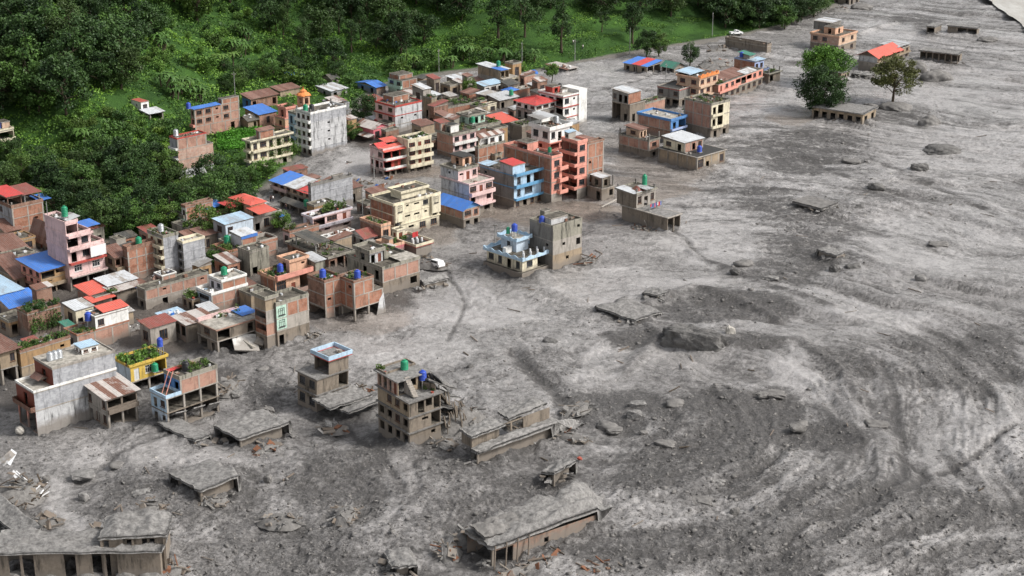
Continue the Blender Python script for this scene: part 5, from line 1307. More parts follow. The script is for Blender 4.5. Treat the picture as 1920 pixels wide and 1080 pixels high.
for _ in range(6500):
    if got >= 115: break
    x, y = fr_.uniform(min(xs), max(xs)), fr_.uniform(min(ys), max(ys))
    w, d = fr_.uniform(1.8, 5.6), fr_.uniform(1.8, 4.6)
    if not pip(x, y, VP): continue
    k = CAMZ * SP + y * CP; qx, qy = 960 + FPX * x / k, 540 + FPX * (CAMZ * CP - y * SP) / k
    if any(((qx - a) / c) ** 2 + ((qy - b) / e_) ** 2 < 1 for a, b, c, e_ in KEEP): continue
    al = 44; ca, sa = math.cos(R(al)), math.sin(R(al))
    if any(inside(x + ca * w * i / 3 - sa * d * j / 3, y + sa * w * i / 3 + ca * d * j / 3, .05) for i in range(4) for j in range(4)): continue
    hgt = fr_.choice((2.0, 2.4, 2.8, 3.2, 3.6, 5.2)); z = gz(x, y)
    k = CAMZ * SP - z * SP + y * CP
    N = (960 + FPX * x / k, 540 + FPX * ((CAMZ - z) * CP - y * SP) / k)
    mat = fr_.choice(('tan', 'brickd', 'mudwall', 'brickp', 'conc', 'ochre', 'brick', 'mosswall')); rf = fr_.choice(('s_rust', 's_dark', 's_mixrust', 's_silver', 's_rust', 's_white', 'flat', 'flat', 'garden', 's_maroon'))
    nb = min(NEAR, key=lambda q: (q[0] - x) ** 2 + (q[1] - y) ** 2)
    word = {'tan': 'tan', 'brickd': 'dark brick', 'mudwall': 'mud plastered', 'brickp': 'pale brick', 'conc': 'concrete', 'ochre': 'ochre', 'brick': 'red brick', 'mosswall': 'mossy'}[mat]
    rw = {'s_rust': 'rusty', 's_dark': 'black sheet', 's_mixrust': 'patchy', 's_silver': 'silver', 's_white': 'white', 'flat': 'flat', 'garden': 'planted', 's_maroon': 'maroon'}[rf]
    lb = word + ' lean-to with ' + rw + ' roof beside the ' + ' '.join(nb[3].split()[:7]).rstrip(',')
    if lb in seen: continue
    seen.add(lb); got += 1
    h = House('lean_to', lb, '', N, 0, 0, 0, 1, al, 'shed', z0=z, D=d)
    h.W, h.D, h.H, h.unit = w, d, hgt, hgt; FOOTPRINTS[-1] = (h.P.x, h.P.y, h.al, w, d)
    h.st(1, mat + fr_.choice(('|.', '|x', '|w', '|x.')), mat + fr_.choice(('|.', '|x', '|w')), frame=False, par=('mosswall', .3) if rf in ('flat', 'garden') else None)
    if rf.startswith('s_'): h.roof('mono', rf, fr_.uniform(.3, .8), fr_.choice('RRL'), ov=.3)
    elif rf == 'garden': plants(h, (.1, .9, .1, .9), 220, 'pot plants on the ' + lb.split(' roof')[0].replace(' with planted', '') + ' beside the ' + ' '.join(nb[3].split()[:5]).rstrip(','), clump=6)
# yard rubbish between the houses
for i in range(46):
    for _ in range(40):
        x, y = fr_.uniform(min(xs), max(xs)), fr_.uniform(min(ys), max(ys))
        if pip(x, y, VP) and not inside(x, y, .6): break
    else: continue
    k = CAMZ * SP + y * CP
    rubble('yard_rubbish', 'scraps and boards heaped in a gap between village houses', '', (960 + FPX * x / k, 540 + FPX * (CAMZ * CP - y * SP) / k), fr_.uniform(.8, 2.0), fr_.uniform(.6, 1.3), 9, .7, ('timber', 'mudwall', 'rust', 'cloth_white', 's_mixrust', 'brickd', 'tarp_blue'), 100 + i, long=(.6, 2.2))['group'] = 'yard rubbish between the village houses'
# ================================================================== houses, right side, standing in the mud flow
h = House('grey_block_house', 'plain grey cube house with stained walls, alone in the mud centre', 'K', (703, 925), 508, 947, 570, 3, al=42)
h.st(1, 'tan|.s.', 'greyd|.', edge='tan', ov=.01); h.st(1, 'conc|.s.o', 'greyd|s.', edge='conc', ov=.01); h.st(1, 'mosswall|...s', 'greyd|.', par=('mosswall', .35), edge='mosswall', ov=.01)
h.hut((.1, .65, .2, .62), 1.3, 'bleached|.', topmat='flatroof'); h.hut((.35, .55, .8, 1), 1.6, 'mosswall|.')
tank(h, .06, .55, 'tank_blue', 'blue box tank on the grey cube house', stand=.1, r=.6, ht=1.3)
rubble('rubble_heap', 'slanting slab and rubble at the right foot of the grey cube house', 'K', (1000, 860), 2.6, 1.6, 16, 1.8, seed=4)
h = House('pale_blue_villa', 'cream villa with pale blue scalloped parapets and stair room, in the mud centre', 'K', (445, 990), 120, 707, 890, 1, al=45)
h.st(.30, 'mudwall|.', 'mudwall|.', ov=.02)
h.ext = (0, h.W, 0, h.D)
h.st(1.05, 'cream|wO', 'cream|txtw', e=(.07, 1, .05, .97), edge='sky', ov=.55, topmat='flatroof', win='fr_dark')
def scallop(h, x0, x1, y0, y1, z, mat='sky', hh=.75):
    m = MB()
    for (ax, a0, a1, c) in (('x', x0, x1, y0), ('x', x0, x1, y1), ('y', y0, y1, x0), ('y', y0, y1, x1)):
        L = a1 - a0; n = max(2, round(L / 2.2)); k = n * 8
        for i in range(k):
            f0, f1 = i / k, (i + 1) / k
            g = lambda f: .38 + hh * .62 * abs(math.cos(math.pi * n * f)) ** 2.2
            p = [(f0, 0), (f1, 0), (f1, g(f1)), (f0, g(f0))]
            for o in (-.07, .07):
                q = [(a0 + L * f, c + o, z + q_) if ax == 'x' else (c + o, a0 + L * f, z + q_) for f, q_ in p]
                m.quad(*q)
            m.quad(*[(a0 + L * f, c + o, z + g(f)) if ax == 'x' else (c + o, a0 + L * f, z + g(f)) for f, o in ((f0, -.07), (f1, -.07), (f1, .07), (f0, .07))])
    return m.build('scalloped_parapet', mat, h.e)
x0, x1, y0, y1 = h.ext
scallop(h, x0 - .5, x1 + .5, y0 - .5, y1 + .5, h.z, hh=.55)
hz = h.z
h.hut((.34, .72, .42, .82), 2.6, 'paleblue|.', 'paleblue|d', edge='sky', ov=.6, topmat='paleroof')
scallop(h, h.W * .34 - .55, h.W * .72 + .55, h.D * .42 - .55, h.D * .82 + .55, hz + 2.6, hh=.4)
for i in range(7): MB().lathe([(.01, 0), (.2, 0), (.2, .9), (.01, .92)], 8, (h.W * (.2 + .11 * i), h.D * (.12 + .1 * (i % 2)))).build('white_drum', 'cloth_white', h.e).location.z = hz + .02
MB().box(h.W * .1, h.W * .3, h.D * .5, h.D * .58, hz, hz + 1.2).build('terrace_screen', 'white', h.e)
h.z = hz + 2.6
tank(h, .5, .6, 'tank_blue', 'blue tank on the pale blue villa stair room', stand=1.2); tank(h, .42, .7, 'tank_green', 'slim green tank on the pale blue villa stair room', stand=.6, r=.4, ht=1.3)
h = House('stranded_house', 'long house stranded in the flow with boat shaped lower storey and hut on deck', 'K', (1668, 615), 1285, 1778, 485, 1, al=44)
h.st(1, 'mudwall|OO', 'mudwall|..', edge='conc', ov=.35, topmat='mudtop')
h.st(.95, 'conc|cxc', 'mudwall|.', e=(0, 1.45, .68, 1.12), edge='conc', ov=.3, par=('mosswall', .3))
h.roof('hip', 's_maroon', 1.1, e=(.25, .55, .72, .86)); h.roof('mono', 's_white', .3, 'R', e=(-.15, .3, .7, 1.05), z=h.z + .2); h.roof('mono', 's_silver', .2, 'R', e=(.55, .9, .62, .8), z=h.z + .7, posts=.7)
tank(h, 1.0, .8, 'tank_green', 'tall green double tank on the stranded house', stand=.8, ht=2.4, r=.55)
h.rods(4, h=1.1)
ln = empty('clothes_line', h.w(h.W * .1, h.D * .42, h.unit), h.al); tag(ln, 'clothes line with mixed washing on the deck of the stranded house', 'clothes line')
MB().bar((0, 0, 0), (0, 0, 1.7), .07).build('post', 'metalpole', ln); MB().bar((h.W * .95, 0, 0), (h.W * .95, 0, 1.7), .07).build('post', 'metalpole', ln); MB().bar((0, 0, 1.6), (h.W * .95, 0, 1.6), .03).build('cord', 'cloth_dark', ln)
for i in range(11):
    xx = .25 + i * (h.W * .95 - .6) / 11; MB().box(xx, xx + .42, -.02, .02, 1.6 - rnd.uniform(.6, 1.1), 1.58).build('garment', rnd.choice(('cloth_red', 'cloth_white', 'cloth_blue', 'cloth_dark', 'cloth_blue')), ln)
rubble('log_jam', 'broken timbers jammed against the side of the stranded house', 'K', (1480, 590), 4.5, 1.2, 16, .5, seed=6, al=-.75)
MB_pole = empty('fallen_pole', at(*px('K', 1120, 398)), 0); tag(MB_pole, 'pale fallen pole leaning on the stranded house', 'pole')
pb = at(*px('K', 1300, 345)) - at(*px('K', 1120, 398)); MB().bar((0, 0, .1), (pb.x, pb.y, 1.3), .18).build('shaft', 'brightrock', MB_pole)

h = House('orange_arch_house', 'salmon house with orange arched parapet in the flooded right cluster', 'L', (818, 510), 640, 968, 292, 3, al=50)
h.st(.95, 'mudwall|w.', 'mudwall|ww', ov=.25); h.st(1.05, 'sandy|www', 'sandy|ww', bal=[('R', 0, 1, .6, 'sandy', .35)], win='woodred', ov=.2, edge='peach'); h.st(1.0, 'sandy|www', 'sandy|ww', bal=[('R', 0, 1, .6, 'sandy', .35)], par=('peach', .35), ov=.3, edge='peach', win='woodred')
scallop(h, h.W * .0, h.W * .98, -.35, .35, h.z, 'orange', .9); h.clutter(5); h.roof('mono', 's_palebl', .4, 'R', e=(.1, .8, .5, 1.1), z=h.z + .5)
h = House('low_grey_wing', 'low grey wing with black decked roof left of the orange arched house', 'L', (660, 525), 483, 800, 385, 2, al=50); h.st(1, 'mudwall|x.', 'mudwall|OxO'); h.st(1, 'greyd|..', 'greyd|w.w', par=('conc', .3), edge='redp', topmat='blackroof')
h = House('long_row_house', 'long row house with rusty roofs and pink wall running back from the orange arched house', 'L', (975, 480), 850, 1335, 340, 2, al=54); h.st(1, 'mudwall|wwwwwwww', 'mudwall|.', ov=.3); h.st(1, 'salmon|dwwpOpww', 'brickd|.', bal=[('R', 0, .4, .6, 'salmon', .5)])
h.roof('mono', 's_rust', .9, 'R', e=(.12, .7, .25, 1.1)); h.roof('mono', 's_white', .5, 'R', e=(.62, .85, .1, .5)); plants(h, (.02, .2, .05, .3), 260, 'plants on the long row house beside the orange arched house', clump=6); h.clutter(10)
h = House('periwinkle_house', 'three storey house with periwinkle blue front and brick side', 'L', (1268, 312), 1103, 1342, 158, 2, al=46)
h.st(1, 'periwinkle|ww', 'brick|..', frame=False, bal=[('R', .5, 1.4, .9, 'periwinkle', .5)]); h.st(1, 'periwinkle|ww', 'brick|..', frame=False, bal=[('R', .5, 1.4, .9, 'periwinkle', .5)], par=('periwinkle', .3)); h.hut((.1, .6, .3, .8), 1.6, 'conc|.', roof=(('mono', 's_green', .5), dict(low='R', ov=.5)))
tank(h, .1, .7, 'tank_blue', 'blue tank on the periwinkle house', stand=.7); h.roof('mono', 's_palebl', .2, 'R', e=(0, 1, -.02, .3), z=h.z + .3)
h = House('dark_bunker_house', 'dark mud soaked house with roof plants and tilted deck, right of the periwinkle house', 'L', (1385, 335), 1330, 1478, 250, 1, al=46); h.st(1, 'mudwall|o.', 'mudwall|.', ov=.6, edge='mosswall', topmat='blackroof'); h.rods(4, h=1.3); plants(h, (.1, .9, .1, .9), 260, 'pots on the dark mud soaked house', clump=7)
h = House('cream_brick_house', 'three storey house with brick side and cream balconied front in the flooded right cluster', 'L', (915, 780), 698, 1062, 505, 3, al=43)
h.st(.95, 'mudwall|xx', 'mudwall|.'); h.st(1.05, 'cream|xO.', 'brickp|...', bal=[('R', 0, .6, .6, 'cream', .5)]); h.st(1.0, 'cream|xO.', 'brickp|...', bal=[('R', 0, .6, .6, 'cream', .5)], par=('mosswall', .45)); plants(h, (.0, 1, .05, .9), 500, 'roof plants of the three storey cream fronted house', clump=12, hgt=.8); h.clutter(10)
h = House('stilt_shack', 'grey shack with white and striped roof sheets, leftmost of the flooded right cluster', 'L', (262, 640), 118, 385, 500, 1, al=46)
h.st(1, 'mudwall|x.', 'mudwall|xO', ov=.15); h.st(.6, 'brick|.', 'greyd|xxw', e=(0, .8, .1, 1), frame=False); h.roof('mono', 's_white', .5, 'R', ov=.3)
h = House('brick_lean_to', 'low brick lean-to with planted roof right of the grey stilt shack', 'L', (330, 615), 258, 545, 510, 1, al=46); h.st(1, 'brickp|...', 'mudwall|.', frame=False, par=('mosswall', .3)); plants(h, (.2, .8, .1, .6), 200, 'pots on the low brick lean-to', clump=5)
h = House('blue_rim_house', 'brick house with blue rimmed roof deck and blue corner room', 'L', (590, 790), 325, 712, 632, 2, al=46); h.st(1, 'blue|OO', 'brickd|...', frame=False); h.st(1, 'blue|xO', 'brickp|...', bal=[('R', 0, 1, .6, 'periwinkle', .4)], par=('blue', .5), edge='blue', ov=.25, topmat='paleroof'); h.clutter(6)
h = House('dark_deck_house', 'low brick house with dark wet roof deck and column stubs, front of the right cluster', 'L', (415, 945), 172, 502, 800, 2, al=46); h.st(1, 'mudwall|x', 'mudwall|...'); h.st(1, 'brickp|w', 'brickp|...', par=('mosswall', .25), topmat='blackroof'); h.rods(4, h=1.8); h.clutter(8)
h.hut((.25, .9, .4, .85), 2.0, 'sandy|xx', 'sandy|w', roof=(('mono', 's_rust', .4), dict(low='R', ov=.5)))
h = House('black_roof_house', 'single storey house with black flat roof and white sheeted hut at the mud edge', 'L', (805, 1045), 492, 1032, 928, 1, al=44)
h.st(1, 'tan|Wx.w', 'tan|....', ov=.3, topmat='blackroof', frame=True); h.hut((.1, .75, .4, .95), 2.4, 'brickp|.xw', 'cream|xw', roof=(('mono', 's_white', .5), dict(low='R', ov=.4)))
tank(h, .35, .2, 'tank_blue', 'blue tank on the black flat roof at the mud edge', stand=.2); h.clutter(5)
h = House('market_stalls', 'row of stalls under blue and red sheets on the pale mud', 'L', (400, 252), 215, 512, 195, 1, al=50, cat='stall'); h.st(1, 'none', 'tan|xxx', back='tan'); h.roof('mono', 's_blue', .7, 'L', e=(0, 1, .6, 1)); h.roof('mono', 's_red', .7, 'L', e=(0, 1, .3, .6), z=h.z + .05); h.roof('mono', 's_blue', .7, 'L', e=(0, 1, 0, .3))
h = House('green_shed', 'shed with dark green gable roof beside the round dark tree', 'L', (620, 245), 520, 700, 205, 1, al=46); h.st(1, 'tan|x', 'mudwall|xx'); h.roof('gy', 's_green', 1.2, ov=.5)
h = House('compound_wall', 'long bare grey building shell without roof near the hill road', 'U', (1075, 425), 750, 1108, 365, 1, al=46, cat='ruin'); h.st(1, 'mudwall|.', 'mudwall|....', topmat='mudtop'); h.parapet('mudwall', .8, h.ext, h.z); h.clutter(8); h.rods(4, h=1.2)
rubble('collapsed_shacks', 'collapsed timber shacks behind the periwinkle house', 'L', (960, 175), 7, 4, 34, 2.0, ('timber', 'mudwall', 'mudtop', 's_mixrust', 'rust'), 8, long=(2, 6))
rubble('tree_snag', 'tangle of branches on the mud by the hill road', 'U', (720, 380), 6, 2.5, 22, 1.0, ('timber', 'bark'), 12, long=(2, 5))
h = House('far_pink_house', 'tan and pinkish house with stair head, far right by the bend', 'M', (462, 420), 243, 600, 290, 2, al=50); h.st(1, 'mudwall|ww', 'mudwall|...', ov=.2); h.st(1, 'sandy|ww', 'peeling|.ww', par=('peach', .4), edge='peach', ov=.25); h.hut((.25, .7, .3, .7), 2.2, 'peach|x', 'peach|x'); h.hut((.6, 1.2, .7, 1.3), 2.6, 'greyd|.', roof=(('mono', 's_white', .1), dict(low='R', ov=.3)))
h = House('orange_roofed_house', 'long two storey house with bright orange roof, far right', 'M', (762, 550), 618, 1012, 432, 2, al=52); h.st(1, 'mudwall|wwwwww', 'conc|.', ov=.5); h.st(.8, 'tan|wwpppww', 'bleached|.', ov=.2, bal=[('R', 0, 1, .5, 'tan', .35)]); h.roof('gx', 's_orange', 1.5, e=(0, .7, 0, 1), ov=.9); h.roof('mono', 's_silver', .4, 'R', e=(.68, 1.05, .1, 1), z=h.z + .4, posts=.4)
h = ruin('open_shed', 'long open fronted grey shed with mud covered roof, far right', 'M', (1395, 510), 1088, 1432, 420, 59, wall='mudwall', walls='', seed=3, t=.3, cat='shed', cols=False, inset=.3, mound=.15, amp=.12); 
h.wall('L', .3, h.D - .3, .3, -.6, h.H - .4, 'mudwall|pppppp', False); h.wall('R', .3, h.W - .3, .3, -.6, h.H - .4, 'mudwall|p.', False)
ruin('buried_shed', 'small buried shed with dark doorway, far right, left of two', 'M', (1215, 268), 1142, 1272, 205, 54, seed=4, Lpat='O', merge=False, cols=False, inset=.25, mound=.15, amp=.12)
ruin('buried_shed', 'larger buried shed with dark opening, far right, right of two', 'M', (1545, 285), 1305, 1567, 215, 60, seed=5, Lpat='OO.', merge=False, cols=False, inset=.25, mound=.15, amp=.12)
h = ruin('long_buried_house', 'long low house with mud covered roof and square windows by the dark tree', 'M', (655, 975), 243, 768, 885, 55, wall='tan', Lpat='oooooo', Rpat='oo', seed=6, t=.25, amp=.12, mound=.15, cols=False, inset=.35, cat='house')
h = ruin('small_buried_house', 'small house with mud covered roof behind the big round tree', 'M', (490, 632), 345, 562, 565, 52, wall='tan', Rpat='ooo', Lpat='..', seed=7, t=.25, amp=.12, mound=.15, cols=False, inset=.35, cat='house')
ruin('sunken_slab', 'thin grey slab sunk in mud between two trees', 'M', (690, 612), 570, 742, 590, 46, seed=8, walls='RL', cols=False)
h = House('far_ruin', 'grey ruined shacks at the top edge by the river bend', 'U', (1720, 35), 1600, 1800, -10, 1, al=46, cat='ruin'); h.st(1, 'mudwall|xx', 'mudwall|x.x', topmat='mudtop'); h.clutter(8)
rubble('far_debris', 'dark heap of debris at the top edge left of the ruined shacks', 'U', (1640, 90), 5, 4, 26, 2.2, seed=14)
lump('mud_bank', 'curved dark mud bank below the ruined shacks at the top', 'U', (1830, 70), 170, 1.6, 'mudcake', 21, .6, 'mound')
# ------ nearer ruins in the mud field
h = House('grey_ruin_house', 'mud coated two storey house with pale boxed roof room, lower centre', 'N', (237, 480), 122, 425, 290, 2, al=46)
h.st(1, 'mudwall|...', 'mudwall|ww', ov=.3, edge='mudcake', win='fr_dark'); h.st(1, 'mudwall|..O', 'mudwall|ww', ov=.25, topmat='mudtop', edge='mudcake')
h.hut((.38, 1, .0, .75), 2.7, 'mudwall|.', 'mudwall|O', par=('sky', .7), ov=.45, topmat='mudtop', edge='redp')
mud_slab(h, h.W * 1.35, 4.5, h.unit * .75, -.2, .3, .3, seed=31, x0=-.8, y0=-4.2, name='porch_slab')
h.e.rotation_euler = (.03, .025, h.al)
rubble('log_pile', 'muddy logs and beams right of the grey two storey house', 'N', (470, 380), 3.2, 1.4, 16, 1.6, ('timber', 'mudwall', 'bark', 'rust'), 15, al=.6)
mud_slab(House('sunken_roof', 'sunken roof slab between the grey house and the broken block', 'N', (430, 525), 400, 620, 480, 1, cat='ruin'), 9, 4, 1.0, .3, -.3, .3, seed=33)
h = House('broken_block', 'four storey mud coated block with torn open right side, lower centre', 'N', (795, 705), 608, 982, 330, 4, al=40)
h.st(1, 'mudwall|.s', 'mudwall|oooo', ov=.3, edge='mudcake'); h.st(1, 'mudwall|.eO', 'mudwall|owoo', ov=.25, edge='mudcake'); h.st(1, 'mudwall|.OpO', 'tan|oww.', e=(0, 1, 0, 1), ov=.35, edge='mudcake', topmat='mudtop'); h.st(1.0, 'tan|OpO', 'peeling|dxOx', e=(.0, .92, .35, 1), ov=.5, edge='mudtop', topmat='mudtop')
h.parapet('mudwall', .3, (h.W * .0, h.W * .92, h.D * .72, h.D), h.z)
for i in range(9): MB().box(h.W * .2, h.W * .2 + .9, h.D * (.05 + .033 * i), h.D * (.05 + .033 * i) + .3, h.unit * 3 + .2, h.unit * 3 + .35 + i * .3).build('stair_step', 'conc', h.e)
plants(h, (0, .15, .7, 1), 160, 'weeds on the corner of the broken four storey block', clump=4); plants(h, (.7, .95, .0, .3), 160, 'green tuft on the broken block ledge', z=h.unit * 3, clump=3)
tank(h, .5, .62, 'tank_green', 'green tank on top of the broken four storey block', stand=.3); tank(h, .75, .3, 'tank_blue', 'blue tank on a ledge of the broken four storey block', z=h.unit * 3, stand=1.6)
rd = random.Random(3)
h.e.rotation_euler = (.035, -.02, h.al)
for i in range(30):                                    # torn floor plates hanging off the right side
    o_ = MB().box(0, rd.uniform(1.6, 4.6), 0, rd.uniform(1, 3.4), 0, .22).build('torn_slab', rd.choice(('mudwall', 'mudtop', 'mudcake')), h.e)
    lev = rd.choice((1, 1, 2, 2, 3, 3, 4)); o_.location = (h.W + (rd.uniform(-.8, .2) if lev > 1 else rd.uniform(-.4, 3.0)), rd.uniform(-.2, h.D * .75), h.unit * lev * rd.uniform(.85, 1.0)); o_.rotation_euler = (rd.uniform(-.25, .35), rd.uniform(.7, 1.35), rd.uniform(-.35, .35))
for i in range(14):
    q = Vector((h.W + rd.uniform(.2, 3.4), rd.uniform(0, h.D), rd.uniform(.8, h.unit * 2.6))); MB().bar(q, q + Vector((rd.uniform(-.3, .6), rd.uniform(-.4, .4), -rd.uniform(1, 3))), .1).build('rebar', 'mudwall', h.e)
for k_, (zz, xo, dr_) in enumerate(((3.75, -1.2, -2.6), (2.9, -.6, -2.4), (2.05, -.2, -2.6), (1.2, .2, -2.0))):
    mud_slab(h, 4.6 + .5 * k_, h.D * .8, h.unit * zz, dr_, -.5 + .2 * k_, .28, 'mudtop' if k_ % 2 else 'mudcake', .3, 60 + k_, x0=h.W + xo, y0=.3 + .3 * k_, name='collapsed_floor', mound=.3)
for i in range(18):
    q = Vector((h.W + rd.uniform(.0, 5.0), rd.uniform(-.2, .8), 0)); q.z = max(1.2, h.unit * 3.6 - q.x * .9 + h.W * .9 - rd.uniform(0, 6)); MB().bar(q, q + Vector((rd.uniform(-.2, .5), rd.uniform(-.4, .1), -rd.uniform(1, 2.6))), rd.uniform(.08, .22)).build('rebar', 'mudwall', h.e)
rubble('rubble_heap', 'big rubble slope spilling right of the broken four storey block', 'N', (1080, 560), 5.5, 3.4, 70, 5.0, ('mudwall', 'mudtop', 'timber', 'mudcake'), 17)
h = ruin('double_slab_house', 'low buried building with two stepped mud laden roof slabs, lower centre', 'N', (1200, 810), 1155, 1690, 725, 40, seed=9, mound=.5, walls='R', Rpat='O....', t=.5)
mud_slab(h, h.W * .4, 3.2, h.H + 2.0, .1, .1, .35, seed=41, x0=.1, y0=1.2, name='upper_slab', mound=.5); mud_slab(h, h.W * .48, 3.4, h.H + 2.2, .3, .1, .35, seed=42, x0=h.W * .5, y0=2.2, name='upper_slab', mound=.5)
h.wall('R', .5, h.W * .98, 1.9, h.H - .2, h.H + 1.9, 'mudwall|..OO..', False); h.wall('L', 1.9, 4.4, .5, h.H - .2, h.H + 1.9, 'mudwall|.', False)
rubble('rubble_heap', 'broken concrete between the two stepped slabs', 'N', (1440, 560), 2.2, 1.4, 18, 1.8, ('mudwall', 'mudtop', 'mudcake'), 19, z0=h.H)
ruin('tilted_slab', 'small tilted roof slab with dark hollow below it and a red scrap nearby', 'N', (1660, 905), 1575, 1800, 850, 46, dr=.4, dl=-.8, seed=10, walls='RL', mound=.4)
lump('red_bundle', 'red cloth bundle on the mud right of the tilted slab', 'N', (1815, 770), 34, .3, 'redtile', 5, .7, 'bundle')
ruin('tilted_slab', 'long pale slab propped over a dark hollow, lower left', 'O', (1290, 540), 1092, 1560, 440, 40, dr=.5, dl=-.6, seed=11, walls='RL', mound=.15, amp=.1)
ruin('sunken_slab', 'angular slabs broken in a zigzag below the blue terrace house', 'O', (1250, 160), 1015, 1370, 120, 46, seed=12, walls='RL', mound=.1, amp=.1, dl=-.2)
ruin('sunken_roof', 'large mud covered roof right of the zigzag slabs', 'O', (1545, 185), 1380, 1865, 110, 42, seed=13, walls='R', mound=.4, dr=.2)
h = ruin('buried_gallery', 'buried long building with mud roof and dark gallery at the bottom left edge', 'O', (650, 1010), 380, 1090, 745, 6, seed=14, wall='mudwall', walls='R', Rpat='O..O.OO.', mound=1.3, amp=.35, dl=-1.4, t=.4, inset=.5, D=9, merge=False)
h = ruin('buried_gallery', 'lower terrace of the buried gallery running along the bottom left edge', 'O', (-60, 1045), -120, 1060, 845, 2, seed=15, walls='R', Rpat='.OO..O.OO...', mound=.3, t=.3, cols=False, amp=.4, dl=-.3, inset=.5, D=7, merge=False)
ruin('tilted_slab', 'tilted slab beside the wrecked timber pile at the left edge', 'O', (150, 800), -200, 285, 745, 40, dr=.8, dl=-.5, seed=16, walls='RL', mound=.2)
rubble('timber_wreck', 'wrecked timber frames and white sheets at the left edge', 'O', (110, 480), 4.4, 3.4, 110, 4.2, ('timber', 'mudwall', 'bark', 'mudtop', 'timber', 'mudcake', 'cloth_white'), 23, long=(1.5, 5))
ws = empty('crumpled_sheet', at(*px('O', 60, 360)), .3); tag(ws, 'crumpled white roofing sheets on the timber wreck', 'sheet')
for i in range(3):
    o_ = MB().box(0, 2.4, 0, 1.1, 0, .04).build('sheet_panel', 's_white', ws); o_.location = (-1.5 + i * .9, -.4 + i * .5, 2.2 - .3 * i); o_.rotation_euler = (.4 + .3 * i, -.5, .5 * i)
o_ = lump('white_boulder', 'pale whitish boulder at the left edge below the grey walled house', 'O', (120, 65), 60, .7, 'brightrock', 9, .8)
h = ruin('collapsed_house', 'big collapsed house under mud with broken orange brick wall, bottom centre', 'P', (1085, 725), 930, 1700, 615, 38, seed=17, wall='mudbrick', walls='R', Rpat='O.s.s', mound=1.5, amp=.45, t=.6, dr=.8, inset=.3)
mud_slab(h, h.W * .42, h.D * .55, h.H + .5, -.5, .5, .4, 'mudcake', .4, 91, x0=.3, y0=h.D * .3, name='upper_slab', mound=.8)
for i in range(4): MB().bar((h.W * .1 * i, -.6, -.3), (h.W * .1 * i + .4, -.2, h.H), .16).build('prop', 'timber', h.e)
rubble('plank_pile', 'orange brown planks beside the collapsed house at the bottom edge', 'P', (1650, 745), 3.5, 2, 22, .5, ('rust', 'timber', 'soil', 'orange'), 27, al=.4)
ruin('sunken_slab', 'thick mud slab with dark slot under its front edge, bottom centre', 'P', (520, 790), 360, 660, 725, 12, seed=18, walls='RL', mound=.5, dl=-1.2, cols=False, D=7)
h = ruin('raft_slab', 'square mud caked slab on posts in mid field, left of the big boulder', 'R', (505, 500), 178, 735, 455, 46, seed=19, walls='RL', mound=.3, amp=.2, t=.35)
ruin('sunken_slab', 'pale slab edge behind the square slab on posts', 'R', (700, 300), 560, 800, 240, 46, seed=20, walls='RL', mound=.3, dl=-.5)
lump('great_boulder', 'huge grey layered boulder in the middle of the mud', 'R', (1030, 690), 560, 3.4, 'rock', 3, .62, 'boulder', .55, 5)
lump('white_rock_face', 'pale split rock at the right end of the huge boulder', 'R', (1325, 600), 90, 2.0, 'brightrock', 8, .6, 'boulder', .5)
ruin('raft_slab', 'dark flat slab like a raft far out on the mud', 'S', (765, 432), 597, 852, 415, 46, seed=21, walls='RL', mound=.1, amp=.1, t=.5, mat='mudcake', cols=False, merge=False, z0=.55)
ruin('sunken_slab', 'pale block of concrete out on the right mud field', 'S', (840, 695), 740, 886, 665, 46, seed=22, walls='RL', mound=.1, amp=.1, t=.3, cols=False, inset=.1)
for i, (c, w_, hh, lb) in enumerate([((835, 750), 60, 1.0, 'brown jagged boulder below the pale concrete block, left of two'), ((930, 748), 90, 1.2, 'brown jagged boulder below the pale concrete block, right of two'),
        ((1305, 205), 100, 1.6, 'dark pointed rock far out on the right mud field'), ((1060, 300), 90, .9, 'low dark mound right of the raft slab group'), ((980, 415), 80, .7, 'rounded stone just right of the raft slab'),
        ((1440, 110), 200, 1.5, 'long dark mud mound near the upper right'), ((290, 765), 60, .8, 'small pale stone near the great boulder ridge')]):
    lump('boulder', lb, 'S', c, w_, hh, 'rock', 30 + i, .8, sharp=.3 if i in (0, 1, 2) else 0)
for i, (c, w_, hh, lb) in enumerate([((1080, 570), 160, 3.0, 'smooth mud mound left of the orange roofed shed, far right'), ((1240, 628), 250, 3.0, 'big blocky mud mound below the open fronted shed'), ((720, 845), 120, 1.2, 'flat mud mound between tree and long buried house'),
        ((930, 860), 240, 1.6, 'broad mud mound round the foot of the lone olive tree'), ((1185, 985), 170, 2.4, 'dark split mud boulder right of the long buried house'), ((1640, 320), 150, 1.2, 'ragged mud mound right of the larger buried shed')]):
    lump('mud_mound', lb, 'M', c, w_, hh, 'mudcake', 50 + i, .8, 'mound')
for i, (c, w_, hh, lb) in enumerate([((1640, 85), 95, .9, 'round dark stone at the top of the mud field in the centre'), ((1160, 228), 50, .6, 'small dark stone right of the green tank block')]): lump('boulder', lb, 'N', c, w_, hh, 'rock', 70 + i, .8)
ruin('tilted_slab', 'slab debris at the fan edge next to the stranded white car', 'F', (760, 800), 725, 985, 745, 44, seed=24, walls='RL', mound=.15, amp=.1, dl=.7, t=.3)
rubble('rubble_heap', 'brown rubble and branches uphill of the stranded white car', 'F', (790, 560), 4.5, 2.2, 34, 2.0, ('timber', 'bark', 'mudwall', 'brickd'), 29, al=-.4)
rubble('rubble_heap', 'broken masonry at the foot of the brick and mint house', 'D', (1150, 470), 2.0, 1.0, 16, 1.4, ('mudwall', 'conc', 'bleached'), 33)
rubble('rubble_heap', 'dark debris right of the blue terrace house', 'D', (560, 800), 2.4, 2.0, 22, 1.6, ('mudwall', 'timber', 'mudcake'), 35)
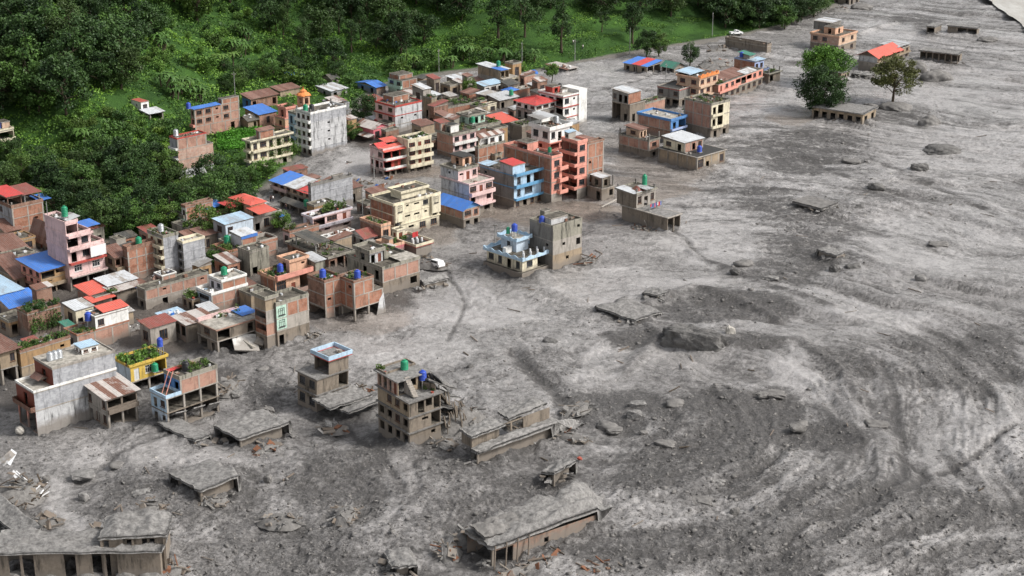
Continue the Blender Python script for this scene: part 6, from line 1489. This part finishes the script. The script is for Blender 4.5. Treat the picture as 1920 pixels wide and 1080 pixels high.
rubble('rubble_heap', 'broken slabs in the gully right of the two stepped slabs', 'N', (1790, 470), 3.2, 1.6, 20, 1.2, ('mudwall', 'mudtop', 'mudcake'), 37)
rubble('street_debris', 'scraps of rubble in the lane by the brick terrace house with red roof', 'B', (960, 285), 4.5, 2.0, 22, .8, ('timber', 'mudwall', 'cloth_white', 'rust'), 39)
rubble('street_debris', 'leafy branches and timber on the pale mud in front of the five storey tower', 'E', (1000, 390), 5, 2, 18, .6, ('timber', 'bark'), 41, al=0)

rubble('rubble_heap', 'boards and broken concrete lying over the buried gallery roof', 'O', (760, 700), 4.5, 1.6, 26, .8, ('mudwall', 'timber', 'mudtop', 'conc'), 61, z0=2.2, al=0)
rubble('rubble_heap', 'collapsed posts and reddish boards at the right end of the buried gallery', 'O', (1060, 960), 3.0, 1.6, 30, 1.8, ('mudwall', 'timber', 'rust', 'mudtop'), 63, al=.2)
rubble('rubble_heap', 'reddish splintered boards beside the pale mud tongue, bottom left', 'O', (420, 790), 1.6, 2.2, 18, 1.0, ('rust', 'timber', 'mudwall'), 65)
rubble('rubble_heap', 'broken concrete heaped on the left end of the collapsed house, bottom centre', 'P', (960, 560), 2.6, 2.2, 30, 2.4, ('mudwall', 'mudtop', 'mudcake', 'timber'), 67)
rubble('rubble_heap', 'bricks and beams along the foot of the collapsed house, bottom centre', 'P', (1300, 720), 5.5, 1.0, 30, .8, ('mudwall', 'brickd', 'timber', 'mudcake', 'rust'), 69, al=.66)
for i, (x_, w_) in enumerate(((90, 190), (330, 150), (560, 200), (800, 150), (980, 190))):
    lump('mud_mound', ['leftmost', 'second', 'middle', 'fourth', 'rightmost'][i] + ' heap of mud along the front of the buried gallery', 'O', (x_, 1030), w_, 1.0, 'mudcake', 90 + i, .6, 'mound')
mr = random.Random(9)
for i in range(60):
    x, y = mr.choice([(mr.uniform(430, 1250), mr.uniform(800, 1075)), (mr.uniform(60, 560), mr.uniform(850, 960)), (mr.uniform(1100, 1650), mr.uniform(740, 1060)), (mr.uniform(1300, 1900), mr.uniform(250, 700)), (mr.uniform(440, 700), mr.uniform(690, 800))])
    P = at(x, y)
    if any(abs(P.x - f_[0]) < f_[3] and abs(P.y - f_[1]) < f_[3] for f_ in FOOTPRINTS): continue
    lump('crust_block', 'broken block of mud crust standing out of the flow', '', (x, y), mr.uniform(14, 46), mr.uniform(.35, .9), mr.choice(('mudcake', 'mudtop', 'mudcake')), 200 + i, mr.uniform(.5, .9), 'mud block', mr.uniform(.2, .7), 3, 'broken blocks of mud crust', -.15)

for i, (z_, x, y, rx, ry, hg, lb) in enumerate([('N', 330, 590, 2.4, 1.4, 1.0, 'rubble below the porch slab of the grey two storey house'), ('O', 1370, 520, 2.2, 1.3, 1.3, 'splintered wreckage under the right end of the long pale slab'),
        ('O', 960, 560, 2.6, 1.6, 1.2, 'low rubble ridge left of the long pale slab'), ('O', 1700, 190, 2.8, 1.2, 1.2, 'broken concrete at the right end of the large mud covered roof'), ('O', 300, 640, 1.6, 2.2, 1.0, 'boards beside the tilted slab near the timber wreck'),
        ('P', 260, 440, 3.4, 1.6, 1.0, 'rubble line with red scraps in the lower middle of the mud'), ('P', 840, 640, 2.2, 1.8, 1.6, 'tangled rods and boards left of the collapsed house'), ('P', 1480, 440, 3.0, 1.5, 1.0, 'broken crust and rubble above the collapsed house'),
        ('N', 1000, 690, 2.2, 1.4, 1.8, 'rubble in the dark gap between broken block and stepped slabs'), ('N', 1760, 640, 3.2, 1.4, 1.2, 'rubble fan right of the two stepped slabs'), ('O', 1800, 640, 3.0, 1.8, .9, 'strewn rubble in the lower left mud'), ('D', 520, 850, 2.2, 1.2, 1.4, 'sagging debris under the right end of the blue terrace house')]):
    rubble('rubble_heap', lb, z_, (x, y), rx, ry, 34, hg, ('mudwall', 'mudtop', 'mudcake', 'timber', 'mudtop', 'conc', 'rust') if i % 3 == 0 else ('mudwall', 'mudtop', 'mudcake', 'timber'), 300 + i, long=(.8, 3.2), al=.3 * i)
# ================================================================== vegetation
def tube_mesh(segs, mat, name):
    m = MB()
    for a, b, r0, r1 in segs:
        a, b = Vector(a), Vector(b); d = (b - a).normalized(); u = d.orthogonal().normalized(); v = d.cross(u); n = 7; k = len(m.v)
        for p, r_ in ((a, r0), (b, r1)):
            for i in range(n):
                t_ = 2 * math.pi * i / n; m.v.append(tuple(p + (u * math.cos(t_) + v * math.sin(t_)) * r_))
        for i in range(n): m.f.append((k + i, k + (i + 1) % n, k + n + (i + 1) % n, k + n + i))
    return m.mesh(name, mat, True)

def tree_proto(seed, H=10.0, rad=4.2, base=.28, nclump=34, nleaf=95, mat='leaf_dark', size=.55, squash=.75, cr=1.35):
    r = np.random.default_rng(seed)
    segs = []; top = Vector((r.normal(0, .3), r.normal(0, .3), H * .62))
    mid = Vector((r.normal(0, .2), r.normal(0, .2), H * base))
    segs.append(((0, 0, -1.5), mid, .34 * H / 10, .24 * H / 10)); segs.append((mid, top, .24 * H / 10, .10 * H / 10))
    pts, vv = [], []
    cz = H * (base + 1) / 2 + .3; hz = H * (1 - base) / 2
    for k in range(nclump):
        d = r.normal(size=3); d /= np.linalg.norm(d); q = r.uniform(.4, 1.2) ** .7
        taper = 1 - .25 * max(d[2], 0)
        c = np.array([d[0] * rad * q * taper, d[1] * rad * q * taper, cz + d[2] * hz * q * .92])
        rr_ = cr * r.uniform(.65, 1.25)
        p = r.normal(size=(nleaf, 3)); p /= np.linalg.norm(p, axis=1)[:, None]; p *= r.uniform(.55, 1.05, (nleaf, 1)) * rr_; p[:, 2] *= squash
        pts.append(p + c); vv.append(np.full(nleaf, np.clip(.5 + .35 * r.normal(), 0, 1)))
        if k % 4 == 0: segs.append((mid.lerp(top, r.uniform(0, .9)), Vector(c), .10 * H / 10, .03))
    V, Fq, v = leaves(np.concatenate(pts), size, r, np.concatenate(vv))
    return tube_mesh(segs, 'bark', 'trunk'), np_mesh('crown', V, Fq, mat, {'v': v}), H

PT = {'dark': [tree_proto(s, 10, 4.9, .08, 46, 95, 'leaf_dark', .5) for s in (1, 2, 3)],
      'mid': [tree_proto(s, 9, 4.4, .1, 42, 90, 'leaf_mid', .48) for s in (4, 5)],
      'light': [tree_proto(s, 7, 3.4, .2, 26, 90, 'leaf_light', .5) for s in (6, 7)],
      'slender': [tree_proto(s, 14, 2.6, .22, 38, 80, 'leaf_dark', .45, .9, 1.2) for s in (8, 9)],
      'open': [tree_proto(s, 11, 4.6, .3, 26, 85, 'leaf_dark', .45, .7, 1.3) for s in (10, 11)],
      'shrub': [tree_proto(s, 3, 2.0, .05, 14, 70, 'leaf_mid', .42, .8, .9) for s in (12, 13, 14)],
      'shrubl': [tree_proto(s, 2.6, 1.9, .05, 13, 70, 'leaf_light', .4, .8, .85) for s in (15, 16)],
      'olive': [tree_proto(17, 12, 5.4, .2, 80, 110, 'leaf_olive', .42, .8, 1.25)],
      'round': [tree_proto(18, 9, 2.9, .08, 40, 95, 'leaf_dark', .42, .9, 1.1)]}

def banana_proto(seed):
    r = np.random.default_rng(seed); V, Fq, vv = [], [], []; segs = []
    for s_ in range(4):
        bx, by = r.normal(0, .7, 2); hh = r.uniform(1.2, 2.6); segs.append(((bx, by, -.6), (bx + r.normal(0, .2), by + r.normal(0, .2), hh), .17, .10))
        for k in range(9):
            a = 2 * math.pi * k / 9 + r.uniform(-.3, .3); L = r.uniform(1.1, 2.2); w = r.uniform(.2, .32); up = r.uniform(1.0, 2.4); cv = r.uniform(.1, 1)
            prev = None
            for j in range(6):
                f = j / 5; d = L * f; z = hh + up * 1.5 * f - 1.55 * up * f * f; ww = w * math.sin(math.pi * min(.97, f * .85 + .12))
                c = np.array([bx + math.cos(a) * d, by + math.sin(a) * d, z]); t_ = np.array([-math.sin(a), math.cos(a), 0]) * ww
                k0 = len(V); V += [c - t_ - [0, 0, ww * .35], c, c + t_ - [0, 0, ww * .35]]; vv += [cv] * 3
                if prev is not None: Fq += [[prev, prev + 1, k0 + 1, k0], [prev + 1, prev + 2, k0 + 2, k0 + 1]]
                prev = k0
    return tube_mesh(segs, 'bark', 'stem'), np_mesh('leaf_crown', np.array(V), np.array(Fq), 'leaf_banana', {'v': np.array(vv)}), 4.0
BAN = [banana_proto(s) for s in (1, 2, 3, 4)]

def inside_house(x, y, m=1.0):
    for (hx_, hy_, a, W, D) in FOOTPRINTS:
        dx, dy = x - hx_, y - hy_; u = dx * math.cos(a) + dy * math.sin(a); v = -dx * math.sin(a) + dy * math.cos(a)
        if -m < u < W + m and -m < v < D + m: return True
    return False

def plant_tree(kind, P, H, name, label, group=None, protos=None, cat='tree', names=('trunk', 'crown')):
    tk, cr, H0 = rnd.choice(protos or PT[kind]); e = empty(name, P, rnd.uniform(0, 6.28)); k = H / H0
    e.scale = (k * rnd.uniform(.88, 1.15), k * rnd.uniform(.88, 1.15), k)
    tag(e, label, cat, group); link(names[0], tk, e); link(names[1], cr, e)
    return e

# wooded slope: fill photo regions with trees, rooted where the slope is
TREE_AT = []
def scatter(poly, n, kinds, mind, hr, name, label, group, margin=1.5):
    P = np.array(poly); x0, y0 = P.min(0); x1, y1 = P.max(0); tries = 0; got = 0
    while got < n and tries < n * 25:
        tries += 1; x, y = rnd.uniform(x0, x1), rnd.uniform(y0, y1); c = False
        for i in range(len(P)):
            (ax, ay), (bx, by) = P[i], P[i - 1]
            if (ay > y) != (by > y) and x < (bx - ax) * (y - ay) / (by - ay) + ax: c = not c
        if not c: continue
        g = ground(x, y)
        if any((g.x - q[0]) ** 2 + (g.y - q[1]) ** 2 < mind * mind for q in TREE_AT) or inside_house(g.x, g.y, margin): continue
        TREE_AT.append((g.x, g.y)); got += 1
        plant_tree(rnd.choice(kinds), g, rnd.uniform(*hr), name, label, group)

scatter([(-60, -60), (480, -60), (460, 5), (300, 70), (238, 140), (228, 195), (120, 225), (-60, 235)], 70, ['dark', 'dark', 'dark', 'mid'], 4.6, (9, 15), 'forest_tree', 'dark broadleaf tree in the dense wood, upper left', 'trees of the dense wood, upper left')
scatter([(470, -60), (900, -60), (880, 60), (740, 125), (560, 130), (500, 60)], 52, ['dark', 'dark', 'dark', 'slender'], 4.4, (8, 13), 'forest_tree', 'dark tree in the wood above the village centre', 'trees of the wood above the village')
scatter([(90, 345), (210, 300), (330, 350), (420, 350), (500, 370), (490, 425), (400, 455), (300, 462), (120, 455), (60, 400)], 52, ['dark', 'mid', 'dark'], 3.4, (6, 9), 'grove_tree', 'bushy tree in the grove behind the left houses', 'trees of the grove behind the left houses', .5)
scatter([(-20, 290), (90, 290), (110, 360), (-20, 400)], 10, ['mid', 'dark'], 4.0, (5, 8), 'grove_tree', 'tree at the left edge below the wood', 'trees at the left edge below the wood')
scatter([(260, 0), (500, 20), (520, 130), (330, 140), (260, 200), (230, 120)], 34, ['shrub', 'shrubl', 'light'], 3.6, (2, 4.5), 'shrub', 'light green shrub on the open upper slope', 'shrubs on the open upper slope')
scatter([(120, 190), (260, 230), (330, 240), (330, 330), (120, 330)], 40, ['shrub', 'shrubl', 'shrub'], 3.0, (2, 4), 'shrub', 'green shrub on the slope round the white hut', 'shrubs round the white hut')
scatter([(420, 130), (640, 120), (660, 165), (520, 170), (420, 185)], 22, ['shrub', 'mid', 'dark'], 3.4, (3, 6), 'shrub', 'bush along the wood edge above the sheds', 'bushes along the wood edge above the sheds')
scatter([(720, 90), (960, 70), (990, 120), (800, 135), (720, 150)], 24, ['shrub', 'shrub', 'mid'], 3.2, (2.5, 4.5), 'shrub', 'bush at the hill foot behind the village centre', 'bushes at the hill foot behind the centre')
scatter([(960, -30), (1360, -30), (1360, 40), (1200, 30), (960, 40)], 30, ['open', 'slender', 'dark', 'dark'], 5, (8, 13), 'terrace_tree', 'tree on the upper terraced fields', 'trees on the upper terraced fields')
scatter([(1330, -40), (1560, -40), (1560, 5), (1520, 38), (1470, 52), (1400, 58), (1330, 50)], 64, ['dark', 'dark', 'dark', 'mid'], 3.2, (8, 13), 'terrace_tree', 'tree in the wood beside the hill road, upper right', 'trees beside the hill road')
for x, y, H, kd, lb in [(934, 74, 15, 'slender', 'tall slender tree on the terraces, leftmost of the row'), (984, 70, 13, 'open', 'spreading tree on the terraces right of the tall slender tree'), (1053, 98, 15, 'slender', 'tall slender tree standing in front of the terraces'),
        (1186, 82, 14, 'slender', 'tall slender tree at the right end of the terraces'), (1128, 60, 7, 'open', 'small tree in the middle of the terraces')]:
    plant_tree(kd, ground(x, y), H, 'terrace_tree', lb)
for x, y, H, kd, lb in [(1212, 105, 8, 'dark', 'low dark tree on the mud edge, left of two beside the stalls'), (1236, 103, 7.5, 'mid', 'low dark tree on the mud edge, right of two beside the stalls'), (1293, 121, 7.2, 'round', 'dense round dark tree beside the green shed'),
        (1034, 150, 4.5, 'light', 'small green tree on the mud by the blue tarpaulin'), (975, 138, 3.5, 'mid', 'small bushy tree at the field corner'), (680, 228, 8, 'dark', 'dark tree between grey shacks and pink white tall house'), (662, 262, 4.5, 'mid', 'leafy bush above the bright pink hut'),
        (373, 242, 3.2, 'light', 'round shrub in front of the field brick house'), (880, 178, 5, 'mid', 'leafy tree among the back lane sheds'), (405, 500, 4.2, 'mid', 'green tree in the gap by the grey twin block'), (528, 432, 4, 'light', 'small tree by the garden wall near the blue tarpaulin'),
        (500, 335, 5, 'light', 'light green tree in front of the cream vine house'), (470, 350, 5, 'mid', 'bushy tree left of the cream vine house'), (545, 300, 4, 'mid', 'tree beside the five storey tower foot'), (1290, 215, 2.5, 'mid', 'bush on the flooded right cluster')]:
    plant_tree(kd, ground(x, y), H, 'tree', lb)
big = at(*px('M', 318, 880)); plant_tree('dark', big, 12.5, 'great_tree', 'big dark tree at the corner of the long buried house', protos=[tree_proto(21, 12, 6.3, .04, 120, 130, 'leaf_dark', .45, .8, 1.5)])
big = at(*px('M', 350, 665)); plant_tree('mid', big, 11, 'great_tree', 'big bright green round tree behind the dark tree', protos=[tree_proto(22, 11, 6.9, .22, 130, 130, 'leaf_bright', .45, .8, 1.5)])
plant_tree('olive', at(*px('M', 888, 800)), 13.2, 'lone_tree', 'lone olive green tree with visible trunk on a mud mound')
BANP = [('Q', 440, 780), ('Q', 890, 480), ('Q', 930, 520), ('Q', 1060, 545), ('Q', 990, 500), ('Q', 1185, 370), ('Q', 1250, 290), ('Q', 1310, 210), ('Q', 870, 290), ('Q', 150, 600), ('Q', 850, 250), ('T', 1040, 300), ('T', 1215, 315), ('T', 1160, 290), ('T', 970, 340), ('T', 800, 335), ('T', 660, 150), ('', 455, 100), ('', 500, 60), ('', 340, 180), ('', 1000, 115), ('', 570, 150), ('G', 260, 400), ('G', 930, 130)]
for z_, x, y in BANP:
    g = ground(*px(z_, x, y))
    if inside_house(g.x, g.y, .5): continue
    plant_tree('', g, rnd.uniform(4.2, 6.2), 'banana_plant', 'banana clump with long arching leaves on the slope', 'banana clumps on the slope', BAN, 'banana plant', ('stem', 'leaf_crown'))

# rice field and undergrowth
fp = [ground(*px('G', *p)) for p in ((420, 700), (720, 650), (900, 640), (740, 740), (720, 830), (440, 850))]
cx_, cy_ = sum(p.x for p in fp) / 6, sum(p.y for p in fp) / 6
def in_poly(x, y, P):
    c = np.zeros(np.shape(x), bool)
    for i in range(len(P)):
        a, b = P[i], P[i - 1]
        c ^= ((a.y > y) != (b.y > y)) & (x < (b.x - a.x) * (y - a.y) / (b.y - a.y + 1e-9) + a.x)
    return c
def field(name, label, P, n, hgt, size, mat):
    xs = [p.x for p in P]; ys = [p.y for p in P]
    X, Y = rng.uniform(min(xs), max(xs), n), rng.uniform(min(ys), max(ys), n); k = in_poly(X, Y, P); X, Y = X[k], Y[k]
    pts = np.stack([X, Y, np.maximum(hill_h(X, Y), 0) + rng.uniform(.15, hgt, len(X))], 1)
    V, Fq, v = leaves(pts, size, rng, fbm(X / 2.5, Y / 2.5, 5, 2), .1)
    tag(link(name, np_mesh(name, V, Fq, mat, {'v': v})), label, 'crop', kind='stuff')
field('rice_field', 'bright green rice growing on the small field by the brick houses', fp, 9000, .8, .5, 'leaf_rice')
gp = [ground(*p) for p in ((650, 228), (680, 232), (668, 252), (645, 256))]
field('grass_patch', 'bright grass patch beside the bright pink hut', gp, 1500, .5, .4, 'leaf_rice')

n = 520000
UX, UY = rng.uniform(-215, 150, n), rng.uniform(345, 700, n)
k_ = np.abs(UX) < UY * .34 + 6; UX, UY = UX[k_], UY[k_]; ud = foot_d(UX, UY); kx = np.clip((UX + 25) / 60, 0, 1)
dens = fbm(UX / 6, UY / 6, 91, 3)
vis = (np.abs(UX) < UY * .34 + 6) & (ud > 1.2) & (ud < 130 + 60 * kx) & (dens > .36 + .1 * kx)
vis &= ~in_poly(UX, UY, fp)
UX, UY, ud, kx, dens = UX[vis], UY[vis], ud[vis], kx[vis], dens[vis]; vis = np.ones(len(UX), bool)
for (hx_, hy_, a, W, D) in FOOTPRINTS:
    dx, dy = UX - hx_, UY - hy_; u_ = dx * math.cos(a) + dy * math.sin(a); v_ = -dx * math.sin(a) + dy * math.cos(a)
    vis &= ~((u_ > -.6) & (u_ < W + .6) & (v_ > -.6) & (v_ < D + .6))
UX, UY, ud, kx, dens = UX[vis], UY[vis], ud[vis], kx[vis], dens[vis]
tq = .17 * ud / 2.3; bank = ((tq - np.floor(tq)) > .70) & (kx > .5)
hgt = np.clip((dens - .36) * 7, .2, 2.2) * (1 - .8 * kx) + np.where(bank, .7, 0)
pts = np.stack([UX, UY, hill_h(UX, UY) + rng.uniform(.1, 1, len(UX)) * hgt], 1)
V, Fq, v = leaves(pts, .62 - .18 * kx, rng, np.clip(fbm(UX / 11, UY / 11, 95, 3) * 1.7 - .35 - .05 * kx - np.where(bank, .45, 0), 0, 1), .4)
tag(link('undergrowth', np_mesh('undergrowth', V, Fq, 'leaf_under', {'v': v})), 'tangled green undergrowth covering the hillside', 'undergrowth', kind='stuff')
# ================================================================== small things
# mud banked up round everything that stands in it
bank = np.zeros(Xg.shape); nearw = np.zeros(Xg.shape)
bn = fbm(Xg / 1.6, Yg / 1.6, 101, 3)
for (hx_, hy_, a, W, D) in FOOTPRINTS:
    j0, j1 = np.searchsorted(gy, (hy_ - W - D - 6, hy_ + W + D + 6))
    if j1 <= j0: continue
    i0, i1 = [int(np.clip(((hx_ + q_) / (.40 * hy_ + 12) + 1) / 2 * (NX - 1), 0, NX)) for q_ in (-1.3 * (W + D) - 9, 1.3 * (W + D) + 9)]
    m_ = (slice(j0, j1), slice(i0, i1))
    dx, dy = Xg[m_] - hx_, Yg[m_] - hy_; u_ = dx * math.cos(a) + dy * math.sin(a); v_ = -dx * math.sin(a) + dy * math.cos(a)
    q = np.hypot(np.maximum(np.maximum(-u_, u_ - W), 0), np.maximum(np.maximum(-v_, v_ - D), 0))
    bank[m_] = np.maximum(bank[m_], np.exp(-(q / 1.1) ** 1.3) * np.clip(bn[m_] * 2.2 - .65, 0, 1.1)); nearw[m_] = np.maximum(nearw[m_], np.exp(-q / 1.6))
Zg = Zg + .75 * bank
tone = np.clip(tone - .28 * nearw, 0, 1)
mud.data.vertices.foreach_set('co', np.stack([Xg, Yg, Zg], -1).astype(np.float32).ravel())
mud.data.attributes['tone'].data.foreach_set('value', tone.astype(np.float32).ravel())
mud.data.update()
# clods and stones strewn over the mud (nobody could count them)
ico_v = np.array([(1, 0, 0), (-1, 0, 0), (0, 1, 0), (0, -1, 0), (.2, .1, 1), (0, 0, -1), (.6, .6, .6), (-.6, .5, .55)], float)
ico_f = np.array([(0, 6, 4), (6, 2, 4), (2, 7, 4), (7, 1, 4), (1, 3, 4), (3, 0, 4), (0, 2, 6), (2, 1, 7), (2, 0, 5), (1, 2, 5), (3, 1, 5), (0, 3, 5)])
def clods(name, label, n, mat, smin, smax, seed, test):
    r = np.random.default_rng(seed)
    Y = 170 * (700 / 170) ** (r.uniform(0, 1, n) ** 1.5); X = r.uniform(-1, 1, n) * (.33 * Y + 6)
    j = np.clip(np.interp(Y, gy, np.arange(NY)).round().astype(int), 0, NY - 1); i = np.clip(((X / (.40 * Y + 12) + 1) / 2 * (NX - 1)).round().astype(int), 0, NX - 1)
    k = (foot_d(X, Y) < -1) & (r.uniform(0, 1, n) < test(tone[j, i], rough_amt[j, i]))
    for (hx_, hy_, a, W, D) in FOOTPRINTS:
        dx, dy = X - hx_, Y - hy_; u_ = dx * math.cos(a) + dy * math.sin(a); v_ = -dx * math.sin(a) + dy * math.cos(a)
        k &= ~((u_ > -.4) & (u_ < W + .4) & (v_ > -.4) & (v_ < D + .4))
    X, Y, Zz = X[k], Y[k], Zg[j, i][k]; m = len(X)
    s_ = smin + (smax - smin) * r.uniform(0, 1, m) ** 5
    sc = s_[:, None] * r.uniform(.5, 1.6, (m, 3)) * np.array([1, 1, .55])
    ang = r.uniform(0, 6.28, m); ca, sa = np.cos(ang)[:, None], np.sin(ang)[:, None]
    L = ico_v[None] * sc[:, None] * r.uniform(.55, 1.4, (m, len(ico_v), 1))
    V = np.stack([L[..., 0] * ca - L[..., 1] * sa + X[:, None], L[..., 0] * sa + L[..., 1] * ca + Y[:, None], L[..., 2] + Zz[:, None] - s_[:, None] * .05], -1).reshape(-1, 3)
    Fq = (ico_f[None] + (np.arange(m) * len(ico_v))[:, None, None]).reshape(-1, 3)
    tag(link(name, np_mesh(name, V, Fq, mat)), label, 'stones', kind='stuff')
clods('mud_clods', 'grey clods and stones strewn over the mud', 80000, 'mudcake', .06, .42, 3, lambda t_, q: np.clip(q * 1.0 - .12, 0.02, 1))
clods('dark_stones', 'small dark stones on the mud', 22000, 'rock', .05, .3, 5, lambda t_, q: np.clip(q * .6, .05, 1))
clods('litter', 'pale scraps of litter on the mud', 3500, 'brightrock', .05, .22, 7, lambda t_, q: .25 + 0 * q)

# sticks and planks lying about in the flow
for i in range(70):
    x, y = rnd.choice([(rnd.uniform(500, 1300), rnd.uniform(420, 760)), (rnd.uniform(100, 1200), rnd.uniform(760, 1070)), (rnd.uniform(1250, 1900), rnd.uniform(180, 1000))])
    P = at(x, y)
    if inside_house(P.x, P.y, .5) or float(foot_d(P.x, P.y)) > -1: continue
    L_ = rnd.uniform(.8, 3.2); o = MB().bar((-L_ / 2, 0, 0), (L_ / 2, 0, .1), rnd.uniform(.1, .22), rnd.uniform(.08, .16)).build('stray_plank', rnd.choice(('timber', 'bark', 'mudwall', 'timber')))
    o.location = (P.x, P.y, mudz(P.x, P.y) + .12); o.rotation_euler = (rnd.uniform(-.1, .1), rnd.uniform(-.12, .12), rnd.uniform(0, 3.1))
    tag(o, 'stray muddy plank lying on the mud field', 'plank', 'stray planks on the mud')

# utility poles
PM = None
for z_, x, y, hh, lb in [('E', 1140, 350, 6.5, 'grey utility pole standing in water beside the red balcony house'), ('G', 597, 420, 9, 'thin utility pole behind the field brick house'), ('I', 965, 150, 8, 'utility pole at the field edge behind the village'),
        ('I', 1500, 85, 7, 'utility pole at the field edge near the collapsed tin shed'), ('L', 555, 330, 6, 'pole in the mud left of the orange arched house'), ('L', 262, 85, 8, 'utility pole at the field edge above the stalls'), ('U', 648, 285, 8, 'utility pole beside the hill road'),
        ('K', 218, 720, 5, 'pole with rusty bracket behind the pale blue villa'), ('T', 915, 360, 7, 'pole under the banana plants behind the brick and mint house'), ('C', 1845, 330, 6, 'pole on the pale mud by the leafy pink house')]:
    P = ground(*px(z_, x, y)); e = empty('utility_pole', P, rnd.uniform(0, 3)); tag(e, lb, 'utility pole')
    MB().lathe([(.13, -1), (.08, hh), (.01, hh + .02)], 7).build('shaft', 'metalpole', e); MB().box(-.6, .6, -.05, .05, hh - .7, hh - .58).build('crossarm', 'timber', e)
    for sx in (-.5, 0, .5): MB().lathe([(.05, hh - .58), (.06, hh - .45), (.01, hh - .38)], 6, (sx, 0)).build('insulator', 'fr_white', e)

# vehicles
def car(P, rz, label, pitch=0.0, pickup=False):
    e = empty('parked_car', P, rz); e.rotation_euler = (pitch, .05, rz); tag(e, label, 'car')
    prof = [(-2.1, .45), (-2.15, .95), (-1.95, 1.05), (-1.7, 1.62), (.35, 1.66), (.95, 1.12), (2.0, .98), (2.12, .7), (2.1, .45)]
    if pickup: prof = [(-2.3, .45), (-2.3, 1.0), (-.6, 1.02), (-.5, 1.6), (.55, 1.62), (1.05, 1.1), (2.1, .98), (2.2, .7), (2.2, .45)]
    b = MB(); n = len(prof)
    for sy, k in ((-.85, 0), (.85, n)):
        b.v += [(x, sy * (.82 if z > 1.3 else 1), z) for x, z in prof]
    b.f.append(tuple(range(n))); b.f.append(tuple(range(2 * n - 1, n - 1, -1)))
    for i in range(n): j = (i + 1) % n; b.f.append((i, n + i, n + j, j))
    b.build('body', 'carpaint', e)
    for sy in (-1, 1):
        xa = -.45 if pickup else -1.5
        MB().quad((xa, sy * .845, 1.1), (.75, sy * .845, 1.12), (.32, sy * .745, 1.55), (xa + .08, sy * .745, 1.55)).build('side_window', 'glass', e)
        for xx in (-1.35, 1.3):
            w = MB()
            for i in range(12):
                a0, a1 = i * math.pi / 6, (i + 1) * math.pi / 6
                p = [(xx + .36 * math.cos(a), .36 + .36 * math.sin(a)) for a in (a0, a1)]
                w.quad((p[0][0], sy * .68, p[0][1]), (p[1][0], sy * .68, p[1][1]), (p[1][0], sy * .9, p[1][1]), (p[0][0], sy * .9, p[0][1])); w.quad((xx, sy * .9, .36), (p[0][0], sy * .9, p[0][1]), (p[1][0], sy * .9, p[1][1]))
            wh = w.build('wheel', 'rubber', e); MB().lathe([(.01, .0), (.2, .0), (.2, .03), (.01, .04)], 8).build('rim', 'metalpole', wh).matrix_local = Matrix.Translation((xx, sy * .9, .36)) @ Matrix.Rotation(-sy * math.pi / 2, 4, 'X')
        MB().box(2.02, 2.14, sy * .62 - .16, sy * .62 + .16, .72, .88).build('headlight', 'tank_steel', e)
    MB().quad((.42, -.66, 1.6), (.42, .66, 1.6), (.98, .76, 1.14), (.98, -.76, 1.14)).build('windscreen', 'glass', e).location = (.02, 0, .03)
    return e
car(at(*px('F', 862, 592), -.35), 2.35, 'white car stranded on the mud beside the rubble heap', .06)
g_ = ground(*px('U', 835, 272)); car(g_, .35, 'white pickup parked on the hill road above the bare building shell', 0, True)

# people, tiny in the distance
def person(P, rz, label, top, legs='cloth_dark', H=1.68):
    e = empty('person', P, rz); tag(e, label, 'person')
    def skin(name, pts, edges, rad, mat):
        m = bpy.data.meshes.new(name); m.from_pydata(pts, edges, []); m.materials.append(MATS[mat]); o = link(name, m, e)
        md = o.modifiers.new('skin', 'SKIN')
        for i, r_ in enumerate(rad): m.skin_vertices[0].data[i].radius = (r_, r_ * .85)
        m.skin_vertices[0].data[0].use_root = True
        sb = o.modifiers.new('sub', 'SUBSURF'); sb.levels = 1; sb.render_levels = 1
        return o
    body = [(0, 0, .92), (0, 0, 1.15), (0, 0, 1.38), (0, .02, 1.5), (0, .03, 1.62), (.19, 0, 1.36), (.25, .02, 1.08), (.23, .12, .84), (-.19, 0, 1.36), (-.25, .02, 1.08), (-.23, .14, .86), (.1, 0, .88), (.11, .03, .48), (.11, 0, .08), (.12, .14, .03), (-.1, 0, .88), (-.12, .0, .48), (-.12, -.03, .08), (-.13, .11, .03)]
    ed = [(0, 1), (1, 2), (2, 3), (3, 4), (2, 5), (5, 6), (6, 7), (2, 8), (8, 9), (9, 10), (0, 11), (11, 12), (12, 13), (13, 14), (0, 15), (15, 16), (16, 17), (17, 18)]
    skin('body', body, ed, [.14, .14, .16, .055, .10, .065, .05, .035, .065, .05, .035, .1, .07, .045, .04, .1, .07, .045, .04], 'skin')
    MB().lathe([(.16, .98), (.2, 1.2), (.22, 1.36), (.12, 1.44), (.07, 1.47)], 10).build('shirt', top, e, True)
    t_ = MB()
    for sx in (-.11, .11): t_.lathe([(.075, .12), (.095, .5), (.125, .95)], 8, (sx, 0))
    t_.build('trousers', legs, e, True)
    MB().lathe([(.118, 1.62), (.115, 1.70), (.08, 1.76), (.01, 1.79)], 10, (0, .0)).build('hair', 'hair', e, True)
    return e
for z_, x, y, tp_, lb in [('E', 143, 560, 'cloth_dark', 'person in dark clothes standing in the mud lane by the long house'), ('E', 165, 562, 'cloth_white', 'person in white shirt standing in the mud lane by the long house'), ('T', 1586, 225, 'cloth_white', 'person standing on the terraces, left of two'),
        ('T', 1634, 248, 'cloth_white', 'person standing on the terraces, right of two'), ('Q', 860, 112, 'cloth_red', 'person in red on the path high on the slope'), ('E', 288, 640, 'cloth_dark', 'person in dark clothes farther down the mud lane')]:
    person(ground(*px(z_, x, y)), rnd.uniform(-1, 1) + 3.1, lb, tp_)
